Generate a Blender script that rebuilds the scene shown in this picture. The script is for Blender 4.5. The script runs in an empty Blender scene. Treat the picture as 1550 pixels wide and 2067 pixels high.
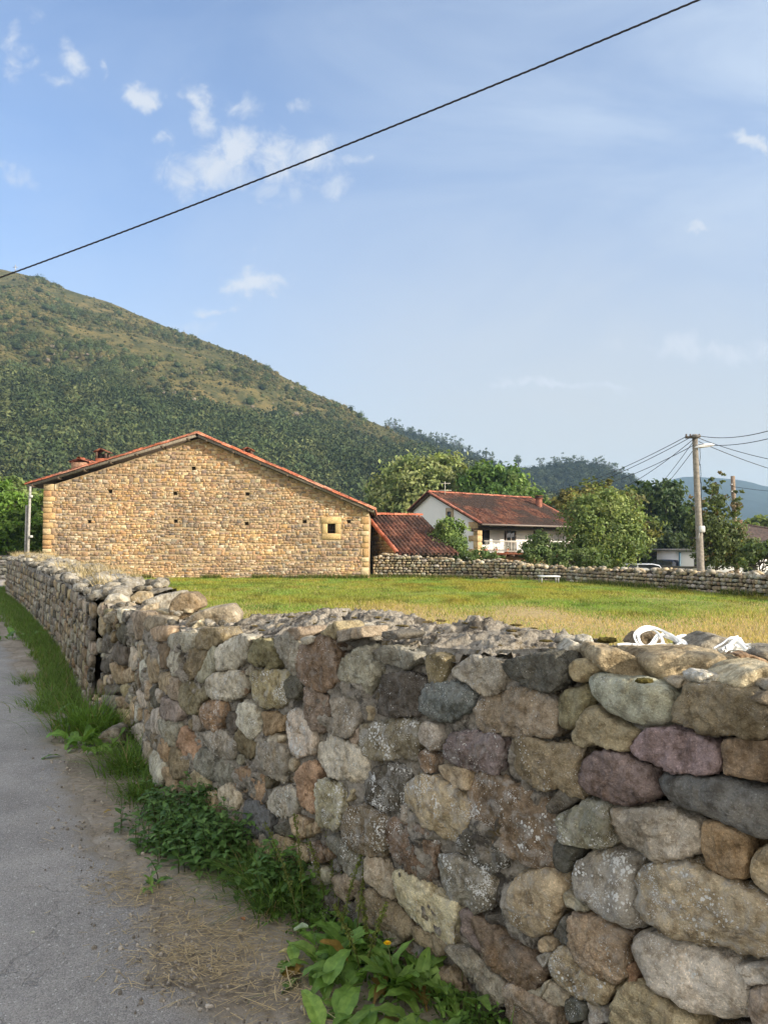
import bpy, bmesh, math, random
import numpy as np
from mathutils import Vector

# ------------------------------------------------------------------ camera, sky, sun, exposure
scene = bpy.context.scene
F, CX, CY = 1552.0, 775.0, 1033.5            # the photograph's focal length and centre, in its own pixels
PITCH = math.atan(71.5 / F)
EYE = 1.6
cam_d = bpy.data.cameras.new("camera")
cam = bpy.data.objects.new("camera", cam_d)
scene.collection.objects.link(cam)
cam.location = (0, 0, EYE)
cam.rotation_euler = (math.pi / 2 + PITCH, 0, 0)
cam_d.sensor_fit = 'VERTICAL'
cam_d.sensor_height = 36.0
cam_d.lens = 36.0 * F / 2067.0
cam_d.clip_start = 0.05
cam_d.clip_end = 8000
scene.camera = cam

SUN_EL = math.radians(21.0)
SUN_AZ = math.radians(116.0)                 # clockwise from +Y
S = Vector((math.sin(SUN_AZ) * math.cos(SUN_EL), math.cos(SUN_AZ) * math.cos(SUN_EL), math.sin(SUN_EL)))
sun_d = bpy.data.lights.new("sun", 'SUN')
sun_d.energy = 4.2
sun_d.angle = math.radians(0.7)
sun_d.color = (1.0, 0.89, 0.73)
sun = bpy.data.objects.new("sun", sun_d)
scene.collection.objects.link(sun)
sun.rotation_euler = S.to_track_quat('Z', 'Y').to_euler()
sun.location = (40, -20, 30)

scene.view_settings.view_transform = 'Standard'
scene.view_settings.look = 'None'
scene.view_settings.exposure = 1.0
scene.view_settings.gamma = 1.0
try:
    scene.cycles.use_denoising = True
    scene.cycles.denoiser = 'OPENIMAGEDENOISE'
    scene.cycles.denoising_input_passes = 'RGB_ALBEDO_NORMAL'
    scene.cycles.max_bounces = 6
    scene.cycles.diffuse_bounces = 3
    scene.cycles.glossy_bounces = 2
    scene.cycles.transmission_bounces = 3
    scene.cycles.transparent_max_bounces = 8
    scene.cycles.volume_bounces = 0
    scene.cycles.use_adaptive_sampling = True
    scene.cycles.adaptive_threshold = 0.02
except Exception as e:
    print(e)

world = bpy.data.worlds.new("World")
scene.world = world
world.use_nodes = True
SKY_STRENGTH = 0.15

# ------------------------------------------------------------------ node helpers
class NT:
    def __init__(s, tree):
        s.t = tree; s.n = tree.nodes; s.l = tree.links
    def new(s, kind, **kw):
        n = s.n.new(kind)
        for k, v in kw.items(): setattr(n, k, v)
        return n
    def put(s, sock, v):
        if v is None: return
        if isinstance(v, bpy.types.NodeSocket): s.l.new(v, sock)
        else:
            if hasattr(sock, 'default_value'):
                if sock.type == 'RGBA' and len(v) == 3: v = (*v, 1)
                sock.default_value = v
    def math(s, op, a, b=None, c=None, clamp=False):
        n = s.new('ShaderNodeMath', operation=op, use_clamp=clamp)
        for i, v in enumerate((a, b, c)):
            if v is not None: s.put(n.inputs[i], v)
        return n.outputs[0]
    def vmath(s, op, a, b=None, out=0):
        n = s.new('ShaderNodeVectorMath', operation=op)
        s.put(n.inputs[0], a)
        if b is not None: s.put(n.inputs[1], b)
        return n.outputs[out]
    def noise(s, vec, scale, detail=4, rough=0.55, dist=0.0, out='Fac'):
        n = s.new('ShaderNodeTexNoise')
        s.put(n.inputs['Vector'], vec); s.put(n.inputs['Scale'], scale)
        n.inputs['Detail'].default_value = detail; n.inputs['Roughness'].default_value = rough
        n.inputs['Distortion'].default_value = dist
        return n.outputs[out]
    def voro(s, vec, scale, feature='F1', out='Distance', rand=1.0):
        n = s.new('ShaderNodeTexVoronoi', feature=feature)
        s.put(n.inputs['Vector'], vec); s.put(n.inputs['Scale'], scale)
        n.inputs['Randomness'].default_value = rand
        return n.outputs[out]
    def ramp(s, fac, stops, interp='LINEAR'):
        n = s.new('ShaderNodeValToRGB')
        cr = n.color_ramp; cr.interpolation = interp
        while len(cr.elements) < len(stops): cr.elements.new(0.5)
        for e, (p, c) in zip(cr.elements, stops):
            e.position = p; e.color = (*c, 1) if len(c) == 3 else c
        s.put(n.inputs[0], fac)
        return n.outputs[0]
    def rng(s, v, a, b, c=0.0, d=1.0, smooth=True):
        n = s.new('ShaderNodeMapRange', interpolation_type='SMOOTHSTEP' if smooth else 'LINEAR')
        for i, x in enumerate((v, a, b, c, d)): s.put(n.inputs[i], x)
        return n.outputs[0]
    def mix(s, fac, a, b, blend='MIX'):
        n = s.new('ShaderNodeMix', data_type='RGBA', blend_type=blend)
        s.put(n.inputs[0], fac); s.put(n.inputs[6], a); s.put(n.inputs[7], b)
        return n.outputs[2]
    def bump(s, h, strength=0.5, dist=0.01, normal=None):
        n = s.new('ShaderNodeBump')
        n.inputs['Strength'].default_value = strength; n.inputs['Distance'].default_value = dist
        s.put(n.inputs['Height'], h)
        if normal is not None: s.put(n.inputs['Normal'], normal)
        return n.outputs[0]
    def attr(s, name, out='Color'):
        n = s.new('ShaderNodeAttribute'); n.attribute_name = name
        return n.outputs[out]

def lin(c):
    return tuple(((x / 255) / 12.92 if x / 255 <= 0.04045 else ((x / 255 + 0.055) / 1.055) ** 2.4) for x in c)

def material(name, rough=0.9, spec=0.25):
    m = bpy.data.materials.new(name); m.use_nodes = True
    t = NT(m.node_tree)
    b = t.n['Principled BSDF']
    b.inputs['Roughness'].default_value = rough
    b.inputs['Specular IOR Level'].default_value = spec
    pos = t.new('ShaderNodeTexCoord').outputs['Object']
    return m, t, b, pos

# ------------------------------------------------------------------ the sky and its clouds
def build_sky():
    t = NT(world.node_tree)
    bg = t.n['Background']
    sky = t.new('ShaderNodeTexSky', sky_type='NISHITA')
    sky.sun_disc = False
    sky.sun_elevation = SUN_EL
    sky.sun_rotation = SUN_AZ
    sky.altitude = 200
    sky.air_density = 1.0
    sky.dust_density = 1.6
    sky.ozone_density = 1.6
    d = t.new('ShaderNodeTexCoord').outputs['Generated']
    sep = t.new('ShaderNodeSeparateXYZ'); t.put(sep.inputs[0], d)
    x, y, z = sep.outputs
    ys = t.math('MAXIMUM', y, 0.05)
    u = t.math('DIVIDE', x, ys); v = t.math('DIVIDE', z, ys)
    comb = t.new('ShaderNodeCombineXYZ'); t.put(comb.inputs[0], u); t.put(comb.inputs[1], v)
    uv = comb.outputs[0]
    warp = t.noise(uv, 13, 5, 0.6, out='Color')
    uvw = t.vmath('ADD', uv, t.vmath('MULTIPLY', t.vmath('SUBTRACT', warp, (0.5, 0.5, 0.5)), (0.085, 0.085, 0)))
    # centre (photo px), half sizes, tilt in degrees, strength
    clouds = [(398, 195, 26, 58, 22, .75), (490, 190, 36, 30, 0, .42), (275, 162, 30, 26, 20, .8), (118, 98, 26, 48, 30, .7),
              (195, 122, 11, 22, 15, .4), (90, 145, 24, 16, 0, .5), (12, 80, 26, 60, 0, .45), (62, 12, 22, 26, 0, .3), (45, 92, 18, 20, 0, .3),
              (316, 264, 24, 22, 20, .42), (601, 190, 24, 16, 25, .5), (478, 284, 44, 40, 30, .95), (548, 312, 40, 42, 20, .72),
              (408, 336, 90, 48, 8, .62), (470, 352, 110, 40, 0, .5), (630, 302, 52, 42, 10, .72), (680, 358, 36, 22, 30, .45),
              (345, 160, 24, 20, 0, .22), (20, 350, 46, 24, -15, .5), (515, 560, 64, 24, 4, .95), (450, 566, 36, 11, 8, .5),
              (430, 617, 50, 12, 3, .42), (385, 655, 60, 14, 0, .3), (1530, 276, 34, 16, -20, .8), (1428, 447, 26, 10, -12, .5),
              (1425, 708, 150, 24, -4, .55), (1130, 775, 150, 11, -2, .6), (730, 302, 40, 12, -5, .25), (545, 395, 30, 10, 0, .25),
              (590, 330, 60, 60, 0, .35), (495, 510, 22, 10, 0, .25), (735, 60, 10, 6, 0, .1)]
    acc = None
    for (px, py, hw, hh, ang, st) in clouds:
        m = t.new('ShaderNodeMapping', vector_type='TEXTURE')
        t.put(m.inputs['Vector'], uvw)
        m.inputs['Location'].default_value = ((px - CX) / F, (1105 - py) / F, 0)
        m.inputs['Rotation'].default_value = (0, 0, -math.radians(-ang))
        m.inputs['Scale'].default_value = (1.45 * hw / F, 1.45 * hh / F, 1)
        ln = t.vmath('LENGTH', m.outputs[0], out=1)
        f = t.rng(ln, 1.25, 0.0, 0.0, st)
        acc = f if acc is None else t.math('MAXIMUM', acc, f)
    n1 = t.noise(uv, 26, 7, 0.62, 0.8)
    n2 = t.noise(uvw, 12, 4, 0.55)
    nn = t.math('ADD', t.math('MULTIPLY', n1, 0.65), t.math('MULTIPLY', n2, 0.35))
    dens = t.rng(t.math('ADD', acc, t.math('MULTIPLY', t.math('SUBTRACT', nn, 0.5), 2.0)), 0.06, 0.85, 0.0, 1.0)
    dens = t.math('MULTIPLY', dens, t.rng(acc, 0.0, 0.22))
    # thin high veil on the sunny side and along the horizon
    veil_n = t.noise(t.vmath('MULTIPLY', uv, (1.0, 2.2, 1.0)), 2.2, 5, 0.55, 0.6)
    veil = t.math('MULTIPLY', t.rng(veil_n, 0.30, 0.75, 0.38, 0.88), t.rng(u, -0.40, 0.45, 0.30, 1.0))
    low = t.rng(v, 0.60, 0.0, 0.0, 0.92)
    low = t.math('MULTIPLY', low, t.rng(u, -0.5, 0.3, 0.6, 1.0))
    high = t.math('MULTIPLY', veil, 0.95)
    front = t.rng(y, 0.05, 0.25)
    dens = t.math('MULTIPLY', dens, front)
    base = t.mix(front, sky.outputs[0], t.mix(1.0, sky.outputs[0], (0.66, 0.735, 0.86), 'MULTIPLY'))
    c = t.mix(t.math('MULTIPLY', high, front), base, HIGH_VEIL)
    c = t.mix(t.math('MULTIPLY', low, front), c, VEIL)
    # extra brightness added to the unseen sky behind the camera, filling the shade
    back = t.math('MULTIPLY', t.rng(y, 0.15, -0.55, 0.0, 1.0), t.rng(z, -0.05, 0.12))
    c = t.mix(t.math('MULTIPLY', back, 0.85), c, BACK_FILL)
    c = t.mix(t.math('MULTIPLY', dens, 0.9), c, CLOUD)
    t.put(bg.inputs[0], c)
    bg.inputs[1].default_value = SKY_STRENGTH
HIGH_VEIL = (2.25, 2.62, 3.15)
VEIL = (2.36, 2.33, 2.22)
CLOUD = (2.55, 2.72, 3.0)
BACK_FILL = (6.4, 5.9, 5.2)
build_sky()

# ------------------------------------------------------------------ numpy geometry helpers
rnd = random.Random(7)
R = np.random.default_rng(11)
COL = scene.collection

def _hash(ix, iy, iz):
    h = (ix * 374761393 + iy * 668265263 + iz * 2147483647 + 1274126177).astype(np.int64) & 0xffffffff
    h = ((h ^ (h >> 13)) * 1274126177) & 0xffffffff
    h = ((h ^ (h >> 16)) * 2246822519) & 0xffffffff
    return ((h ^ (h >> 15)) & 0xffff) / 65535.0

def vnoise(p):
    p = np.asarray(p, float)
    i = np.floor(p).astype(np.int64); f = p - i
    w = f * f * f * (f * (f * 6 - 15) + 10)
    r = 0
    for dx in (0, 1):
        wx = w[:, 0] if dx else 1 - w[:, 0]
        for dy in (0, 1):
            wy = w[:, 1] if dy else 1 - w[:, 1]
            for dz in (0, 1):
                wz = w[:, 2] if dz else 1 - w[:, 2]
                r = r + wx * wy * wz * _hash(i[:, 0] + dx, i[:, 1] + dy, i[:, 2] + dz)
    return r * 2 - 1

def fbm(p, oct=4, lac=2.03, gain=0.5):
    p = np.asarray(p, float); a = 1.0; s = 0; t = 0
    for k in range(oct):
        s = s + a * vnoise(p + 17.3 * k); t += a
        a *= gain; p = p * lac
    return s / t

def smooth(a, b, x):
    t = np.clip((x - a) / (b - a), 0, 1)
    return t * t * (3 - 2 * t)

def mesh_np(name, V, faces, mat, parent=None, shade=True, attrs=None, link=True):
    """V: n x 3; faces: list of (k x m) index arrays; attrs: {name: n x 3 or n}"""
    me = bpy.data.meshes.new(name)
    V = np.asarray(V, np.float32)
    me.vertices.add(len(V)); me.vertices.foreach_set('co', V.ravel())
    faces = [np.asarray(f, np.int32) for f in faces if len(f)]
    loops = np.concatenate([f.ravel() for f in faces])
    sizes = np.concatenate([np.full(len(f), f.shape[1], np.int32) for f in faces])
    starts = np.concatenate([[0], np.cumsum(sizes)[:-1]]).astype(np.int32)
    me.loops.add(len(loops)); me.loops.foreach_set('vertex_index', loops)
    me.polygons.add(len(sizes)); me.polygons.foreach_set('loop_start', starts)
    me.polygons.foreach_set('use_smooth', np.full(len(sizes), bool(shade)))
    for k, a in (attrs or {}).items():
        a = np.asarray(a, np.float32)
        if a.ndim == 2:
            at = me.attributes.new(k, 'FLOAT_COLOR', 'POINT')
            if a.shape[1] == 3: a = np.hstack([a, np.ones((len(a), 1), np.float32)])
            at.data.foreach_set('color', a.ravel())
        else:
            at = me.attributes.new(k, 'FLOAT', 'POINT'); at.data.foreach_set('value', a)
    me.update(calc_edges=True)
    if mat is not None:
        for m in (mat if isinstance(mat, list) else [mat]): me.materials.append(m)
    o = bpy.data.objects.new(name, me)
    if link: COL.objects.link(o)
    if parent is not None: o.parent = parent
    return o

class MB:
    """collects verts / faces (and a tint) and builds one mesh"""
    def __init__(s): s.V = []; s.Q = []; s.T = []; s.A = []; s.X = []; s.n = 0
    def add(s, V, quads=None, tris=None, tint=None, x=None):
        V = np.asarray(V, float)
        if quads is not None and len(quads): s.Q.append(np.asarray(quads, int) + s.n)
        if tris is not None and len(tris): s.T.append(np.asarray(tris, int) + s.n)
        s.V.append(V); s.n += len(V)
        t = np.asarray((1, 1, 1) if tint is None else tint, float)
        s.A.append(np.broadcast_to(t, (len(V), 3)))
        s.X.append(np.broadcast_to(np.asarray(0.0 if x is None else x, float), (len(V),)))
        return s
    def build(s, name, mat, parent=None, shade=True):
        V = np.vstack(s.V)
        f = []
        if s.Q: f.append(np.vstack(s.Q))
        if s.T: f.append(np.vstack(s.T))
        return mesh_np(name, V, f, mat, parent, shade, {'tint': np.vstack(s.A), 'extra': np.concatenate(s.X)})
    def box(s, c, size, axes=None, tint=None, bevel=0.0):
        c = np.asarray(c, float); h = np.asarray(size, float) / 2
        ax = np.eye(3) if axes is None else np.asarray(axes, float)
        if bevel <= 0:
            sg = np.array([[-1, -1, -1], [1, -1, -1], [1, 1, -1], [-1, 1, -1], [-1, -1, 1], [1, -1, 1], [1, 1, 1], [-1, 1, 1]], float)
            V = c + (sg * h) @ ax
            q = [[0, 3, 2, 1], [4, 5, 6, 7], [0, 1, 5, 4], [1, 2, 6, 5], [2, 3, 7, 6], [3, 0, 4, 7]]
            return s.add(V, q, tint=tint)
        b = min(bevel, h.min() * 0.9)
        V = []; idx = {}
        for sx in (-1, 1):
            for sy in (-1, 1):
                for sz in (-1, 1):
                    for a in range(3):
                        p = np.array([sx, sy, sz], float) * (h - b)
                        p[a] += (sx, sy, sz)[a] * b
                        idx[(sx, sy, sz, a)] = len(V); V.append(p)
        q = []; tr = []
        for a in range(3):
            o1, o2 = (a + 1) % 3, (a + 2) % 3
            for sg in (-1, 1):
                f = []
                for (u, v) in ((-1, -1), (1, -1), (1, 1), (-1, 1)):
                    k = [0, 0, 0]; k[a] = sg; k[o1] = u; k[o2] = v
                    f.append(idx[(*k, a)])
                q.append(f if sg > 0 else f[::-1])
        for a in range(3):
            o1, o2 = (a + 1) % 3, (a + 2) % 3
            for s1 in (-1, 1):
                for s2 in (-1, 1):
                    f = []
                    for (end, w) in ((-1, o1), (1, o1), (1, o2), (-1, o2)):
                        k = [0, 0, 0]; k[a] = end; k[o1] = s1; k[o2] = s2
                        f.append(idx[(*k, w)])
                    q.append(f if s1 * s2 < 0 else f[::-1])
        for sx in (-1, 1):
            for sy in (-1, 1):
                for sz in (-1, 1):
                    f = [idx[(sx, sy, sz, a)] for a in range(3)]
                    tr.append(f if sx * sy * sz > 0 else f[::-1])
        return s.add(c + np.array(V) @ ax, q, tr, tint=tint)
    def tube(s, pts, rad, n=8, tint=None, cap=True):
        pts = np.asarray(pts, float); m = len(pts)
        rad = np.broadcast_to(np.asarray(rad, float), (m,))
        tan = np.gradient(pts, axis=0); tan /= np.linalg.norm(tan, axis=1, keepdims=True) + 1e-9
        ref = np.array([0, 0, 1.0]) if abs(tan[0, 2]) < 0.9 else np.array([1.0, 0, 0])
        u = np.cross(tan, ref); u /= np.linalg.norm(u, axis=1, keepdims=True) + 1e-9
        v = np.cross(u, tan)
        a = np.linspace(0, 2 * math.pi, n, endpoint=False)
        V = pts[:, None] + rad[:, None, None] * (np.cos(a)[None, :, None] * u[:, None] + np.sin(a)[None, :, None] * v[:, None])
        V = V.reshape(-1, 3)
        i = np.arange(m - 1)[:, None] * n; j = np.arange(n)[None]; k = (j + 1) % n
        q = np.stack([i + j, i + n + j, i + n + k, i + k], -1).reshape(-1, 4)
        tr = []
        if cap:
            V = np.vstack([V, pts[0], pts[-1]])
            for jj in range(n):
                tr.append([m * n, jj, (jj + 1) % n]); tr.append([m * n + 1, (m - 1) * n + (jj + 1) % n, (m - 1) * n + jj])
        return s.add(V, q, tr, tint=tint)
    def grid(s, P, tint=None, x=None):
        P = np.asarray(P, float); a, b = P.shape[:2]
        i = np.arange(a - 1)[:, None] * b + np.arange(b - 1)[None]
        q = np.stack([i, i + 1, i + b + 1, i + b], -1).reshape(-1, 4)
        if tint is not None and np.ndim(tint) == 3: tint = np.asarray(tint).reshape(-1, 3)
        return s.add(P.reshape(-1, 3), q, tint=tint, x=None if x is None else np.asarray(x).ravel())

_ico = {}
def ico(sub):
    if sub not in _ico:
        bm = bmesh.new(); bmesh.ops.create_icosphere(bm, subdivisions=sub, radius=1.0)
        V = np.array([v.co[:] for v in bm.verts]); T = np.array([[v.index for v in f.verts] for f in bm.faces])
        bm.free(); V /= np.linalg.norm(V, axis=1, keepdims=True)
        _ico[sub] = (V, T)
    return _ico[sub]

def tag(o, label=None, cat=None, group=None, kind=None):
    if label: o['label'] = label
    if cat: o['category'] = cat
    if group: o['group'] = group
    if kind: o['kind'] = kind
    return o

def thing(name, label, cat, loc=(0, 0, 0), group=None):
    o = bpy.data.objects.new(name, None)
    o.empty_display_size = 0.2
    COL.objects.link(o); o['_base'] = tuple(float(v) for v in loc)
    return tag(o, label, cat, group)

def settle():
    """move every Empty to the base of its thing; the parts keep their place"""
    for o in list(COL.objects):
        if o.type == 'EMPTY' and '_base' in o:
            b = Vector(o['_base']); o.location = b
            for ch in o.children: ch.location = ch.location - b
            del o['_base']

def ray(px, py):
    cp, sp = math.cos(PITCH), math.sin(PITCH)
    a, b = (np.asarray(px, float) - CX) / F, (CY - np.asarray(py, float)) / F
    return np.stack([a, cp - b * sp, sp + b * cp], -1)

def at(px, py, d):
    r = ray(px, py); return np.array([0, 0, EYE]) + r * (d / r[..., 1])[..., None]

def ground_at(px, py, z=0.0):
    r = ray(px, py); t = (z - EYE) / r[..., 2]
    return np.array([0, 0, EYE]) + r * t[..., None]

def inpoly(P, poly):
    x, y = P[:, 0], P[:, 1]; c = np.zeros(len(P), bool); n = len(poly); j = n - 1
    for i in range(n):
        xi, yi = poly[i]; xj, yj = poly[j]
        c ^= ((yi > y) != (yj > y)) & (x < (xj - xi) * (y - yi) / (yj - yi + 1e-12) + xi)
        j = i
    return c

def polydist(P, L):
    """distance of points to a polyline, and the side (+ left of its direction)"""
    P = np.asarray(P, float)[:, :2]; L = np.asarray(L, float)
    best = np.full(len(P), 1e9); side = np.zeros(len(P))
    for a, b in zip(L[:-1], L[1:]):
        d = b - a; t = np.clip(((P - a) @ d) / (d @ d), 0, 1)
        q = P - (a + t[:, None] * d); r = np.hypot(q[:, 0], q[:, 1])
        m = r < best; best[m] = r[m]
        side[m] = np.sign(d[0] * (P[m, 1] - a[1]) - d[1] * (P[m, 0] - a[0]))
    return best, side

# ------------------------------------------------------------------ materials
def make_rock():
    m, t, b, pos = material("rock", 0.92, 0.15)
    tint = t.attr('tint'); lich = t.attr('extra', 'Fac')
    n_big = t.noise(pos, 7, 5, 0.6, 0.5); n_mid = t.noise(pos, 28, 6, 0.65); n_fine = t.noise(pos, 160, 4, 0.7)
    c = t.mix(t.rng(n_big, 0.3, 0.7), t.mix(1.0, tint, (0.62, 0.60, 0.56), 'MULTIPLY'), t.mix(1.0, tint, (1.16, 1.13, 1.08), 'MULTIPLY'))
    c = t.mix(t.rng(n_mid, 0.44, 0.64, 0.0, 0.8), c, t.mix(1.0, c, (0.52, 0.48, 0.43), 'MULTIPLY'))
    c = t.mix(t.rng(n_fine, 0.50, 0.70, 0.0, 0.8), c, t.mix(1.0, c, (1.75, 1.72, 1.68), 'MULTIPLY'))
    c = t.mix(t.rng(t.noise(t.vmath('ADD', pos, (6, 1, 8)), 210, 3, 0.7), 0.56, 0.68, 0.0, 0.7), c, t.mix(1.0, c, (0.45, 0.43, 0.40), 'MULTIPLY'))
    # warm iron stain in patches
    st = t.rng(t.noise(t.vmath('ADD', pos, (3.1, 1.7, 9.2)), 5.0, 4, 0.6, 0.6), 0.56, 0.72, 0, 0.5)
    c = t.mix(st, c, t.mix(1.0, c, (1.08, 0.93, 0.70), 'MULTIPLY'))
    # dark crust patches
    dk = t.rng(t.noise(t.vmath('ADD', pos, (8.3, 2.2, 4.4)), 12.0, 7, 0.74, 0.5), 0.53, 0.66, 0, 0.66)
    c = t.mix(dk, c, t.mix(1.0, c, (0.36, 0.35, 0.34), 'MULTIPLY'))
    # pale grey film and white lichen flecks
    film = t.math('MULTIPLY', t.rng(t.noise(t.vmath('ADD', pos, (1.3, 7.7, 2.9)), 16.0, 6, 0.7, 0.8), 0.46, 0.66), t.math('MINIMUM', t.math('MULTIPLY', lich, 0.95), 0.62))
    c = t.mix(film, c, (0.40, 0.395, 0.375))
    wv = t.vmath('ADD', pos, t.vmath('MULTIPLY', t.noise(pos, 120, 3, 0.6, out='Color'), (0.010, 0.010, 0.010)))
    v1 = t.voro(wv, 85.0); v2 = t.voro(wv, 190.0)
    sp1 = t.math('LESS_THAN', v1, t.math('MULTIPLY', t.math('POWER', lich, 0.7), t.rng(t.noise(pos, 9, 4, 0.65), 0.42, 0.68, 0.0, 0.66)))
    sp2 = t.math('LESS_THAN', v2, t.math('MULTIPLY', t.math('POWER', lich, 0.7), t.rng(t.noise(t.vmath('ADD', pos, (5, 5, 1)), 13, 4, 0.65), 0.44, 0.68, 0.0, 0.66)))
    sp = t.math('MAXIMUM', sp1, sp2)
    c = t.mix(t.math('MULTIPLY', sp, 0.85), c, (0.74, 0.74, 0.71))
    t.put(b.inputs['Base Color'], c)
    h = t.math('ADD', t.math('MULTIPLY', n_mid, 1.0), t.math('MULTIPLY', n_fine, 0.34))
    ridge = t.math('ABSOLUTE', t.math('SUBTRACT', t.noise(t.vmath('ADD', pos, (2, 6, 3)), 13, 5, 0.6, 0.5), 0.5))
    h = t.math('ADD', h, t.math('MULTIPLY', ridge, 1.6))
    h = t.math('ADD', h, t.math('MULTIPLY', t.rng(t.voro(t.vmath('ADD', pos, t.vmath('MULTIPLY', t.noise(pos, 14, 3, out='Color'), (0.10, 0.10, 0.10))), 13.0, 'DISTANCE_TO_EDGE'), 0.0, 0.05), 0.06))
    h = t.math('ADD', h, t.math('MULTIPLY', sp, 0.12))
    t.put(b.inputs['Normal'], t.bump(h, 1.0, 0.019))
    return m

def make_mortar():
    m, t, b, pos = material("mortar", 0.97, 0.1)
    tint = t.attr('tint')
    n1 = t.noise(pos, 9, 6, 0.65, 0.5); n2 = t.noise(pos, 60, 6, 0.7); n3 = t.noise(pos, 260, 3, 0.7)
    c = t.ramp(n1, [(0.25, (0.16, 0.145, 0.125)), (0.5, (0.30, 0.28, 0.245)), (0.75, (0.42, 0.395, 0.35))])
    c = t.mix(t.rng(n2, 0.4, 0.7, 0, 0.7), c, t.mix(1.0, c, (0.48, 0.46, 0.44), 'MULTIPLY'))
    c = t.mix(t.rng(n3, 0.52, 0.75, 0, 0.6), c, (0.50, 0.49, 0.46))
    bl = t.rng(t.noise(t.vmath('ADD', pos, (4, 1, 7)), 7, 7, 0.75, 0.6), 0.50, 0.60, 0, 0.85)
    c = t.mix(bl, c, (0.055, 0.05, 0.045))
    mo = t.rng(t.noise(t.vmath('ADD', pos, (9, 3, 2)), 6, 6, 0.74), 0.56, 0.66, 0, 0.8)
    c = t.mix(mo, c, (0.11, 0.08, 0.028))
    c = t.mix(1.0, c, tint, 'MULTIPLY')
    t.put(b.inputs['Base Color'], c)
    h = t.math('ADD', n2, t.math('MULTIPLY', n3, 0.5))
    h = t.math('SUBTRACT', h, t.math('MULTIPLY', t.rng(t.voro(pos, 55), 0.0, 0.35, 1, 0), 0.4))
    t.put(b.inputs['Normal'], t.bump(h, 1.0, 0.016))
    return m

def make_simple_stone():
    m, t, b, pos = material("coursed_stone", 0.95, 0.1)
    tint = t.attr('tint')
    n = t.noise(pos, 5, 5, 0.65); n2 = t.noise(pos, 40, 4, 0.7)
    c = t.mix(t.rng(n, 0.3, 0.7), t.mix(1.0, tint, (0.78, 0.76, 0.74), 'MULTIPLY'), t.mix(1.0, tint, (1.12, 1.1, 1.06), 'MULTIPLY'))
    c = t.mix(t.rng(n2, 0.45, 0.75, 0, 0.55), c, t.mix(1.0, c, (0.6, 0.57, 0.54), 'MULTIPLY'))
    t.put(b.inputs['Base Color'], c)
    t.put(b.inputs['Normal'], t.bump(t.math('ADD', n2, n), 0.7, 0.03))
    return m

def make_tinted(name, rough=0.85, spec=0.2, nscale=30, amt=0.35, bump=0.3, bdist=0.01):
    m, t, b, pos = material(name, rough, spec)
    tint = t.attr('tint')
    n = t.noise(pos, nscale, 5, 0.65, 0.3)
    c = t.mix(t.rng(n, 0.3, 0.72), t.mix(1.0, tint, (1 - amt,) * 3, 'MULTIPLY'), t.mix(1.0, tint, (1 + amt * 0.5,) * 3, 'MULTIPLY'))
    t.put(b.inputs['Base Color'], c)
    if bump: t.put(b.inputs['Normal'], t.bump(n, bump, bdist))
    return m

def make_leaf(name="leaf", trans=0.35, rough=0.6, spec=0.3, nscale=0.0):
    m, t, b, pos = material(name, rough, spec)
    tint = t.attr('tint')
    if nscale:
        n = t.noise(pos, nscale, 4, 0.6)
        tint = t.mix(t.rng(n, 0.3, 0.7), t.mix(1.0, tint, (0.75, 0.8, 0.7), 'MULTIPLY'), t.mix(1.0, tint, (1.2, 1.15, 1.1), 'MULTIPLY'))
    t.put(b.inputs['Base Color'], tint)
    tr = t.new('ShaderNodeBsdfTranslucent')
    t.put(tr.inputs[0], t.mix(1.0, tint, (1.25, 1.2, 0.6), 'MULTIPLY'))
    mx = t.new('ShaderNodeMixShader'); mx.inputs[0].default_value = trans
    t.l.new(b.outputs[0], mx.inputs[1]); t.l.new(tr.outputs[0], mx.inputs[2])
    t.l.new(mx.outputs[0], t.n['Material Output'].inputs[0])
    return m

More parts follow.
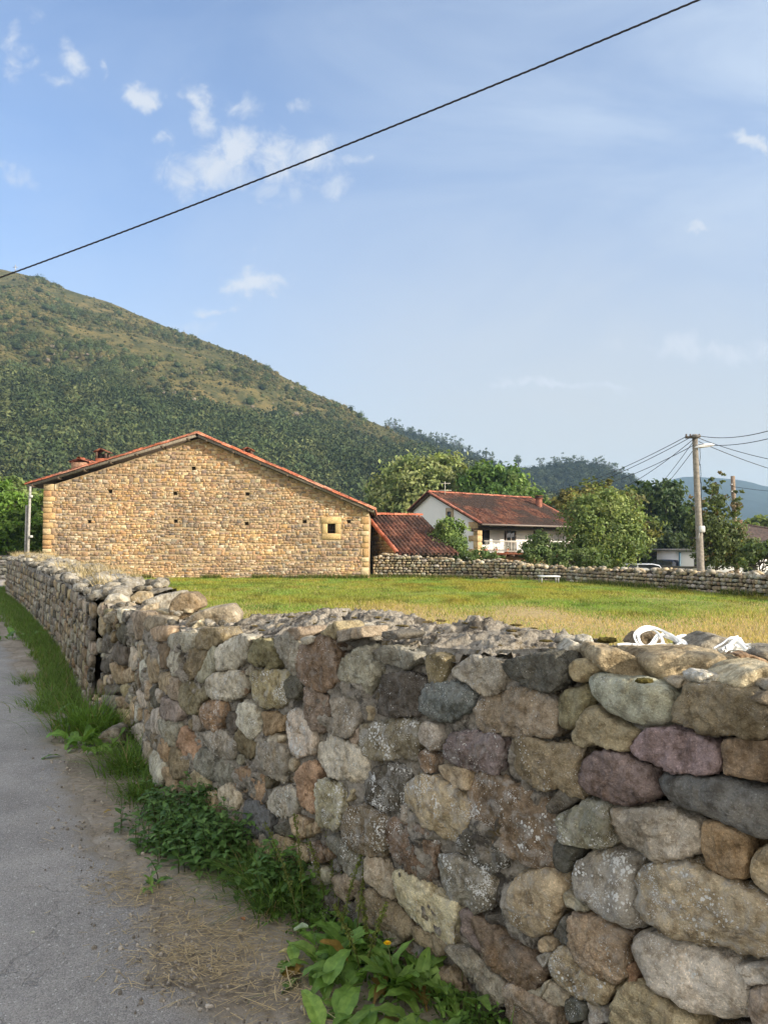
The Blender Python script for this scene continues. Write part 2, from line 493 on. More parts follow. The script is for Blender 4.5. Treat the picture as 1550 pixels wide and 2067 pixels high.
def make_asphalt():
    m, t, b, pos = material("asphalt", 0.92, 0.25)
    n1 = t.noise(pos, 1.6, 7, 0.68, 0.4); n2 = t.noise(pos, 90, 4, 0.75); n3 = t.noise(pos, 260, 3, 0.7)
    c = t.ramp(n1, [(0.3, (0.22, 0.208, 0.19)), (0.7, (0.44, 0.412, 0.375))])
    v = t.new('ShaderNodeTexVoronoi'); t.put(v.inputs['Vector'], pos); v.inputs['Scale'].default_value = 190
    agg = t.new('ShaderNodeSeparateXYZ'); t.put(agg.inputs[0], v.outputs['Color'])
    c = t.mix(t.rng(agg.outputs[0], 0.4, 0.95, 0.0, 0.45), c, (0.55, 0.52, 0.48))
    c = t.mix(t.rng(agg.outputs[1], 0.6, 1.0, 0.0, 0.6), c, (0.12, 0.115, 0.11))
    c = t.mix(t.rng(n2, 0.45, 0.75, 0, 0.5), c, (0.20, 0.19, 0.175))
    c = t.mix(t.math('GREATER_THAN', agg.outputs[2], 0.992), c, (0.62, 0.60, 0.56))
    dust = t.rng(t.noise(t.vmath('ADD', pos, (3, 8, 1)), 2.2, 6, 0.65, 0.5), 0.52, 0.75, 0, 0.45)
    c = t.mix(dust, c, (0.26, 0.235, 0.20))
    cr = t.voro(t.vmath('ADD', pos, t.vmath('MULTIPLY', t.noise(pos, 3, 5, 0.6, out='Color'), (0.7, 0.7, 0.0))), 0.62, 'DISTANCE_TO_EDGE')
    crack = t.math('MULTIPLY', t.rng(cr, 0.006, 0.0), t.rng(t.noise(pos, 0.9, 2), 0.50, 0.6))
    c = t.mix(t.math('MULTIPLY', crack, 0.25), c, (0.05, 0.047, 0.042))
    ed = t.attr('extra', 'Fac')
    en = t.noise(pos, 7, 6, 0.7, 0.5)
    c = t.mix(t.rng(t.math('ADD', ed, t.math('MULTIPLY', t.math('SUBTRACT', en, 0.5), 1.1)), 0.35, 0.95, 0, 0.9), c, t.mix(t.noise(pos, 30, 5, 0.7), (0.24, 0.20, 0.15), (0.42, 0.38, 0.31)))
    t.put(b.inputs['Base Color'], c)
    h = t.math('ADD', t.math('MULTIPLY', v.outputs['Distance'], -0.8), t.math('MULTIPLY', n3, 0.4))
    h = t.math('SUBTRACT', h, t.math('MULTIPLY', crack, 1.2))
    t.put(b.inputs['Normal'], t.bump(h, 0.8, 0.006))
    return m

def make_soil():
    m, t, b, pos = material("soil", 0.97, 0.1)
    n1 = t.noise(pos, 1.6, 6, 0.62, 0.4); n2 = t.noise(pos, 22, 6, 0.7); n3 = t.noise(pos, 120, 4, 0.7)
    c = t.ramp(n1, [(0.3, (0.20, 0.17, 0.128)), (0.5, (0.33, 0.285, 0.225)), (0.66, (0.42, 0.385, 0.335)), (0.8, (0.48, 0.455, 0.42))])
    c = t.mix(t.rng(n2, 0.42, 0.7, 0, 0.7), c, t.mix(1.0, c, (0.5, 0.46, 0.40), 'MULTIPLY'))
    c = t.mix(t.rng(n3, 0.5, 0.8, 0, 0.6), c, (0.42, 0.37, 0.29))
    # beyond the lane the open ground is grass green
    far = t.new('ShaderNodeSeparateXYZ'); t.put(far.inputs[0], pos)
    g = t.ramp(t.noise(pos, 0.12, 6, 0.6), [(0.3, (0.060, 0.085, 0.028)), (0.7, (0.12, 0.135, 0.045))])
    dist = t.vmath('LENGTH', pos, out=1)
    c = t.mix(t.rng(dist, 30, 44), c, g)
    t.put(b.inputs['Base Color'], c)
    t.put(b.inputs['Normal'], t.bump(t.math('ADD', n2, t.math('MULTIPLY', n3, 0.5)), 0.8, 0.012))
    return m

def make_field():
    m, t, b, pos = material("field_turf", 0.95, 0.1)
    n1 = t.noise(pos, 0.22, 5, 0.6, 0.3); n2 = t.noise(pos, 2.5, 5, 0.7); n3 = t.noise(pos, 30, 4, 0.75)
    dry = t.attr('extra', 'Fac')
    green = t.ramp(n2, [(0.3, (0.19, 0.22, 0.05)), (0.7, (0.31, 0.33, 0.09))])
    straw = t.ramp(n2, [(0.3, (0.33, 0.25, 0.125)), (0.7, (0.49, 0.38, 0.20))])
    f = t.rng(t.math('ADD', t.math('MULTIPLY', dry, 1.0), t.math('MULTIPLY', t.math('SUBTRACT', n1, 0.5), 1.2)), 0.25, 0.75)
    c = t.mix(f, green, straw)
    c = t.mix(t.rng(n3, 0.45, 0.75, 0, 0.55), c, t.mix(1.0, c, (0.55, 0.55, 0.5), 'MULTIPLY'))
    t.put(b.inputs['Base Color'], c)
    t.put(b.inputs['Normal'], t.bump(n3, 0.8, 0.02))
    return m

def make_hill():
    m, t, b, pos = material("hillside", 0.97, 0.05)
    n1 = t.noise(pos, 0.018, 6, 0.62, 0.8); n2 = t.noise(pos, 0.11, 6, 0.7); n3 = t.noise(pos, 0.5, 4, 0.75)
    c = t.ramp(n1, [(0.30, (0.066, 0.072, 0.028)), (0.48, (0.120, 0.106, 0.042)), (0.62, (0.180, 0.143, 0.058)), (0.75, (0.15, 0.108, 0.050))])
    c = t.mix(t.rng(n2, 0.42, 0.58, 0, 0.9), c, (0.056, 0.062, 0.028))
    c = t.mix(t.rng(n3, 0.5, 0.75, 0, 0.5), c, (0.125, 0.108, 0.056))
    low = t.attr('extra', 'Fac')
    c = t.mix(low, c, (0.020, 0.027, 0.014))
    t.put(b.inputs['Base Color'], c)
    t.put(b.inputs['Normal'], t.bump(t.math('ADD', n2, t.math('MULTIPLY', n3, 0.6)), 1.0, 2.0))
    return m

def make_flat(name, col, rough=0.7, spec=0.3, metal=0.0, nscale=20, amt=0.15, bump=0.1):
    m, t, b, pos = material(name, rough, spec)
    n = t.noise(pos, nscale, 5, 0.65)
    t.put(b.inputs['Base Color'], t.mix(n, tuple(c * (1 - amt) for c in col), tuple(min(1, c * (1 + amt)) for c in col)))
    b.inputs['Metallic'].default_value = metal
    if bump: t.put(b.inputs['Normal'], t.bump(n, bump, 0.01))
    return m

M = dict(rock=make_rock(), mortar=make_mortar(), stone=make_simple_stone(), asphalt=make_asphalt(), soil=make_soil(),
         turf=make_field(), hill=make_hill(),
         leaf=make_leaf('leaf', 0.38), blade=make_leaf("grass_blade", 0.5, 0.7, 0.2), weed=make_leaf("weed_leaf", 0.40, 0.5, 0.35, 45.0),
         canopy=make_leaf("far_canopy", 0.0, 0.95, 0.05),
         tile=make_tinted("roof_tile", 0.9, 0.15, 9, 0.45, 0.3, 0.02), wood=make_tinted("old_wood", 0.9, 0.2, 14, 0.4, 0.4, 0.01),
         bark=make_tinted("bark", 0.95, 0.1, 12, 0.4, 0.8, 0.03), plaster=make_flat("plaster", (0.74, 0.73, 0.71), 0.9, 0.1, 0, 1.2, 0.08),
         paint=make_tinted("paint", 0.5, 0.4, 25, 0.12, 0.05), metal=make_flat("grey_metal", (0.34, 0.345, 0.35), 0.5, 0.5, 0.5),
         glass=make_flat("dark_glass", (0.02, 0.023, 0.026), 0.08, 0.6, 0, 3, 0.1, 0), cable=make_flat("cable_rubber", (0.022, 0.021, 0.026), 0.7, 0.3),
         pole=make_tinted("pole_wood", 0.9, 0.15, 9, 0.35, 0.5, 0.01), plastic=make_flat("white_plastic", (0.82, 0.83, 0.82), 0.35, 0.5, 0, 60, 0.04, 0),
         carpaint=make_tinted("car_paint", 0.25, 0.6, 3, 0.03, 0), straw=make_leaf("straw", 0.15, 0.8, 0.2), moss=make_tinted("moss", 1.0, 0.05, 120, 0.5, 0.9, 0.01))
M['carpaint'].node_tree.nodes['Principled BSDF'].inputs['Coat Weight'].default_value = 0.6

# ------------------------------------------------------------------ the lie of the land
WALL_PTS = np.array([(1.95, 0.675), (1.35, 1.42), (0.38, 2.63), (-0.03, 3.12), (-0.716, 4.04), (-1.41, 4.92), (-2.13, 6.62), (-2.74, 7.43)])
FAR_WALL = np.array([(-2.86, 7.62), (-5.03, 12.1), (-9.2, 19.9), (-13.0, 26.6), (-14.2, 29.3), (-14.6, 31.2)])
FIELD_WALL = np.array([(-0.55, 40.6), (3.3, 39.4), (8.3, 36.2), (10.4, 30.0), (12.1, 24.1), (14.5, 15.5), (16.5, 8.0)])
VILLAGE = np.array([(-0.3, 900.0), (-0.3, 41.6), (3.4, 40.3), (8.8, 37.0), (11.2, 30.0), (12.9, 24.2), (15.3, 15.5), (17.5, 6.0), (30, -60)])

def gz(x, y):
    P = np.stack([np.ravel(x), np.ravel(y)], -1)
    d, s = polydist(P, VILLAGE)
    out = np.where(s > 0, d, 0.0)                      # left of the line = towards the village
    z = -1.25 * smooth(0.2, 5.0, out)
    return z.reshape(np.shape(x))

def build_ground():
    ra = np.concatenate([np.linspace(0, 20, 41), 20 * (2600 / 20) ** (np.linspace(0, 1, 90)[1:])])
    th = np.linspace(0, 2 * math.pi, 361)
    X = ra[:, None] * np.sin(th)[None]; Y = ra[:, None] * np.cos(th)[None]
    Z = gz(X, Y) - 0.004 + 0.006 * vnoise(np.stack([X.ravel() * 3, Y.ravel() * 3, 0 * X.ravel()], -1)).reshape(X.shape)
    g = MB().grid(np.stack([X, Y, Z], -1))
    o = g.build("ground", M['soil']); tag(o, kind='structure')
build_ground()

# lane: the ragged edge of the asphalt towards the wall, in plan
EDGE_PX = [(640, 2300), (480, 2067), (400, 2005), (335, 1965), (318, 1900), (300, 1830), (215, 1720), (172, 1660), (140, 1570), (118, 1500), (88, 1430), (52, 1370), (18, 1310), (-20, 1262), (-50, 1228), (-30, 1206), (8, 1194)]
EDGE = ground_at(*np.array(EDGE_PX, float).T)[:, :2]
def build_lane():
    e = EDGE; e = np.vstack([[(1.6, -0.5), (0.55, 0.9)], e, [(-17.5, 35.5), (-19.5, 40.5)]])
    L = np.concatenate([[0], np.cumsum(np.hypot(*np.diff(e, axis=0).T))])
    s = np.linspace(0, L[-1], 700)
    x = np.interp(s, L, e[:, 0]); y = np.interp(s, L, e[:, 1])
    t = np.gradient(np.stack([x, y], -1), axis=0); t /= np.linalg.norm(t, axis=1, keepdims=True)
    nrm = np.stack([-t[:, 1], t[:, 0]], -1)
    k = np.ones(61) / 61
    nrm = np.stack([np.convolve(np.pad(nrm[:, i], 30, mode='edge'), k, 'valid') for i in (0, 1)], -1)
    nrm /= np.linalg.norm(nrm, axis=1, keepdims=True)
    jag = 0.05 * vnoise(np.stack([x * 4, y * 4, 0 * x], -1)) + 0.025 * vnoise(np.stack([x * 17, y * 17, 0 * x], -1))
    jag = jag + 0.035 * fbm(np.stack([x * 11, y * 11, 0 * x + 4], -1), 4)
    w = np.array([0, 0.03, 0.16, 0.34, 1.0, 2.2, 3.6])
    ex = np.repeat(np.array([1, .8, .28, .02, 0, 0, 0.0])[None], 700, 0)
    P = np.zeros((700, len(w), 3))
    for j, d in enumerate(w):
        q = np.stack([x, y], -1) + nrm * (d + jag * (1 if j < 3 else 0))[:, None]
        P[:, j, :2] = q; P[:, j, 2] = 0.010 if j > 1 else (0.006 if j else -0.004)
    o = MB().grid(P, x=ex).build("lane", M['asphalt']); tag(o, kind='structure')
build_lane()

def dryness(x, y):
    px = CX + F * x / y; py = 1105 + F * EYE / y
    d = smooth(1196, 1262, py + 22 * vnoise(np.stack([x * .35, y * .2, 0 * x], -1)))
    d = d * smooth(250, 900, px) * 0.75 + d * 0.25
    d = np.maximum(d, 0.6 * smooth(1000, 1250, px) * smooth(1225, 1262, py))
    d += 0.28 * vnoise(np.stack([x * .5, y * .16, 0 * x + 5], -1)) + 0.12
    return np.clip(d * .85 - .05, 0, 1)

WALL_BACK = np.array([(2.5, 0.95), (0.9, 3.05), (-0.9, 5.3), (-1.6, 6.9), (-2.25, 8.0), (-4.5, 12.3), (-8.7, 20.2), (-13.2, 28.8), (-17.0, 39.2)])
def field_region():
    return np.vstack([WALL_BACK, [(-17.2, 39.45), (-0.55, 39.45)], FIELD_WALL, [(17, 2), (3, 0.5)]])
def build_field():
    poly = field_region()
    xs = np.linspace(-18, 18, 145); ys = np.linspace(0.5, 41.5, 165)
    X, Y = np.meshgrid(xs, ys, indexing='ij')
    P = np.stack([X.ravel(), Y.ravel()], -1)
    ins = inpoly(P, poly).reshape(X.shape)
    Z = 0.02 + 0.03 * vnoise(np.stack([X.ravel() * .6, Y.ravel() * .6, 0 * X.ravel()], -1)).reshape(X.shape)
    V = np.stack([X, Y, np.maximum(Z, 0.008)], -1).reshape(-1, 3)
    i = np.arange(X.size).reshape(X.shape)
    q = np.stack([i[:-1, :-1], i[1:, :-1], i[1:, 1:], i[:-1, 1:]], -1).reshape(-1, 4)
    ok = ins[:-1, :-1] | ins[1:, :-1] | ins[1:, 1:] | ins[:-1, 1:]
    o = mesh_np("field", V, [q[ok.ravel()]], M['turf'], attrs={'extra': dryness(X.ravel(), np.maximum(Y.ravel(), .3))})
    tag(o, kind='structure')
build_field()

# ------------------------------------------------------------------ hills
def hill(name, sky, base, far, pxs, H0=-1.2, g=1.12, rough=5.0, forest=None, back=0.5, mat='hill'):
    """sky: photo skyline (px, py); far / base: distance along the view of ridge and foot at px"""
    sx, sy = np.array(sky, float).T
    t = np.concatenate([np.linspace(0, 1, 70), 1 + np.linspace(0, back, 12)[1:]])
    px = np.asarray(pxs, float)
    PY = np.interp(px, sx, sy); D = np.interp(px, *np.array(far, float).T); B = np.interp(px, *np.array(base, float).T)
    bear = (px - CX) / F
    Hr = EYE + D * (1105 - PY) / F
    Yd = B[:, None] + (D - B)[:, None] * t[None]
    X = bear[:, None] * Yd
    up = np.where(t <= 1, np.power(np.minimum(t, 1), g), 1 - (t - 1) * 0.9)
    Z = H0 + (Hr - H0)[:, None] * up[None]
    bell = (np.clip(t, 0, 1) * np.clip(1 - t, 0, 1) * 4)[None]
    Pn = np.stack([X.ravel(), Yd.ravel(), 0 * X.ravel()], -1)
    Z = Z + rough * (fbm(Pn / 70.0, 4).reshape(X.shape) * 2.2) * bell + 0.10 * rough * fbm(Pn / 9.0, 3).reshape(X.shape)
    low = np.zeros_like(Z)
    if forest is not None:
        # project back to the photograph's rows only to know where the real wood's upper edge runs
        row = 1105 - (Z - EYE) / Yd * F
        edge = np.interp(CX + F * X / Yd, *np.array(forest, float).T) - 14 + 46 * fbm(Pn / 42.0, 4).reshape(X.shape)
        low = smooth(-6, 14, row - edge)
    o = MB().grid(np.stack([X, Yd, Z], -1), x=low).build(name, M[mat])
    tag(o, kind='structure')
    return X, Yd, Z, low

SKY1 = [(-900, 620), (-500, 560), (-150, 512), (0, 537), (60, 551), (110, 571), (165, 590), (220, 606), (300, 641), (350, 664), (400, 680), (450, 700), (500, 720), (560, 752), (620, 785), (690, 818), (740, 846), (790, 868), (850, 898), (900, 918), (960, 945), (1010, 970), (1080, 1000), (1150, 1040), (1220, 1090)]
FOREST1 = [(-900, 700), (-200, 740), (0, 770), (90, 775), (180, 800), (260, 830), (330, 850), (420, 868), (500, 875), (580, 890), (660, 900), (760, 905), (850, 915), (930, 935), (1010, 965), (1200, 1060)]
HX, HY, HZ, HL = hill("hillside", SKY1, [(-900, 130), (0, 150), (800, 190), (1220, 260)], [(-900, 520), (0, 540), (450, 480), (850, 430), (1220, 400)],
                      np.arange(-900, 1221, 10), forest=FOREST1, rough=5.0)
SKY2 = [(300, 800), (600, 830), (760, 862), (800, 868), (850, 880), (900, 897), (950, 915), (1000, 938), (1040, 946), (1080, 945), (1130, 938), (1180, 936), (1230, 946), (1290, 975), (1340, 1000), (1400, 1045), (1460, 1085)]
H2 = hill("wooded_ridge", SKY2, [(300, 480), (1460, 420)], [(300, 700), (800, 720), (1460, 640)], np.arange(300, 1461, 12), rough=3.0, forest=[(0, 0), (2000, 0)])
SKY3 = [(1000, 1020), (1200, 992), (1300, 985), (1340, 976), (1362, 966), (1390, 961), (1420, 963), (1470, 966), (1510, 971), (1540, 980), (1600, 990), (1700, 985), (1900, 960), (2200, 975)]
hill("far_mountain", SKY3, [(1000, 1500), (2200, 1400)], [(1000, 2500), (2200, 2250)], np.arange(1000, 2201, 20), rough=9.0, forest=[(0, 0), (3000, 0)])

# ------------------------------------------------------------------ stones
PAL = {k: np.array(lin(v)) for k, v in dict(
    gry=(150, 144, 132), lgr=(182, 177, 164), tan=(176, 154, 122), brn=(142, 119, 94), dgr=(98, 95, 87), pur=(160, 130, 133), purd=(128, 112, 112),
    ora=(176, 132, 96), oli=(130, 119, 90), blu=(114, 118, 124), pal=(196, 180, 152), pnk=(166, 148, 130), brp=(138, 120, 104)).items()}
PAL = {k: (v * .50 + v.mean() * .50 if k in ('pnk', 'ora', 'brp', 'purd', 'pur') else v * .56 + v.mean() * .44) * np.array((1.24, 1.25, 1.18) if k[:3] == 'pur' else (1.27, 1.25, 1.17) if k in ('gry', 'lgr', 'dgr', 'blu') else (1.24, 1.24, 1.08)) for k, v in PAL.items()}

def radial(poly, n=360, sm=3):
    """polygon as radius per angle about its centroid"""
    P = np.asarray(poly, float)
    x, y = P.T; x1, y1 = np.roll(x, -1), np.roll(y, -1); a = x * y1 - x1 * y
    A = a.sum() / 2
    c = np.array([((x + x1) * a).sum(), ((y + y1) * a).sum()]) / (6 * A) if abs(A) > 1e-9 else P.mean(0)
    th = np.linspace(0, 2 * math.pi, n, endpoint=False); r = np.zeros(n)
    dx, dy = np.cos(th), np.sin(th)
    for i in range(len(P)):
        p = P[i] - c; e = P[(i + 1) % len(P)] - P[i]
        den = dx * e[1] - dy * e[0]; den = np.where(abs(den) < 1e-12, 1e-12, den)
        tt = (p[0] * e[1] - p[1] * e[0]) / den
        u = (p[0] * dy - p[1] * dx) / den
        ok = (tt > 0) & (u >= -1e-6) & (u <= 1 + 1e-6)
        r = np.where(ok, np.maximum(r, tt), r)
    bad = r <= 0
    if bad.any(): r[bad] = np.interp(th[bad], th[~bad], r[~bad], period=2 * math.pi) if (~bad).any() else 1
    k = np.exp(-0.5 * (np.arange(-12, 13) / sm) ** 2); k /= k.sum()
    r = np.convolve(np.concatenate([r[-12:], r, r[:12]]), k, 'valid')
    return c, r

def stone(poly, front, back, p=7.0, sub=4, facets=3, seed=0, amp=0.006, crag=1.0):
    """a stone whose outline in its own plane is poly; front / back are its half depths. Returns (a, b, n) coordinates and triangles."""
    rg = np.random.default_rng(seed)
    c, r = radial(poly)
    D, T = ico(sub)
    sc = np.array([r.mean(), r.mean(), 0.5 * (front + back)])
    V = D * sc
    rho = np.hypot(V[:, 0], V[:, 1]); th = np.arctan2(V[:, 1], V[:, 0]) % (2 * math.pi)
    rr = np.interp(th, np.linspace(0, 2 * math.pi, 361), np.append(r, r[0]))
    g = (rho / rr) ** p
    fr = np.maximum(V[:, 2], 0) / front
    g = g + fr ** p + (np.maximum(-V[:, 2], 0) / back) ** p
    for k in range(facets):                       # broken faces on the front
        a = rg.uniform(0, 2 * math.pi); ra = r[int(a / 2 / math.pi * len(r)) % len(r)]; tl = rg.uniform(0.12, 0.62)
        n = np.array([math.cos(a) * math.sin(tl), math.sin(a) * math.sin(tl), math.cos(tl)])
        ext = ra * math.sin(tl) * 0.72 + front * math.cos(tl) * 0.95
        h = ext * rg.uniform(0.86, 1.04)
        g = g + (np.maximum(V @ n, 0) / h) ** (p * 1.6)
    V = V * (g ** (-1.0 / p))[:, None]
    o = rg.uniform(0, 50, 3)
    dirn = V / (np.linalg.norm(V, axis=1, keepdims=True) + 1e-9)
    size = r.mean()
    d = amp * 1.6 * fbm(V / max(size, .02) * 1.3 + o, 3) + amp * fbm(V * 26 + o, 4)
    # stepped breaks
    st = fbm(V * 9 + o + 7, 3); q_ = st * 4.5; fl = np.floor(q_); d = d + crag * amp * 1.5 * (fl + smooth(.36, .64, q_ - fl) - q_)
    d = d + .28 * amp * fbm(V * 70 + o, 3)
    V = V + dirn * d[:, None]
    V[:, :2] += c
    return V, T

class WallCurve:
    def __init__(s, pts, soft=0.12):
        P = np.asarray(pts, float); L = np.concatenate([[0], np.cumsum(np.hypot(*np.diff(P, axis=0).T))])
        s.s = np.arange(0, L[-1], 0.03); s.len = s.s[-1]
        x = np.interp(s.s, L, P[:, 0]); y = np.interp(s.s, L, P[:, 1])
        k = np.exp(-0.5 * (np.arange(-12, 13) * 0.03 / soft) ** 2); k /= k.sum()
        pad = lambda v: np.concatenate([v[0] + (v[0] - v[12:0:-1]), v, v[-1] + (v[-1] - v[-2:-14:-1])])
        s.x = np.convolve(pad(x), k, 'valid'); s.y = np.convolve(pad(y), k, 'valid')
        t = np.gradient(np.stack([s.x, s.y], -1), axis=0); t /= np.linalg.norm(t, axis=1, keepdims=True)
        s.nx, s.ny = -t[:, 1], t[:, 0]
        if s.nx.mean() > 0: s.nx, s.ny = -s.nx, -s.ny       # outward = towards the lane
    def pos(s, S_, Z, N):
        S_ = np.asarray(S_, float)
        ex = np.clip(S_, 0, s.len)
        nx, ny = np.interp(ex, s.s, s.nx), np.interp(ex, s.s, s.ny)
        x, y = np.interp(ex, s.s, s.x), np.interp(ex, s.s, s.y)
        over = S_ - ex
        return np.stack([x + N * nx + over * ny * 1.0, y + N * ny - over * nx * 1.0, Z], -1)
    def hit(s, px, py):
        """photo pixel -> (s, z) on the face"""
        r = ray(px, py); b = r[:, 0] / r[:, 1]
        bear = s.x / np.maximum(s.y, .05); o = np.argsort(bear)
        ss = np.interp(b, bear[o], s.s[o])
        y = np.interp(ss, s.s, s.y)
        return np.stack([ss, EYE + r[:, 2] * y / r[:, 1]], -1)

WC = WallCurve(WALL_PTS)
FC = WallCurve(FAR_WALL, 0.5)

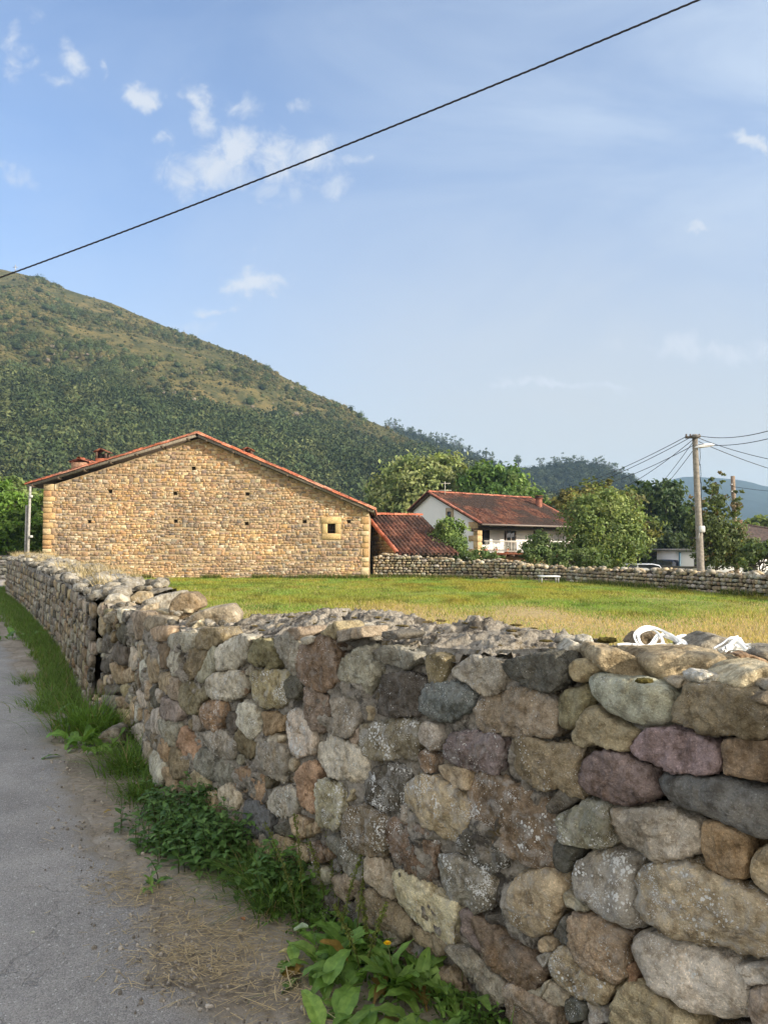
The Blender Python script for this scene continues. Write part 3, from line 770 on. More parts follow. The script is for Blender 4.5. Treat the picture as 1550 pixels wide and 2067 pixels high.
# ---- stones of the near wall, traced from enlargements of the photograph
# (origin x, origin y, scale) : colour, lichen, shape (d round dry, f flat faced), outline
TILES = {
(1100, 1240, 3.444): """
lgr .15 r 258,470 300,420 380,405 560,440 740,470 850,520 890,600 880,720 800,780 700,790 560,750 430,690 320,600
brn .15 f 895,580 930,500 1000,470 1180,480 1400,510 1560,560 1620,700 1560,860 1530,885 1420,870 1250,840 1100,835 1000,800 900,760 880,700
oli .10 r 70,560 110,520 240,490 290,530 300,610 270,700 220,800 160,820 100,790 70,700
tan .05 r 125,350 160,315 240,310 330,350 375,400 290,440 230,490 170,480 130,420
tan .05 f 200,830 230,740 290,650 360,655 440,710 530,770 640,830 590,890 580,960 500,950 370,910 260,930 200,880
pur .00 f 585,930 640,840 720,795 850,795 1010,820 1120,880 1210,940 1215,1100 1100,1125 960,1110 860,1095 740,1060 640,1010
purd .00 f 245,1060 270,990 340,950 430,945 560,985 640,1030 740,1080 740,1160 790,1260 690,1310 570,1340 470,1320 360,1270 240,1190
brn .05 f 1215,960 1240,860 1380,860 1540,890 1550,1000 1530,1170 1440,1170 1330,1140 1230,1110
blu .05 r 745,1130 920,1110 1150,1130 1400,1180 1560,1220 1640,1400 1600,1590 1400,1550 1250,1480 1100,1420 950,1370 860,1330 800,1250
lgr .10 f 430,1400 450,1345 560,1345 780,1350 840,1340 940,1390 1050,1450 1055,1560 1045,1670 940,1700 800,1718 650,1690 500,1630 450,1530
gry .45 f 65,1400 160,1370 280,1280 430,1330 440,1420 440,1500 475,1600 380,1633 300,1633 230,1620 140,1605 80,1560
tan .10 r 1535,1180 1560,1050 1660,1040 1680,1230 1600,1240
""",
(1100, 1640, 3.444): """
gry .70 r 145,460 200,340 290,270 420,255 560,280 640,330 620,400 600,460 620,600 660,790 640,830 560,820 450,770 330,700 220,620 160,560
ora .00 f 1065,170 1085,65 1200,90 1340,150 1390,220 1380,380 1350,465 1270,465 1180,430 1090,390 1060,310
tan .05 r 1380,390 1420,290 1500,235 1640,220 1700,640 1550,600 1450,550 1390,470
tan .65 f 580,460 660,380 780,350 1000,360 1080,400 1250,470 1400,540 1550,630 1720,720 1740,950 1550,1060 1380,1030 1200,980 1000,920 850,860 740,800 610,700 620,560
lgr .30 r 580,960 600,880 680,835 780,850 900,900 1100,970 1290,1030 1340,1130 1380,1220 1395,1471 1200,1490 1000,1430 860,1330 730,1260 640,1180 600,1080
lgr .15 f 1310,1070 1400,1060 1550,1070 1660,1100 1660,1200 1480,1210 1390,1205 1340,1130
pnk .15 f 1405,1300 1430,1230 1550,1210 1700,1210 1700,1550 1450,1550 1410,1400
tan .25 f 140,720 190,690 300,700 420,760 560,830 590,860 555,960 570,1080 540,1170 480,1210 420,1170 300,1120 200,1030 160,870
tan .60 f 10,1110 40,1000 90,935 170,960 200,1040 300,1120 420,1180 450,1230 420,1340 370,1350 280,1310 200,1300 110,1250 20,1190
tan .10 f 440,1450 450,1320 480,1220 560,1180 640,1200 760,1270 860,1340 980,1440 1040,1480 1000,1600 480,1600
ora .00 f 545,1080 575,1060 610,1150 600,1210 560,1200
dgr .20 f 35,240 80,190 150,230 210,260 170,350 120,440 60,400 35,310
gry .30 f 120,560 150,550 230,620 300,690 200,695 125,660
dgr .30 f 120,1300 200,1310 265,1340 260,1450 180,1471 120,1420
gry .30 f 265,1330 310,1300 350,1340 430,1370 440,1471 290,1500
dgr .15 f 40,830 110,720 150,800 165,950 90,930 40,870
""",
(780, 1240, 3.444): """
dgr .10 f 800,370 850,330 980,295 1090,270 1170,290 1210,370 1200,470 1130,535 1060,520 940,480 830,460 790,420
gry .20 f 450,430 490,360 560,310 680,305 780,340 790,430 780,520 700,560 640,530 580,480 480,440
oli .15 f 270,290 310,290 380,310 400,360 380,470 290,475 280,400
blu .30 f 240,600 270,510 330,480 430,480 520,510 580,560 580,640 510,700 430,740 330,710 260,670
brp .30 f 615,640 680,570 800,535 950,530 1060,550 1140,610 1175,680 1170,760 1150,850 1000,850 850,835 700,825 630,790 615,710
purd .40 f 430,930 470,840 540,815 630,825 760,840 805,900 800,1010 770,1095 680,1100 580,1075 480,1030 430,990
brn .25 f 850,930 920,855 1030,870 1090,895 1220,910 1290,900 1365,940 1340,1080 1340,1160 1360,1265 1280,1260 1190,1195 1100,1220 1000,1180 900,1130 890,1020
tan .10 f 345,1060 400,1050 540,1070 580,1130 560,1215 460,1190 400,1150
brn .75 f 560,1220 600,1130 720,1120 900,1220 1040,1290 1100,1340 1140,1400 1160,1560 1150,1700 1120,1770 1000,1740 880,1690 760,1630 650,1560 590,1480 570,1350
tan .60 f 130,1190 200,1130 330,1140 400,1190 520,1230 560,1310 580,1440 530,1540 490,1600 400,1560 290,1460 200,1370 140,1290
dgr .20 f 1100,1340 1200,1210 1330,1290 1250,1340 1170,1390 1110,1390
""",
(780, 1640, 3.444): """
brn .50 f 0,100 60,60 200,95 260,150 320,220 310,340 320,450 260,480 190,430 110,370 50,260
dgr .90 f 500,210 560,120 640,150 760,230 830,300 800,380 740,420 640,390 570,300
gry .85 f 360,400 370,310 480,310 600,360 700,420 740,530 700,640 620,680 500,640 420,560 370,480
tan .40 r 795,720 800,640 850,500 900,420 980,390 1100,395 1190,450 1220,560 1210,680 1150,800 1080,870 970,890 860,850 800,770
pal .40 f 55,560 70,410 160,430 250,500 380,600 480,620 490,680 450,800 450,920 380,910 320,830 240,800 150,720 80,650
brn .20 f 575,790 600,730 700,780 800,870 900,930 1000,1020 1080,1090 1050,1170 1000,1235 930,1200 860,1150 760,1060 660,950
gry .15 f 415,960 470,940 580,970 660,1040 760,1120 830,1190 820,1300 760,1330 660,1280 570,1170 540,1060
pnk .25 f 830,1220 900,1200 960,1240 1080,1320 1140,1360 1140,1520 900,1520 840,1340
purd .05 f 510,690 570,690 620,720 580,790 640,940 700,1010 620,960 550,860
brn .10 f 190,780 250,830 340,870 420,920 400,980 330,990 240,930 200,860
tan .15 f 1035,900 1080,870 1140,890 1150,970 1060,985
gry .20 f 1030,1010 1090,980 1140,1000 1080,1090
gry .20 f 940,1240 1050,1230 1110,1150 1110,1190 1060,1290
pnk .20 f 1060,1290 1110,1190 1230,1280 1240,1370 1120,1350
""",
(480, 1240, 3.875): """
oli .10 f 80,300 130,200 230,210 300,270 300,400 240,430 150,400 90,350
brn .30 f 465,380 500,260 600,190 700,190 740,280 760,400 760,530 680,590 600,570 490,500
gry .25 f 780,400 850,330 950,275 1000,340 1050,400 1090,460 1030,560 1010,640 930,650 860,610 780,550
gry .15 f 1080,290 1150,250 1250,270 1380,320 1360,390 1280,430 1180,400 1090,350
tan .55 f 80,540 120,460 230,440 360,460 370,570 370,690 290,730 180,710 110,640
dgr .20 f 370,540 420,470 500,500 510,600 470,660 380,640
brp .25 f 510,690 540,570 640,600 700,660 700,790 660,910 600,890 540,810
gry .35 f 740,680 830,660 940,680 950,790 940,860 890,940 740,930 720,850
dgr .20 f 1050,720 1060,610 1130,520 1200,465 1330,465 1450,520 1410,640 1390,780 1210,800 1110,760
brp .65 f 950,1000 960,880 1060,840 1250,830 1370,870 1390,960 1340,1140 1160,1130 1010,1120
lgr .45 f 0,740 60,690 150,730 160,860 150,920 120,970 60,920 0,870
ora .00 f 175,780 240,760 330,800 330,910 230,940 185,930
lgr .95 f 370,850 430,760 510,790 590,880 600,1000 580,1080 480,1110 390,1060
gry .40 f 130,1010 170,965 250,1000 370,1040 380,1200 350,1300 270,1250 150,1170 130,1100
oli .05 f 0,900 60,920 130,1010 120,1110 70,1130 0,1080 -40,1000
lgr .45 f 590,1040 680,1000 760,960 870,1020 980,1100 990,1280 920,1340 800,1290 690,1230 610,1140
ora .00 f 460,1280 530,1180 590,1160 620,1240 600,1350 610,1540 560,1550 500,1440
pnk .70 f 615,1350 660,1310 780,1330 810,1420 820,1600 780,1670 690,1640 610,1590
dgr .95 f 980,1280 1080,1200 1200,1180 1290,1250 1310,1400 1280,1555 1150,1540 1050,1490 980,1450
lgr .60 f 215,1470 260,1370 380,1350 450,1400 460,1500 430,1580 310,1580 240,1540
ora .10 f -30,1230 50,1215 190,1270 195,1380 180,1480 140,1480 60,1390 -40,1400
brn .60 f 835,1620 880,1520 990,1500 1100,1560 1140,1650 1160,1790 1110,1880 1000,1870 870,1820 840,1740
blu .05 f 50,1600 80,1460 150,1480 250,1540 260,1650 250,1760 160,1750 60,1680
tan .10 f 420,1600 470,1580 530,1620 520,1720 480,1760 430,1680
pnk .05 f 870,980 960,870 940,990 900,1030
gry .20 f 300,190 400,150 480,220 490,300 460,420 430,470 370,390 320,290
pnk .10 f 380,120 480,100 510,150 470,200 400,190
tan .05 f 660,150 700,90 760,60 790,110 740,190
gry .30 f 1280,1500 1350,1500 1400,1640 1340,1660 1280,1610
tan .05 f 565,1660 590,1620 620,1660 600,1720
tan .05 f 525,1680 550,1640 560,1720 540,1760
brn .20 f -40,460 30,460 55,550 50,620 -20,650 -80,600
lgr .10 f 225,960 270,930 340,960 320,1010 230,1000
pnk .05 f 840,1480 880,1370 905,1385 890,1450
gry .10 f 780,130 870,110 860,190 780,220
pnk .05 f 880,110 960,100 960,180 870,190
dgr .10 f 1120,140 1200,130 1270,160 1230,200 1130,190
dgr .10 f 270,1660 400,1620 440,1750 350,1740
""",
(480, 1600, 3.875): """
tan .15 f 100,360 240,380 310,560 200,520 90,480
tan .20 f 280,360 320,335 420,390 540,430 560,520 470,570 380,540 310,460
gry .30 f 680,370 760,335 830,400 940,470 990,560 960,690 880,630 800,530 720,450
gry .15 f 490,660 560,570 650,590 720,640 700,720 580,720 510,700
pnk .10 f 720,660 850,640 940,700 920,780 830,860 760,780
pnk .15 f 1010,500 1100,520 1230,690 1210,830 1120,790 1030,690
brn .15 f 950,800 1060,770 1200,890 1300,990 1320,1080 1250,1180 1130,1100 970,1010
gry .10 f 1090,1080 1200,1080 1250,1180 1180,1210
brn .05 f 430,600 490,590 480,690 420,690
""",
(190, 1180, 4.397): """
ora .40 f 930,1100 960,1050 1030,1030 1130,1035 1150,1150 1140,1230 1080,1290 970,1280 940,1190
lgr .50 f 1000,960 1020,850 1090,790 1220,770 1320,800 1340,900 1290,1000 1150,1030 1050,1000
oli .15 f 760,1080 770,870 850,850 990,880 1010,1000 930,1060 930,1130 830,1140
brn .15 f 750,760 790,640 900,580 1010,600 960,720 930,800 850,840 770,820
lgr .20 f 660,700 690,590 770,610 770,720 740,800 680,800
pnk .10 f 690,1010 660,900 700,830 770,850 760,1010 740,1030
gry .15 f 590,1110 600,1000 700,1030 780,1100 780,1180 740,1210 620,1180
ora .00 f 730,1420 750,1270 830,1300 870,1380 900,1430 890,1570 820,1570 760,1500
gry .40 f 945,1330 1040,1300 1150,1310 1250,1420 1220,1540 1100,1540 1010,1470 950,1410
gry .15 f 885,1570 930,1460 1000,1480 1100,1540 1190,1620 1200,1740 1150,1770 1030,1730 920,1660
brn .05 f 650,1560 670,1460 740,1460 800,1540 870,1590 840,1690 740,1720 670,1620
ora .00 f 555,1450 590,1370 650,1400 660,1510 640,1590 580,1560
pal .10 f 1100,1870 1130,1790 1200,1770 1290,1850 1280,1990 1190,1990 1110,1940
tan .10 f 835,1710 900,1650 990,1710 1020,1800 930,1810 860,1760
brn .05 f 735,1740 820,1720 870,1770 860,1850 760,1870
tan .05 f 630,1640 680,1620 740,1720 710,1850 650,1800
lgr .40 f 510,1560 540,1470 600,1580 620,1750 570,1780 510,1680
gry .20 f 590,1200 660,1210 750,1220 730,1330 710,1440 650,1440 600,1350
lgr .25 f 1085,700 1110,560 1220,480 1290,460 1390,480 1350,640 1230,740 1110,750
gry .20 f 920,760 980,640 1060,560 1090,620 1080,730 1010,830 960,870 920,830
gry .30 f 670,520 700,450 790,430 890,440 890,560 820,600 720,580
brn .20 f 890,470 960,390 1100,390 1130,470 1060,550 930,570
tan .15 f 480,420 540,380 640,370 700,440 640,490 520,500
pnk .10 f 300,300 340,250 440,250 420,400 430,460 370,480 310,400
pnk .10 f 410,320 470,280 560,300 680,330 640,370 540,380 480,420 420,410
dgr .05 f 200,440 230,365 300,370 300,480 270,545 210,510
dgr .05 f 150,540 200,510 280,560 280,700 200,710 150,660
lgr .20 f 280,630 320,560 390,610 380,740 340,760 290,700
tan .05 f 150,700 240,720 260,850 250,880 180,870 145,800
tan .05 f 265,780 340,730 360,860 280,870
lgr .20 f 400,700 440,670 460,760 450,860 410,840
tan .10 f 460,720 500,620 550,680 550,850 500,870 470,800
tan .10 f 545,800 620,780 700,800 680,900 680,980 620,930
tan .05 f 220,900 290,880 330,930 280,1000 230,990
gry .05 f 80,990 190,990 200,1100 170,1140 100,1090
tan .05 f 200,1000 290,1010 310,1080 270,1100 200,1080
tan .05 f 200,1100 300,1110 320,1260 250,1230 200,1160
lgr .20 f 360,930 420,960 460,1010 440,1100 390,1080
lgr .20 f 310,1280 400,1230 420,1330 400,1440 340,1400
tan .10 f 410,1160 450,1120 500,1210 500,1400 440,1380 420,1280
lgr .20 f 500,1110 570,1110 600,1240 580,1350 520,1280
dgr .05 f 490,920 530,910 560,1080 520,1110
lgr .10 f 530,920 590,950 570,1050
dgr .05 f 80,910 200,890 210,960 130,990
dgr .10 f 40,680 140,630 150,740 110,790 50,760
brn .05 f 560,520 640,560 650,740 590,730
gry .05 f 430,500 560,500 550,600 470,570
pnk .15 f 430,1400 500,1420 520,1550 490,1700 430,1650 410,1550
brn .05 f 490,1720 560,1720 570,1860 510,1850
""",
}
TRACED = []
for (ox, oy, k), txt in TILES.items():
    for ln in txt.strip().splitlines():
        w = ln.split()
        P = np.array([[float(v) for v in q.split(',')] for q in w[3:]]) / k + (ox, oy)
        TRACED.append((w[0], float(w[1]), w[2], P))

TOPX = np.array([(190, 1222), (215, 1228), (262, 1238), (300, 1252), (330, 1266), (380, 1278), (430, 1290), (500, 1290), (600, 1290), (700, 1298), (780, 1310), (880, 1322), (1000, 1325), (1090, 1322), (1140, 1340), (1200, 1358), (1300, 1372), (1390, 1378), (1560, 1400)], float)
_t = WC.hit(TOPX[:, 0], TOPX[:, 1]); _o = np.argsort(_t[:, 0])
def ztop(s): return np.interp(s, _t[_o, 0], _t[_o, 1])
S_DRY = WC.hit(np.array([1120.]), np.array([1500.]))[0, 0]        # right of here the wall is laid dry
def dry(s, z): return smooth(S_DRY + 0.09, S_DRY - 0.06, s + 0.10 * (z - .8))

def build_near_wall():
    root = thing("stone_wall", "near grey rubble stone wall, mortared then loosely stacked at its right end, beside the lane", "stone wall", (-0.4, 3.6, 0))
    stones = []
    for i, (col, li, kind, P) in enumerate(TRACED):
        q = WC.hit(P[:, 0], P[:, 1])
        c = q.mean(0)
        q = c + (q - c) * (1.0 if kind == 'r' else 1.10 - .09 * float(dry(c[0], c[1])))
        stones.append([col, li, kind, q, len(P)])
    # more stones where the trace leaves the face bare (and past the frame's edge)
    S0, S1 = 0.0, WC.len
    gs, gzv = np.meshgrid(np.arange(S0, S1, 0.02), np.arange(0.0, 1.35, 0.02), indexing='ij')
    G = np.stack([gs.ravel(), gzv.ravel()], -1)
    G = G[G[:, 1] < ztop(G[:, 0]) - 0.03]
    cov = np.full(len(G), 9.0)
    for st in stones:
        q = st[3]; lo, hi = q.min(0) - .3, q.max(0) + .3
        m = np.all((G > lo) & (G < hi), 1)
        if not m.any(): continue
        d, _ = polydist(G[m], np.vstack([q, q[:1]]))
        d = np.where(inpoly(G[m], q), -1, d); cov[m] = np.minimum(cov[m], d)
    order = R.permutation(len(G)); fills = []
    cov2 = cov.copy()
    for rmin in (0.11, 0.075, 0.05, 0.032):
        for i in order:
            if cov2[i] < rmin: continue
            r = min(cov2[i], 0.105) * 0.96
            c = G[i]; fills.append((c, r))
            cov2 = np.minimum(cov2, np.hypot(*(G - c).T) - r)
    for c, r in fills:
        n = R.integers(6, 9); a = np.sort(np.linspace(0, 2 * math.pi, n, endpoint=False) + R.uniform(-.25, .25, n))
        rr = r * R.uniform(0.88, 1.12, n)
        q = c + np.stack([np.cos(a) * rr * R.uniform(1, 1.15), np.sin(a) * rr * 0.97], -1)
        col = R.choice(['gry', 'gry', 'lgr', 'tan', 'brn', 'pnk', 'dgr', 'oli'])
        stones.append([col, float(R.uniform(.05, .5)), 'f', q, 0])
    def area(q):
        x, y = q.T; return abs(np.dot(x, np.roll(y, -1)) - np.dot(y, np.roll(x, -1))) / 2
    vis = []
    for k, st in enumerate(stones):                       # how large it shows in the photograph
        w = WC.pos(st[3][:, 0], st[3][:, 1], 0 * st[3][:, 0])
        v = np.stack([CX + F * w[:, 0] / np.maximum(w[:, 1], .1), 1105 - F * (w[:, 2] - EYE) / np.maximum(w[:, 1], .1)], -1)
        vis.append(area(v) if v[:, 0].min() < 1560 else 0)
    rank = np.argsort(-np.array(vis)); named = set(rank[:100].tolist())
    rest = MB()
    for k, (col, li, kind, q, tr) in enumerate(stones):
        c = q.mean(0); dr = float(dry(c[0], c[1]))
        size = math.sqrt(area(q))
        rg = np.random.default_rng(100 + k)
        prot = rg.uniform(0.004, 0.024) * min(1, size / .15)
        if kind == 'r': prot += 0.015
        n0 = -0.045 - 0.03 * dr - 0.10 * size * dr
        front = prot - n0
        if tr == 0 and dr > .5: n0 -= 0.06 * (S_DRY > c[0] and vis[k] > 0)
        p = (4.2 if kind == 'r' else 20 - 8 * dr) * rg.uniform(.85, 1.2)
        sub = 5 if vis[k] > 2600 else 4 if vis[k] > 400 else 3
        V, T = stone(q, front, 0.10, p=p, sub=sub, facets=(2 if kind == 'r' else rg.integers(4, 8)), seed=k, amp=0.0056 * min(1.5, size / .13), crag=(.4 if kind == 'r' else 1.4))
        W = WC.pos(V[:, 0], V[:, 1], V[:, 2] + n0)
        base = PAL[col] * rg.uniform(.78, 1.20) * (1 + rg.uniform(-.05, .05, 3))
        if k in named:
            m = mesh_np("stone", W, [T], M['rock'], root, True, {'tint': np.tile(base, (len(W), 1)), 'extra': np.full(len(W), li)})
        else:
            rest.add(W, tris=T, tint=base, x=li)
    # rubble bedded in the mortar along the crest
    for k in range(80):
        s = R.uniform(0.1, WC.len - .05); w = R.uniform(0.0, 0.55)
        d = float(dry(s, 1.0)); w = max(w, .16) if d > .05 else w; z = ztop(s) + (0.0 if d < .5 else .02) + 0.05 * math.sin(w / .55 * math.pi) - (0.10 if d > .5 else 0.0)
        a = R.uniform(.014, .04) if d < .5 else R.uniform(.03, .085); n = 7
        an = np.linspace(0, 2 * math.pi, n, endpoint=False) + R.uniform(-.3, .3, n)
        q = np.stack([np.cos(an) * a * R.uniform(1, 1.7), np.sin(an) * a], -1) * R.uniform(.8, 1.2, (n, 1))
        V, T = stone(q, a * .42, a * .42, p=6, sub=3, facets=3, seed=900 + k, amp=.004)
        tl, rl = R.uniform(-.35, .35, 2); V = V - V.mean(0)
        V = np.stack([V[:, 0], V[:, 1] - tl * V[:, 2], V[:, 2] + tl * V[:, 1] + rl * V[:, 0]], -1)
        W = WC.pos(s + V[:, 0], z + V[:, 2], -w + V[:, 1])
        col = R.choice(['gry', 'lgr', 'gry', 'tan', 'dgr', 'lgr'])
        rest.add(W, tris=T, tint=PAL[col] * R.uniform(.8, 1.1), x=R.uniform(0, .4))
    o = rest.build("small_stone_fill", M['rock'], root); tag(o, kind='stuff')

    # mortar face: rough sheet between the stones, deep and dark where the wall is dry
    ss = [0.0]
    while ss[-1] < WC.len - 0.02:
        y = np.interp(ss[-1], WC.s, WC.y)
        ss.append(ss[-1] + (0.0075 if 1.4 < y < 5.2 else 0.016))
    ss = np.array(ss); tv = np.linspace(0, 1, 190)
    Sg = np.repeat(ss[:, None], len(tv), 1); Zg = -0.06 + (ztop(ss)[:, None] + 0.075) * tv[None]
    P3 = np.stack([Sg.ravel(), Zg.ravel(), 0 * Sg.ravel()], -1)
    rough = fbm(P3 * 7, 5).reshape(Sg.shape); fine = fbm(P3 * 38 + 4, 4).reshape(Sg.shape)
    dr = dry(Sg, Zg)
    N = -(0.038 + 0.14 * dr) + (0.032 * rough + 0.018 * fine) * (1 + .6 * dr)
    smear = smooth(.06, .38, fbm(P3 * 3.4 + 20, 4)).reshape(Sg.shape)
    N += smear * (1 - dr) * (.034 + .012 * fine)
    N -= 0.05 * smooth(0.90, 1.0, tv)[None] * (1 - dr)
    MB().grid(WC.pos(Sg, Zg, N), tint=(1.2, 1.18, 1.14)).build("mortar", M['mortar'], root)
    # crest and back
    ww = np.concatenate([np.linspace(0.03, 0.62, 74), np.linspace(0.63, 0.70, 24)])
    s2 = np.arange(0, WC.len, 0.008)
    Sg = np.repeat(s2[:, None], len(ww), 1); Wg = np.repeat(ww[None], len(s2), 0)
    P3 = np.stack([Sg.ravel(), Wg.ravel(), 0 * Sg.ravel()], -1)
    l1 = fbm(P3 * 5.5, 4).reshape(Sg.shape); l2 = fbm(P3 * 26 + 9, 5).reshape(Sg.shape); l0 = fbm(P3 * 2.0 + 3, 2).reshape(Sg.shape)
    drc = dry(Sg, 1.0 + 0 * Sg)
    crest = np.interp(s2, CREST[:, 0], CREST[:, 1])[:, None] - ztop(s2)[:, None]
    Zg = ztop(s2)[:, None] - 0.012 + crest * np.sin(np.clip(Wg / 0.46, 0, 1) * math.pi / 2) ** 1.3 + 0.042 * l1 + 0.020 * l2 + 0.035 * l0
    steps = np.abs((l1 * 3.1 + l2 * .6) % 1 - .5)
    Zg += 0.05 * (steps - .25)
    Zg -= 0.11 * drc * (1 - smooth(0, .1, Wg)) + 0.06 * drc
    Zg = np.where(Wg > .62, Zg * (1 - (Wg - .62) / .08) - 0.05 * (Wg - .62) / .08, Zg)
    Wn = np.where(Wg > .62, .62 + .02 * np.sin((Wg - .62) / .08 * 9) + .02 * l1, Wg)
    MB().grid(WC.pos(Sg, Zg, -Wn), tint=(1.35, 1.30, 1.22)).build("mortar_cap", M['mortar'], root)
CRPX = [(205, 1215), (260, 1215), (330, 1235), (430, 1262), (520, 1250), (600, 1242), (660, 1230), (720, 1236), (800, 1246), (880, 1250), (950, 1256), (1030, 1258), (1090, 1268), (1130, 1290), (1300, 1330), (1550, 1380)]
def _crest():
    """height of the crest line, seen 0.46 m behind the face"""
    out = []
    for px, py in CRPX:
        b = ray(np.array([px], float), np.array([py], float))[0]
        W = WC.pos(WC.s, 0 * WC.s, np.full(len(WC.s), -.46))
        k = np.argmin(abs(W[:, 0] / np.maximum(W[:, 1], .05) - b[0] / b[1]))
        out.append((WC.s[k], EYE + b[2] / b[1] * W[k, 1]))
    return np.array(sorted(out))
CREST = _crest()
build_near_wall()
def crest_moss():
    rg = np.random.default_rng(31); mb = MB()
    for k in range(150):
        s = rg.uniform(1.6, WC.len - .2); w = rg.uniform(.06, .5); r = rg.uniform(.006, .020)
        if float(dry(s, 1.0)) > .5: continue
        cz = np.interp(s, CREST[:, 0], CREST[:, 1]) - ztop(s)
        z = ztop(s) - .012 + cz * math.sin(min(w / .46, 1) * math.pi / 2) ** 1.3 + .006
        D, T = ico(3); V = D * (1 + .45 * fbm(D * 3 + k, 4))[:, None] * (r * rg.uniform(1, 2), r * rg.uniform(.8, 1.4), r * .28)
        mb.add(WC.pos(s + V[:, 0], z + V[:, 2], -w + V[:, 1]), tris=T, tint=np.array(((.13, .10, .035), (.10, .075, .03), (.17, .13, .055), (.08, .062, .03))[rg.integers(4)]))
    o = mb.build("crest_moss", M['moss']); tag(o, kind='stuff')
crest_moss()

# ---- loose stones lying on the wall: each a thing of its own
def loose(px_poly, back, depth, col, lich, label, k=1.0, tile=None, p=6.0, w=0.15, facets=3, seed=0, sub=4, moss=0, group=None, name="loose_stone", thick=None, mats='rock', cat='stone'):
    ox, oy, sc = tile
    P = np.array(px_poly, float) / sc + (ox, oy)
    c = P.mean(0)
    # the stone stands at distance w behind the wall's face
    W = WC.pos(WC.s, 0 * WC.s, np.full(len(WC.s), -w))
    r = ray(c[0], c[1]); kk = np.argmin(abs(W[:, 0] / np.maximum(W[:, 1], .05) - r[0] / r[1]))
    d = W[kk, 1]
    Q = at(P[:, 0], P[:, 1], d); o = Q.mean(0)
    nrm = np.array([WC.nx[kk], WC.ny[kk], 0.0]); rt = np.array([1, 0, 0.0]); fw = np.array([0, -1, 0.0])
    q2 = np.stack([Q[:, 0] - o[0], Q[:, 2] - o[2]], -1)
    V, T = stone(q2, depth, back, p=p, sub=sub, facets=facets, seed=seed, amp=.0035, crag=1.0)
    Wd = o + V[:, :1] * rt + V[:, 1:2] * np.array([0, 0, 1.0]) + V[:, 2:3] * fw
    tint = np.tile(PAL[col], (len(Wd), 1)) if isinstance(col, str) else np.tile(col, (len(Wd), 1))
    ob = mesh_np(name, Wd, [T], M[mats], None, True, {'tint': tint, 'extra': np.full(len(Wd), lich)})
    tag(ob, label, cat, group)
    return ob
A = (1100, 1240, 3.444); G_ = (190, 1180, 4.397)
LO = "loose stones lying on the wall top"
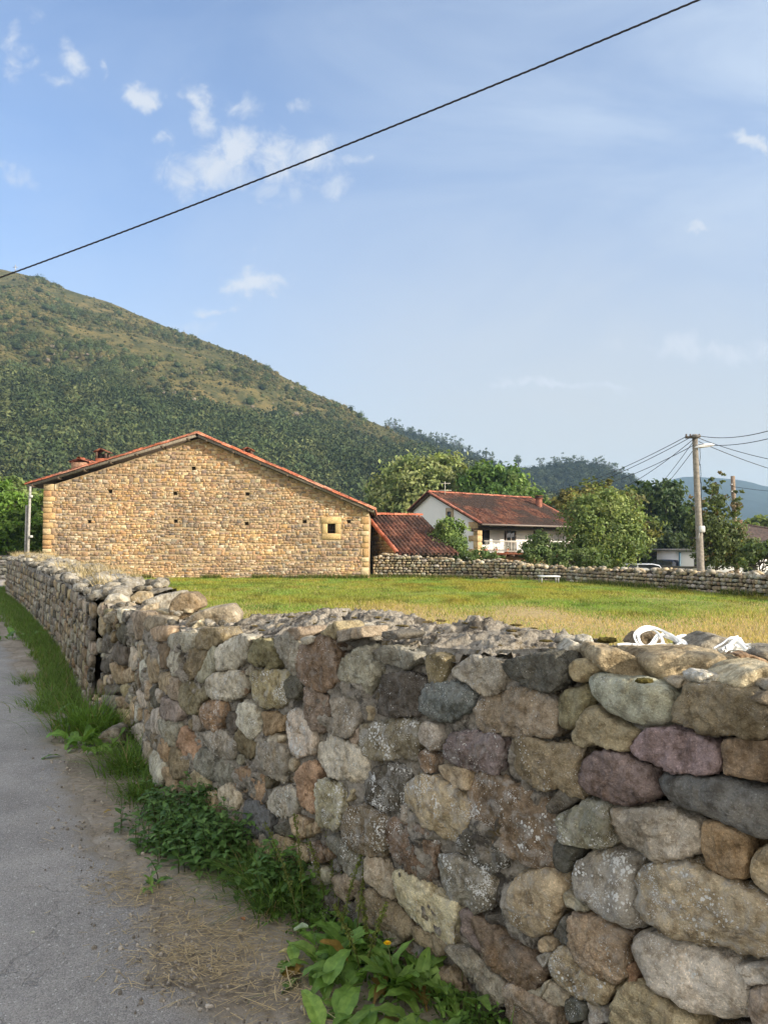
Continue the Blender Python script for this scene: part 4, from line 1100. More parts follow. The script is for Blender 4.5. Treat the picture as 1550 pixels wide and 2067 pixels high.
TOPS = [
 (A, [(115,250),(180,180),(250,210),(310,240),(305,320),(210,325),(120,310)], .12, .06, 'lgr', .1, "pale grey triangular stone on the wall top beside the end of the mortar", .14, 6),
 (A, [(300,275),(335,215),(480,235),(570,270),(600,310),(690,400),(700,435),(590,445),(440,400),(350,370),(318,330)], .14, .09, 'tan', .0, "angular tan block with a pinkish top on the wall, left of the big tan boulder", .10, 14),
 (A, [(610,300),(700,245),(900,235),(1100,235),(1200,260),(1215,340),(1240,400),(1180,465),(1000,475),(860,490),(780,470),(700,420),(650,360)], .16, .14, 'tan', .05, "big rounded tan boulder in the middle of the stacked wall top below the white straps", .20, 5),
 (A, [(520,245),(560,220),(650,230),(665,270),(610,310),(545,300)], .07, .05, 'tan', 0, "small round yellowish stone wedged between the pink topped block and the coil of straps", .22, 5),
 (A, [(940,235),(1050,170),(1140,135),(1200,150),(1270,170),(1275,220),(1200,250),(1100,255)], .12, .08, 'gry', .05, "pointed grey brown stone on the wall top, right of the coil of white strap", .42, 8),
 (A, [(575,200),(640,130),(720,118),(770,140),(800,210),(720,240),(620,235)], .10, .07, 'brn', 0, "brown stone lying behind the loop of white plastic strap", .50, 5),
 (A, [(1190,470),(1270,400),(1350,360),(1450,340),(1560,340),(1660,380),(1660,450),(1500,440),(1330,500),(1230,490)], .12, .08, 'pal', .05, "flat pale slab on the wall top at the right edge, above the large brown block", .10, 8),
 (A, [(1450,490),(1490,450),(1660,440),(1660,515),(1480,520)], .10, .06, 'gry', .1, "small grey stone under the flat pale slab at the right edge", .06, 7),
 (A, [(1385,570),(1450,530),(1560,515),(1660,530),(1660,660),(1540,650),(1440,600)], .10, .06, 'brp', .05, "brownish pink wedge stone on the right end of the large brown block", .02, 8),
 (A, [(1255,262),(1350,258),(1480,300),(1505,332),(1400,338),(1310,315)], .09, .06, 'ora', 0, "thin orange brown slab under the bundle of white straps at the right", .30, 9),
 (A, [(1235,305),(1290,280),(1340,310),(1400,348),(1300,372),(1245,345)], .08, .06, 'tan', 0, "small tan wedge stone leaning below the thin orange slab", .22, 7),
 (A, [(1410,232),(1650,225),(1650,310),(1500,318),(1400,275)], .12, .08, 'gry', .05, "grey stone behind the thin orange slab at the right edge", .42, 7),
 (A, [(985,425),(1050,388),(1170,398),(1205,440),(1160,468),(1020,468)], .06, .05, 'lgr', .6, "lump of dark speckled mortar resting on the front of the tan boulder", .04, 5),
 (A, [(860,465),(920,440),(995,440),(1005,482),(900,503)], .06, .04, 'pnk', .05, "small pinkish stone in the gap under the tan boulder", .05, 6),
 (A, [(130,182),(220,165),(340,170),(345,215),(200,225)], .10, .06, 'dgr', .05, "dark flat stone at the back of the wall top, behind the pale triangular stone", .52, 7),
 (G_, [(100,150),(150,82),(250,75),(320,120),(335,190),(200,200)], .14, .10, 'lgr', .8, "pale lichen covered stone on the wall top at the bend, behind the pinkish one", .40, 5),
 (G_, [(35,230),(60,160),(200,140),(340,170),(362,235),(290,285),(180,295),(85,305)], .16, .10, 'pnk', .1, "large pinkish tan stone on the wall top at the bend", .16, 6),
 (G_, [(100,285),(150,240),(280,230),(315,295),(215,325),(160,350),(110,335)], .12, .08, 'gry', .1, "grey wedge stone at the bend of the wall, below the pinkish tan stone", .03, 9),
 (G_, [(690,225),(720,130),(800,66),(900,66),(972,130),(984,195),(900,235),(790,312),(720,285)], .16, .14, 'brn', .1, "big brown mossy rock on the wall top, left of the orange stained stone", .34, 7),
 (G_, [(430,150),(600,85),(780,50),(830,62),(720,160),(690,250),(560,240)], .20, .10, 'gry', .4, "grey lichened slab leaning behind the big brown mossy rock", .52, 7),
 (G_, [(810,360),(900,250),(1040,200),(1230,168),(1305,265),(1285,340),(1150,380),(1000,385),(850,390)], .18, .12, 'pnk', .2, "large pale stone with an orange stain on the wall top, by the mossy rock", .30, 6),
 (G_, [(538,255),(580,208),(690,250),(772,310),(740,328),(640,295)], .10, .06, 'pal', .2, "long pale stone sticking out under the big brown mossy rock", .20, 9),
 (G_, [(395,240),(460,180),(565,158),(565,215),(500,262)], .12, .08, 'pnk', .05, "small pinkish stone between the pale long stone and the grey slab", .34, 6),
 (G_, [(875,375),(950,308),(1025,362),(1000,398),(890,416)], .08, .07, 'pal', .0, "small pale pointed stone in front of the orange stained stone", .16, 9),
 (G_, [(330,110),(400,60),(500,70),(520,140),(430,170),(350,160)], .14, .1, 'tan', .3, "low mossy tan stone on the wall top behind the bend", .55, 5),
]
for i, (tl, poly, bk, dp, col, li, lab, w, p) in enumerate(TOPS):
    loose(poly, bk, dp, col, li, lab, tile=tl, p=p, w=w, seed=300 + i, sub=5 if i in (1, 2, 16, 18, 20) else 4, facets=2 if p < 6 else 4, group=LO)
# the stone that fell at the foot of the wall
def fallen():
    P = np.array([(202, 1490), (215, 1472), (238, 1463), (250, 1468), (256, 1490), (254, 1520), (215, 1524)], float)
    Q = at(P[:, 0], P[:, 1], 6.35); o = Q.mean(0)
    V, T = stone(np.stack([Q[:, 0] - o[0], Q[:, 2] - o[2]], -1), .13, .13, p=11, sub=4, facets=4, seed=77)
    W = o + np.stack([V[:, 0], -V[:, 2], V[:, 1]], -1)
    ob = mesh_np("fallen_stone", W, [T], M['rock'], None, True, {'tint': np.tile(PAL['gry'] * .8, (len(W), 1)), 'extra': np.full(len(W), .15)})
    tag(ob, "square grey stone fallen on the verge at the foot of the wall's bend", "stone")
fallen()

# ------------------------------------------------------------------ walls of small stones
def block_stones(mb, place, s0, s1, ztop_f, z0, hrow=(.10, .2), lrow=(.14, .36), depth=.06, cols=(), seed=0, sub=0, gap=.012, keep=None, p=6, wavy=False, patch=None):
    """rows of stones; place(s, z, n) -> world. sub 0: chamfered blocks, >0: rounded stones"""
    rg = np.random.default_rng(seed); z = z0
    zmax = float(np.max(ztop_f(np.linspace(s0, s1, 400))))
    while z < zmax:
        h = rg.uniform(*hrow); s = s0 - rg.uniform(0, lrow[0]); rw = rg.uniform(0, 9)
        while s < s1:
            l = rg.uniform(*lrow); hh = h * rg.uniform(.8, 1.12); zc = z + h / 2 + rg.uniform(-.015, .015) + (.035 * math.sin(s * .9 + rw) + .02 * math.sin(s * 2.7 + rw * 2) if wavy else 0)
            if wavy and rg.uniform() < .06: hh *= 1.7; zc += h * .3
            c = s + l / 2
            if zc + hh * .35 < ztop_f(c) and s0 - .02 <= c <= s1 + .02 and (keep is None or keep(c, zc, l / 2, hh / 2)):
                col = cols[rg.choice(len(cols))] * rg.uniform(.78, 1.18) * (1 + rg.uniform(-.05, .05, 3))
                if patch is not None:
                    pv = fbm(np.array([[c * .45, zc * .6, patch]]), 3)[0]; col = col * (.90 + .35 * np.clip(pv, -.6, .4)); g_ = col.mean(); col = col + (g_ - col) * np.clip(.25 - .8 * pv, 0, .6) * rg.uniform(0, 1)
                if sub:
                    n = 7; a = np.linspace(0, 2 * math.pi, n, endpoint=False) + rg.uniform(-.3, .3, n)
                    q = np.stack([np.sign(np.cos(a)) * abs(np.cos(a)) ** .6 * l / 2, np.sign(np.sin(a)) * abs(np.sin(a)) ** .6 * hh / 2], -1) * rg.uniform(.88, 1.1, (n, 1))
                    V, T = stone(q, depth * rg.uniform(.7, 1.25), depth, p=p, sub=sub, facets=2, seed=rg.integers(1 << 30), amp=.006)
                    mb.add(place(c + V[:, 0], zc + V[:, 1], V[:, 2] + rg.uniform(-.015, .02)), tris=T, tint=col, x=rg.uniform(0, .5))
                else:
                    b = min(hh, l) * .17; L2, H2 = l / 2 - gap, hh / 2 - gap
                    j = lambda k: rg.uniform(-.18, .18, k) * hh * .8
                    cs = np.array([[-1, -1], [1, -1], [1, 1], [-1, 1]], float)
                    out = cs * (L2, H2) + np.stack([j(4), j(4) * .6], -1)
                    inn = out * (1 - np.array([b / L2, b / H2])) + np.stack([j(4), j(4)], -1) * .3
                    f = depth * rg.uniform(.45, 1.25)
                    S_ = np.concatenate([out[:, 0], out[:, 0], inn[:, 0], [inn[:, 0].mean() + j(1)[0]]]) + c
                    Z_ = np.concatenate([out[:, 1], out[:, 1], inn[:, 1], [inn[:, 1].mean()]]) + zc
                    N_ = np.concatenate([np.full(4, -.04), np.full(4, f * .35), np.full(4, f) + rg.uniform(-.008, .008, 4), [f * 1.2]])
                    Q = []; T = []
                    for k in range(4):
                        k2 = (k + 1) % 4
                        Q += [[k, k2, 4 + k2, 4 + k], [4 + k, 4 + k2, 8 + k2, 8 + k]]; T.append([8 + k, 8 + k2, 12])
                    mb.add(place(S_, Z_, N_), Q, T, tint=col)
            s += l
        z += h

WARM = [np.array(lin(c)) for c in ((200, 166, 122), (190, 152, 106), (212, 182, 138), (178, 142, 102), (196, 158, 108), (182, 150, 116), (210, 192, 158), (166, 140, 114), (194, 154, 102), (156, 136, 118), (206, 172, 126))]
FGREY = [PAL[k] * np.array((.86, .84, .80)) for k in ('gry', 'lgr', 'gry', 'brn', 'dgr', 'gry', 'tan')]
WARM = [c * .86 + c.mean() * .14 for c in WARM]
GREYS = [PAL[k] for k in ('gry', 'lgr', 'tan', 'brn', 'dgr', 'gry', 'pnk', 'oli', 'gry')]

# ---- the long wall beyond the bend
def build_far_wall():
    root = thing("stone_wall", "long narrow mortared stone wall with dry grass on top, running from the bend towards the barn", "stone wall", (-8.5, 19, 0))
    P = np.array([(205, 1216), (190, 1216), (150, 1187), (118, 1166), (100, 1162), (80, 1150), (60, 1141), (45, 1133), (32, 1131), (24, 1132)], float)
    h = FC.hit(P[:, 0], P[:, 1]); o = np.argsort(h[:, 0])
    zt = lambda s: np.interp(s, h[o, 0], h[o, 1]) + .03 * np.sin(np.asarray(s) * 3.1) * np.sin(np.asarray(s) * 1.3)
    place = lambda s, z, n: FC.pos(s, z, n)
    mb = MB()
    block_stones(mb, place, 0.0, 9.0, lambda s: zt(s) - .02, -.03, (.07, .17), (.09, .28), .030, FGREY, 5, sub=3, p=9)
    block_stones(mb, place, 9.0, FC.len, lambda s: zt(s) - .02, -.03, (.09, .2), (.12, .36), .035, FGREY, 6, sub=2, p=9)
    rg = np.random.default_rng(3)
    for k in range(420):
        s = rg.uniform(0, FC.len); w = rg.uniform(0, .75); a = rg.uniform(.04, .13)
        n = 7; an = np.linspace(0, 2 * math.pi, n, endpoint=False)
        q = np.stack([np.cos(an) * a * rg.uniform(1, 1.8), np.sin(an) * a], -1) * rg.uniform(.8, 1.2, (n, 1))
        V, T = stone(q, a * .5, a * .5, p=6, sub=2, facets=2, seed=5000 + k)
        tl, rl = rg.uniform(-.3, .3, 2)
        V = np.stack([V[:, 0], V[:, 1] - tl * V[:, 2], V[:, 2] + tl * V[:, 1] + rl * V[:, 0]], -1)
        mb.add(FC.pos(s + V[:, 0], zt(s) + .03 + .09 * math.sin(min(w, .5) / .5 * 1.57) + V[:, 2], -w + V[:, 1]), tris=T, tint=GREYS[rg.choice([0, 1, 0, 5, 4])] * rg.uniform(.8, 1.1), x=rg.uniform(.1, .7))
    mb.build("stonework", M['rock'], root)
    ss = np.arange(0, FC.len, .06); tv = np.linspace(0, 1, 60)
    Sg = np.repeat(ss[:, None], 60, 1); Zg = -.05 + (zt(ss)[:, None] + .05) * tv[None]
    N = -.002 + .04 * fbm(np.stack([Sg.ravel() * 5, Zg.ravel() * 7, 0 * Sg.ravel()], -1), 4).reshape(Sg.shape)
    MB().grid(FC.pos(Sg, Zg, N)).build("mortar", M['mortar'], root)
    ww = np.concatenate([np.linspace(.02, .8, 40), np.linspace(.82, .9, 8)])
    Sg = np.repeat(ss[:, None], len(ww), 1); Wg = np.repeat(ww[None], len(ss), 0)
    Zg = zt(ss)[:, None] + .10 * np.sin(np.clip(Wg / .5, 0, 1) * math.pi / 2) + .07 * fbm(np.stack([Sg.ravel() * 4, Wg.ravel() * 5, 0 * Sg.ravel()], -1), 5).reshape(Sg.shape)
    Zg = np.where(Wg > .81, Zg * np.clip(1 - (Wg - .81) / .09, 0, 1) - .05, Zg)
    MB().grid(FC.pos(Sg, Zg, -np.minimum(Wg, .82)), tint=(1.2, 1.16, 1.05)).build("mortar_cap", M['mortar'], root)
    ei, N = FC.len, 30                                     # closed end
    zz = np.linspace(-.05, 1, 12); nn = np.linspace(.0, -.82, 12)
    A_, B_ = np.meshgrid(nn, zz, indexing='ij')
    MB().grid(FC.pos(np.full(A_.shape, ei - .02), B_ * zt(ei), A_)).build("wall_end", M['mortar'], root)
    return zt
FAR_ZT = build_far_wall()

# ---- dry stone wall closing the field
def build_field_wall():
    root = thing("stone_wall", "low dry stone wall along the far side of the field, in front of the white house and the pole", "stone wall", (7.5, 36.5, 0))
    L = np.concatenate([[0], np.cumsum(np.hypot(*np.diff(FIELD_WALL, axis=0).T))])
    s_ = np.linspace(0, L[-1], 500); x = np.interp(s_, L, FIELD_WALL[:, 0]); y = np.interp(s_, L, FIELD_WALL[:, 1])
    k = np.ones(31) / 31
    x = np.convolve(np.pad(x, 15, mode='reflect', reflect_type='odd'), k, 'valid'); y = np.convolve(np.pad(y, 15, mode='reflect', reflect_type='odd'), k, 'valid')
    t = np.gradient(np.stack([x, y], -1), axis=0); t /= np.linalg.norm(t, axis=1, keepdims=True)
    nx, ny = t[:, 1], -t[:, 0]
    def place(s, z, n):
        s = np.asarray(s, float)
        return np.stack([np.interp(s, s_, x) + n * np.interp(s, s_, nx), np.interp(s, s_, y) + n * np.interp(s, s_, ny), z + 0 * s], -1)
    pts = np.array([(742, 1124), (790, 1119), (850, 1127), (905, 1128), (935, 1137), (965, 1133), (1000, 1131), (1040, 1138), (1100, 1146), (1150, 1148), (1250, 1150), (1330, 1153), (1413, 1156), (1480, 1158), (1550, 1160), (1700, 1170), (2200, 1190)], float)
    bear = x / np.maximum(y, .1); zs = []
    for px, py in pts:
        i = np.argmin(abs(bear - (px - CX) / F)); zs.append((s_[i], EYE - (py - 1105) / F * y[i]))
    zs = np.array(sorted(zs))
    zt = lambda s: np.interp(s, zs[:, 0], zs[:, 1]) + .05 * np.sin(np.asarray(s) * 4.3) * np.sin(np.asarray(s) * 1.7)
    mb = MB()
    cols = [PAL[k] for k in ('tan', 'tan', 'gry', 'lgr', 'oli', 'brn', 'tan', 'gry')]
    block_stones(mb, place, 0, L[-1] - .2, zt, -.05, (.09, .20), (.12, .34), .07, cols, 21, sub=2, p=8)
    rg = np.random.default_rng(4)
    for i in range(520):
        s = rg.uniform(0, L[-1] - .2); a = rg.uniform(.06, .13); n = 7; an = np.linspace(0, 2 * math.pi, n, endpoint=False)
        q = np.stack([np.cos(an) * a * rg.uniform(1, 1.5), np.sin(an) * a * .8], -1) * rg.uniform(.75, 1.2, (n, 1))
        V, T = stone(q, a, a, p=5, sub=2, facets=2, seed=7000 + i)
        mb.add(place(s + V[:, 0], zt(s) - .02 + rg.uniform(-.06, .08) + V[:, 1], V[:, 2] - rg.uniform(.0, .5)), tris=T, tint=cols[rg.choice(8)] * rg.uniform(.85, 1.2), x=rg.uniform(0, .4))
    mb.build("stonework", M['rock'], root)
    ss = np.linspace(0, L[-1], 260)
    prof = [(-.02, -.08), (-.05, .5), (-.06, .93), (-.12, .97), (-.45, .97), (-.5, .9), (-.52, -1.4)]
    P = np.stack([place(ss, np.where(b < -1, -1.4, np.where(b < 0, b, zt(ss) * b)), np.full(len(ss), a)) for a, b in prof], 1)
    MB().grid(P, tint=(.22, .20, .18)).build("wall_core", M['mortar'], root)
build_field_wall()

# ------------------------------------------------------------------ tiled roofs
TILES_ = [np.array(lin(c)) for c in ((168, 92, 64), (150, 82, 60), (182, 108, 76), (132, 76, 60), (160, 98, 76), (112, 72, 60))]
def roof_sheet(mb, O, U, L, lu, lv, pitch=.21, course=.38, amp=.045, seed=0, cols=TILES_, dark=.0, cells=6):
    """O corner at the ridge, U along the ridge, L down the slope (unit); real half round tiles in courses"""
    U, L = np.asarray(U, float), np.asarray(L, float); Nn = np.cross(U, L); Nn = Nn / np.linalg.norm(Nn)
    if Nn[2] < 0: Nn = -Nn
    nu = int(lu / pitch); nv = int(lv / course); rg = np.random.default_rng(seed)
    us = np.linspace(0, lu, nu * cells + 1)
    ph = (us / lu * nu) % 1.0
    wave = amp * np.abs(np.sin(np.pi * ph)) ** .7 * np.where((us / lu * nu).astype(int) % 2 == 0, 1, -.35) * 1.0
    wave = amp * np.sin(2 * np.pi * ph)
    for k in range(nv):
        v0, v1 = k * lv / nv, (k + 1) * lv / nv
        off = rg.uniform(-.012, .012, nu + 1)[np.minimum((us / lu * nu).astype(int), nu)]
        cid = np.minimum((us / lu * nu + .25).astype(int), nu)
        base = np.array([cols[c] for c in rg.choice(len(cols), nu + 1)]) * rg.uniform(.75, 1.2, (nu + 1, 1))
        if dark:
            p = np.stack([np.arange(nu + 1) * .14, np.full(nu + 1, k * .22), np.full(nu + 1, seed * 1.)], -1)
            d = smooth(-.25, .3, fbm(p, 3)) * dark
            base = base * (1 - d)[:, None] + np.array((.055, .043, .038)) * d[:, None]
        rows = []
        for v, lift in ((v0, .005), (v1 + .03, .032), (v1 + .032, .0)):
            rows.append(np.asarray(O)[None] + us[:, None] * U + (v + off * (lift > .01))[:, None] * L + (wave + lift)[:, None] * Nn)
        tint = np.repeat(base[cid][None], 3, 0)
        mb.grid(np.array(rows), tint=tint)

def ridge_caps(mb, a, b, r=.11, seg=.42, seed=0, flat=.9, cols=TILES_):
    a, b = np.asarray(a, float), np.asarray(b, float); d = b - a; n = max(1, int(np.linalg.norm(d) / seg)); rg = np.random.default_rng(seed)
    ax = d / np.linalg.norm(d); side = np.cross(ax, (0, 0, 1)); side /= np.linalg.norm(side); up = np.cross(side, ax)
    an = np.linspace(-.15, math.pi + .15, 9)
    for k in range(n):
        p0, p1 = a + d * (k / n), a + d * ((k + 1.12) / n)
        j = rg.uniform(-.012, .012, 2)
        rings = []
        for p, rr in ((p0, r * 1.06), (p1, r * .92)):
            rings.append(p + np.cos(an)[:, None] * side * rr + np.sin(an)[:, None] * up * rr * flat + side * j[0] + up * j[1])
        mb.grid(np.array(rings), tint=cols[rg.choice(len(cols))] * rg.uniform(.8, 1.2))

# ---- the barn
def build_barn():
    D = 39.4; k = D / F
    gx = lambda px: (px - CX) * k
    gzv = lambda py: EYE + (1105 - py) * k
    x0, x1 = gx(88), gx(744); yb = D; depth = 15.0
    zl, zr, xa, za = gzv(984), gzv(1032), gx(400), gzv(884)
    root = thing("stone_barn", "big barn with a blank gable of warm yellow stone and a low orange tiled roof", "barn", ((x0 + x1) / 2, yb + 6, 0))
    zt = lambda s: np.where(np.asarray(s) + x0 < xa, zl + (za - zl) * (np.asarray(s)) / (xa - x0), zr + (za - zr) * (x1 - x0 - np.asarray(s)) / (x1 - xa))
    holes = [(390, 945), (222, 992), (353, 996), (499, 997), (181, 1053), (355, 1052), (498, 1057), (615, 1053), (704, 1053)]
    H = [(gx(a) - x0, gzv(b)) for a, b in holes]
    wx, wz = gx(669) - x0, gzv(1067)
    def keep(c, z, l, h):
        for a, b in H:
            if abs(c - a) < .12 + l * .6 and abs(z - b) < .10 + h * .6: return False
        if abs(c - wx) < .50 + l * .7 and abs(z - wz) < .55 + h * .6: return False
        if c < .62: return False
        if c > x1 - x0 - .38: return False
        return True
    place = lambda s, z, n: np.stack([x0 + s, yb - n, z + 0 * s], -1)
    mb = MB(); W = x1 - x0
    block_stones(mb, place, .0, W, lambda s: zt(s) - .05, -.15, (.07, .175), (.09, .32), .036, WARM, 8, keep=keep, gap=.005, wavy=True, patch=1)
    # quoins at both corners
    rg = np.random.default_rng(2); z = -.15; q = 0
    QU = [np.array(lin(c)) for c in ((206, 184, 146), (214, 196, 160), (196, 162, 118), (200, 172, 128), (190, 150, 112))]
    while z < zl - .15:
        h = rg.uniform(.14, .36); l = rg.uniform(.46, .66) if q % 2 else rg.uniform(.28, .46); q += 1
        mb.box((x0 + l / 2 - .012, yb - .02 + .14, z + h / 2), (l, .34, h - .03), tint=QU[rg.choice(5)] * rg.uniform(.8, 1.02), bevel=.02); z += h
        w_ = max(.1, .64 - l); mb.box((x0 + l + w_ / 2, yb + .12, z - h / 2), (w_ - .02, .28, h - .04), tint=WARM[rg.choice(9)], bevel=.03)
    z = -.15; q = 0
    while z < zr - .15:
        h = rg.uniform(.25, .5); l = (.40 if q % 2 else .30); q += 1
        mb.box((x1 - l / 2 + .012, yb - .02 + .14, z + h / 2), (l, .34, h - .03), tint=QU[rg.choice(4)] * .9, bevel=.03); z += h
        if l < .35: mb.box((x1 - l - .05, yb + .12, z - h / 2), (.09, .28, h - .05), tint=WARM[rg.choice(9)], bevel=.02)
    mb.build("stonework", M['stone'], root)
    # wall body behind the stones, with pockets for the holes: thick slabs of mortar colour, right sides too
    mbw = MB(); mt = np.array((.46, .355, .23))
    xs = np.unique(np.concatenate([np.linspace(0, W, 60)] + [[a - .11, a + .11] for a, b in H] + [[wx - .2, wx + .2]]))
    zs = np.unique(np.concatenate([np.linspace(-.3, za, 40)] + [[b - .09, b + .09] for a, b in H] + [[wz - .24, wz + .24]]))
    for i in range(len(xs) - 1):
        for j in range(len(zs) - 1):
            cx, cz = (xs[i] + xs[i + 1]) / 2, (zs[j] + zs[j + 1]) / 2
            if any(abs(cx - a) < .11 and abs(cz - b) < .09 for a, b in H) or (abs(cx - wx) < .2 and abs(cz - wz) < .24): continue
            c4 = [(xs[i], zs[j]), (xs[i + 1], zs[j]), (xs[i + 1], zs[j + 1]), (xs[i], zs[j + 1])]
            V = [(x0 + a, yb + .0, min(b, float(zt(a)))) for a, b in c4]
            if max(v[2] for v in V) - min(v[2] for v in V) < 1e-4: continue
            mbw.add(V, [[0, 1, 2, 3]], tint=mt)
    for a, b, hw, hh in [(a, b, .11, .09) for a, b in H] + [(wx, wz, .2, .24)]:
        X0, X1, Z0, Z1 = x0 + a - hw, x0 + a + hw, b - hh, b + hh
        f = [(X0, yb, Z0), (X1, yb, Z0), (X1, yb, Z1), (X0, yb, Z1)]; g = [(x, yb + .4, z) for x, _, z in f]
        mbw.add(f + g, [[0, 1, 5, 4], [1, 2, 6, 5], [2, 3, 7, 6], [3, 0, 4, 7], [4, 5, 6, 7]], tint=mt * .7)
    for X, zz in ((x0, zl), (x1, zr)):
        mbw.add([(X, yb, -.3), (X, yb + depth, -.3), (X, yb + depth, zz), (X, yb, zz)], [[0, 1, 2, 3]], tint=mt * .9)
    mbw.add([(x0, yb + depth, -.3), (x1, yb + depth, -.3), (x1, yb + depth, zr), (xa, yb + depth, za), (x0, yb + depth, zl)], tris=[[0, 1, 2], [0, 2, 3], [0, 3, 4]], tint=mt)
    mbw.build("wall", M['stone'], root, False)
    # sandstone window with an iron grille in its opening
    mf = MB(); sc = np.array(lin((204, 178, 132)))
    for (dx, dz, w, h) in ((-.33, 0, .26, .50), (.34, 0, .28, .50), (0, .42, 1.02, .34), (0, -.40, .96, .30)):
        mf.box((x0 + wx + dx, yb + .06, wz + dz), (w, .24, h - .006), tint=sc * rg.uniform(.92, 1.06), bevel=.02)
    wf = mf.build("window_surround", M['stone'], root)
    mg = MB()
    mg.box((x0 + wx, yb + .20, wz), (.40, .02, .48), tint=(.02, .017, .015))
    for dx in (-.1, 0, .1): mg.box((x0 + wx + dx, yb + .10, wz), (.02, .02, .48), tint=(.09, .06, .045))
    for dz in (-.1, .08): mg.box((x0 + wx, yb + .122, wz + dz), (.40, .02, .02), tint=(.09, .06, .045))
    mg.build("window_grille", M['wood'], wf)
    # roof: two slopes, boards and rafters under, tile edge along the verge
    ov = .42
    eL = np.array((gx(58), yb - ov, gzv(977))); eR = np.array((gx(757), yb - ov, gzv(1028))); ap = np.array((xa, yb - ov, gzv(874)))
    mt_ = MB(); mv = MB(); mw = MB()
    ORG = [np.array(lin(c)) for c in ((178, 106, 78), (160, 96, 74), (186, 122, 94), (150, 94, 76), (178, 130, 108))]
    Uv = np.array((0, 1, 0.0))
    for e in (eL, eR):
        d = e - ap; l = np.linalg.norm(d); d /= l
        roof_sheet(mt_, ap, Uv, d, depth + .8, l, seed=3 if e is eL else 4, cols=ORG)
        nrm = np.cross(Uv, d); nrm *= np.sign(nrm[2])
        ridge_caps(mv, ap + nrm * .0 + (0, .08, 0), e + nrm * .0 + (0, .08, 0), .085, .46, 5, cols=ORG)
        ridge_caps(mv, ap - nrm * .045 + (0, .0, 0), e - nrm * .045 + (0, .0, 0), .055, .46, 6, cols=ORG)
        c = (ap + e) / 2
        mw.box(c - nrm * .14 + (0, .04, 0), (l, .05, .14), (d, Uv, nrm), tint=(.22, .19, .15))
        mw.box(c - nrm * .115 + Uv * (depth / 2 + .4), (l, depth + .6, .035), (d, Uv, nrm), tint=(.10, .075, .055))
        for t in np.linspace(.06, .97, 7):
            p = ap + (e - ap) * t
            mw.box(p - nrm * .20 + (0, .25, 0), (.12, .50, .13), (d, Uv, nrm), tint=(.12, .09, .065))
    tl = mt_.build("roof", M['tile'], root)
    mv.build("verge_tiles", M['tile'], tl); mw.build("roof_timber", M['wood'], tl)
    # dormer of the left slope and the two chimneys
    md = MB(); c = at(176, 941, 44)
    roof_sheet(md, c + (0, -1.2, .30), (0, 1, 0), (-.94, 0, -.34), 2.4, .55, seed=9, cols=ORG); roof_sheet(md, c + (0, -1.2, .30), (0, 1, 0), (.94, 0, -.34), 2.4, .55, seed=10, cols=ORG)
    ridge_caps(md, c + (0, -1.22, .33), c + (0, 1.2, .33), .1, .4, cols=ORG)
    md.box(c + (0, 0, -.35), (.85, 2.3, .9), tint=(.34, .20, .13))
    md.build("dormer", M['tile'], root)
    for px, py, s, brick in ((208, 928, 1.0, 1), (501, 921, .8, 0)):
        c = at(px, py, 43.5); mc = MB()
        w = .62 * s
        mc.box(c + (0, 0, -.7), (w, w, 1.5), tint=lin((176, 104, 76)) if brick else lin((150, 130, 112)))
        for sx in (-1, 1):
            for sy in (-1, 1): mc.box(c + (sx * w * .42, sy * w * .42, .22 * s), (.11, .11, .36), tint=(.12, .08, .06))
        mc.box(c + (0, 0, .18), (w * .72, w * .72, .26), tint=(.03, .025, .022))
        for sg in (-1, 1):
            mc.box(c + (sg * w * .33, 0, .50 * s), (w * .74, w * 1.35, .06), ((.9, 0, -sg * .42), (0, 1, 0), (sg * .42, 0, .9)), tint=lin((128, 84, 66)))
        mc.build("chimney", M['tile'], root)
build_barn()

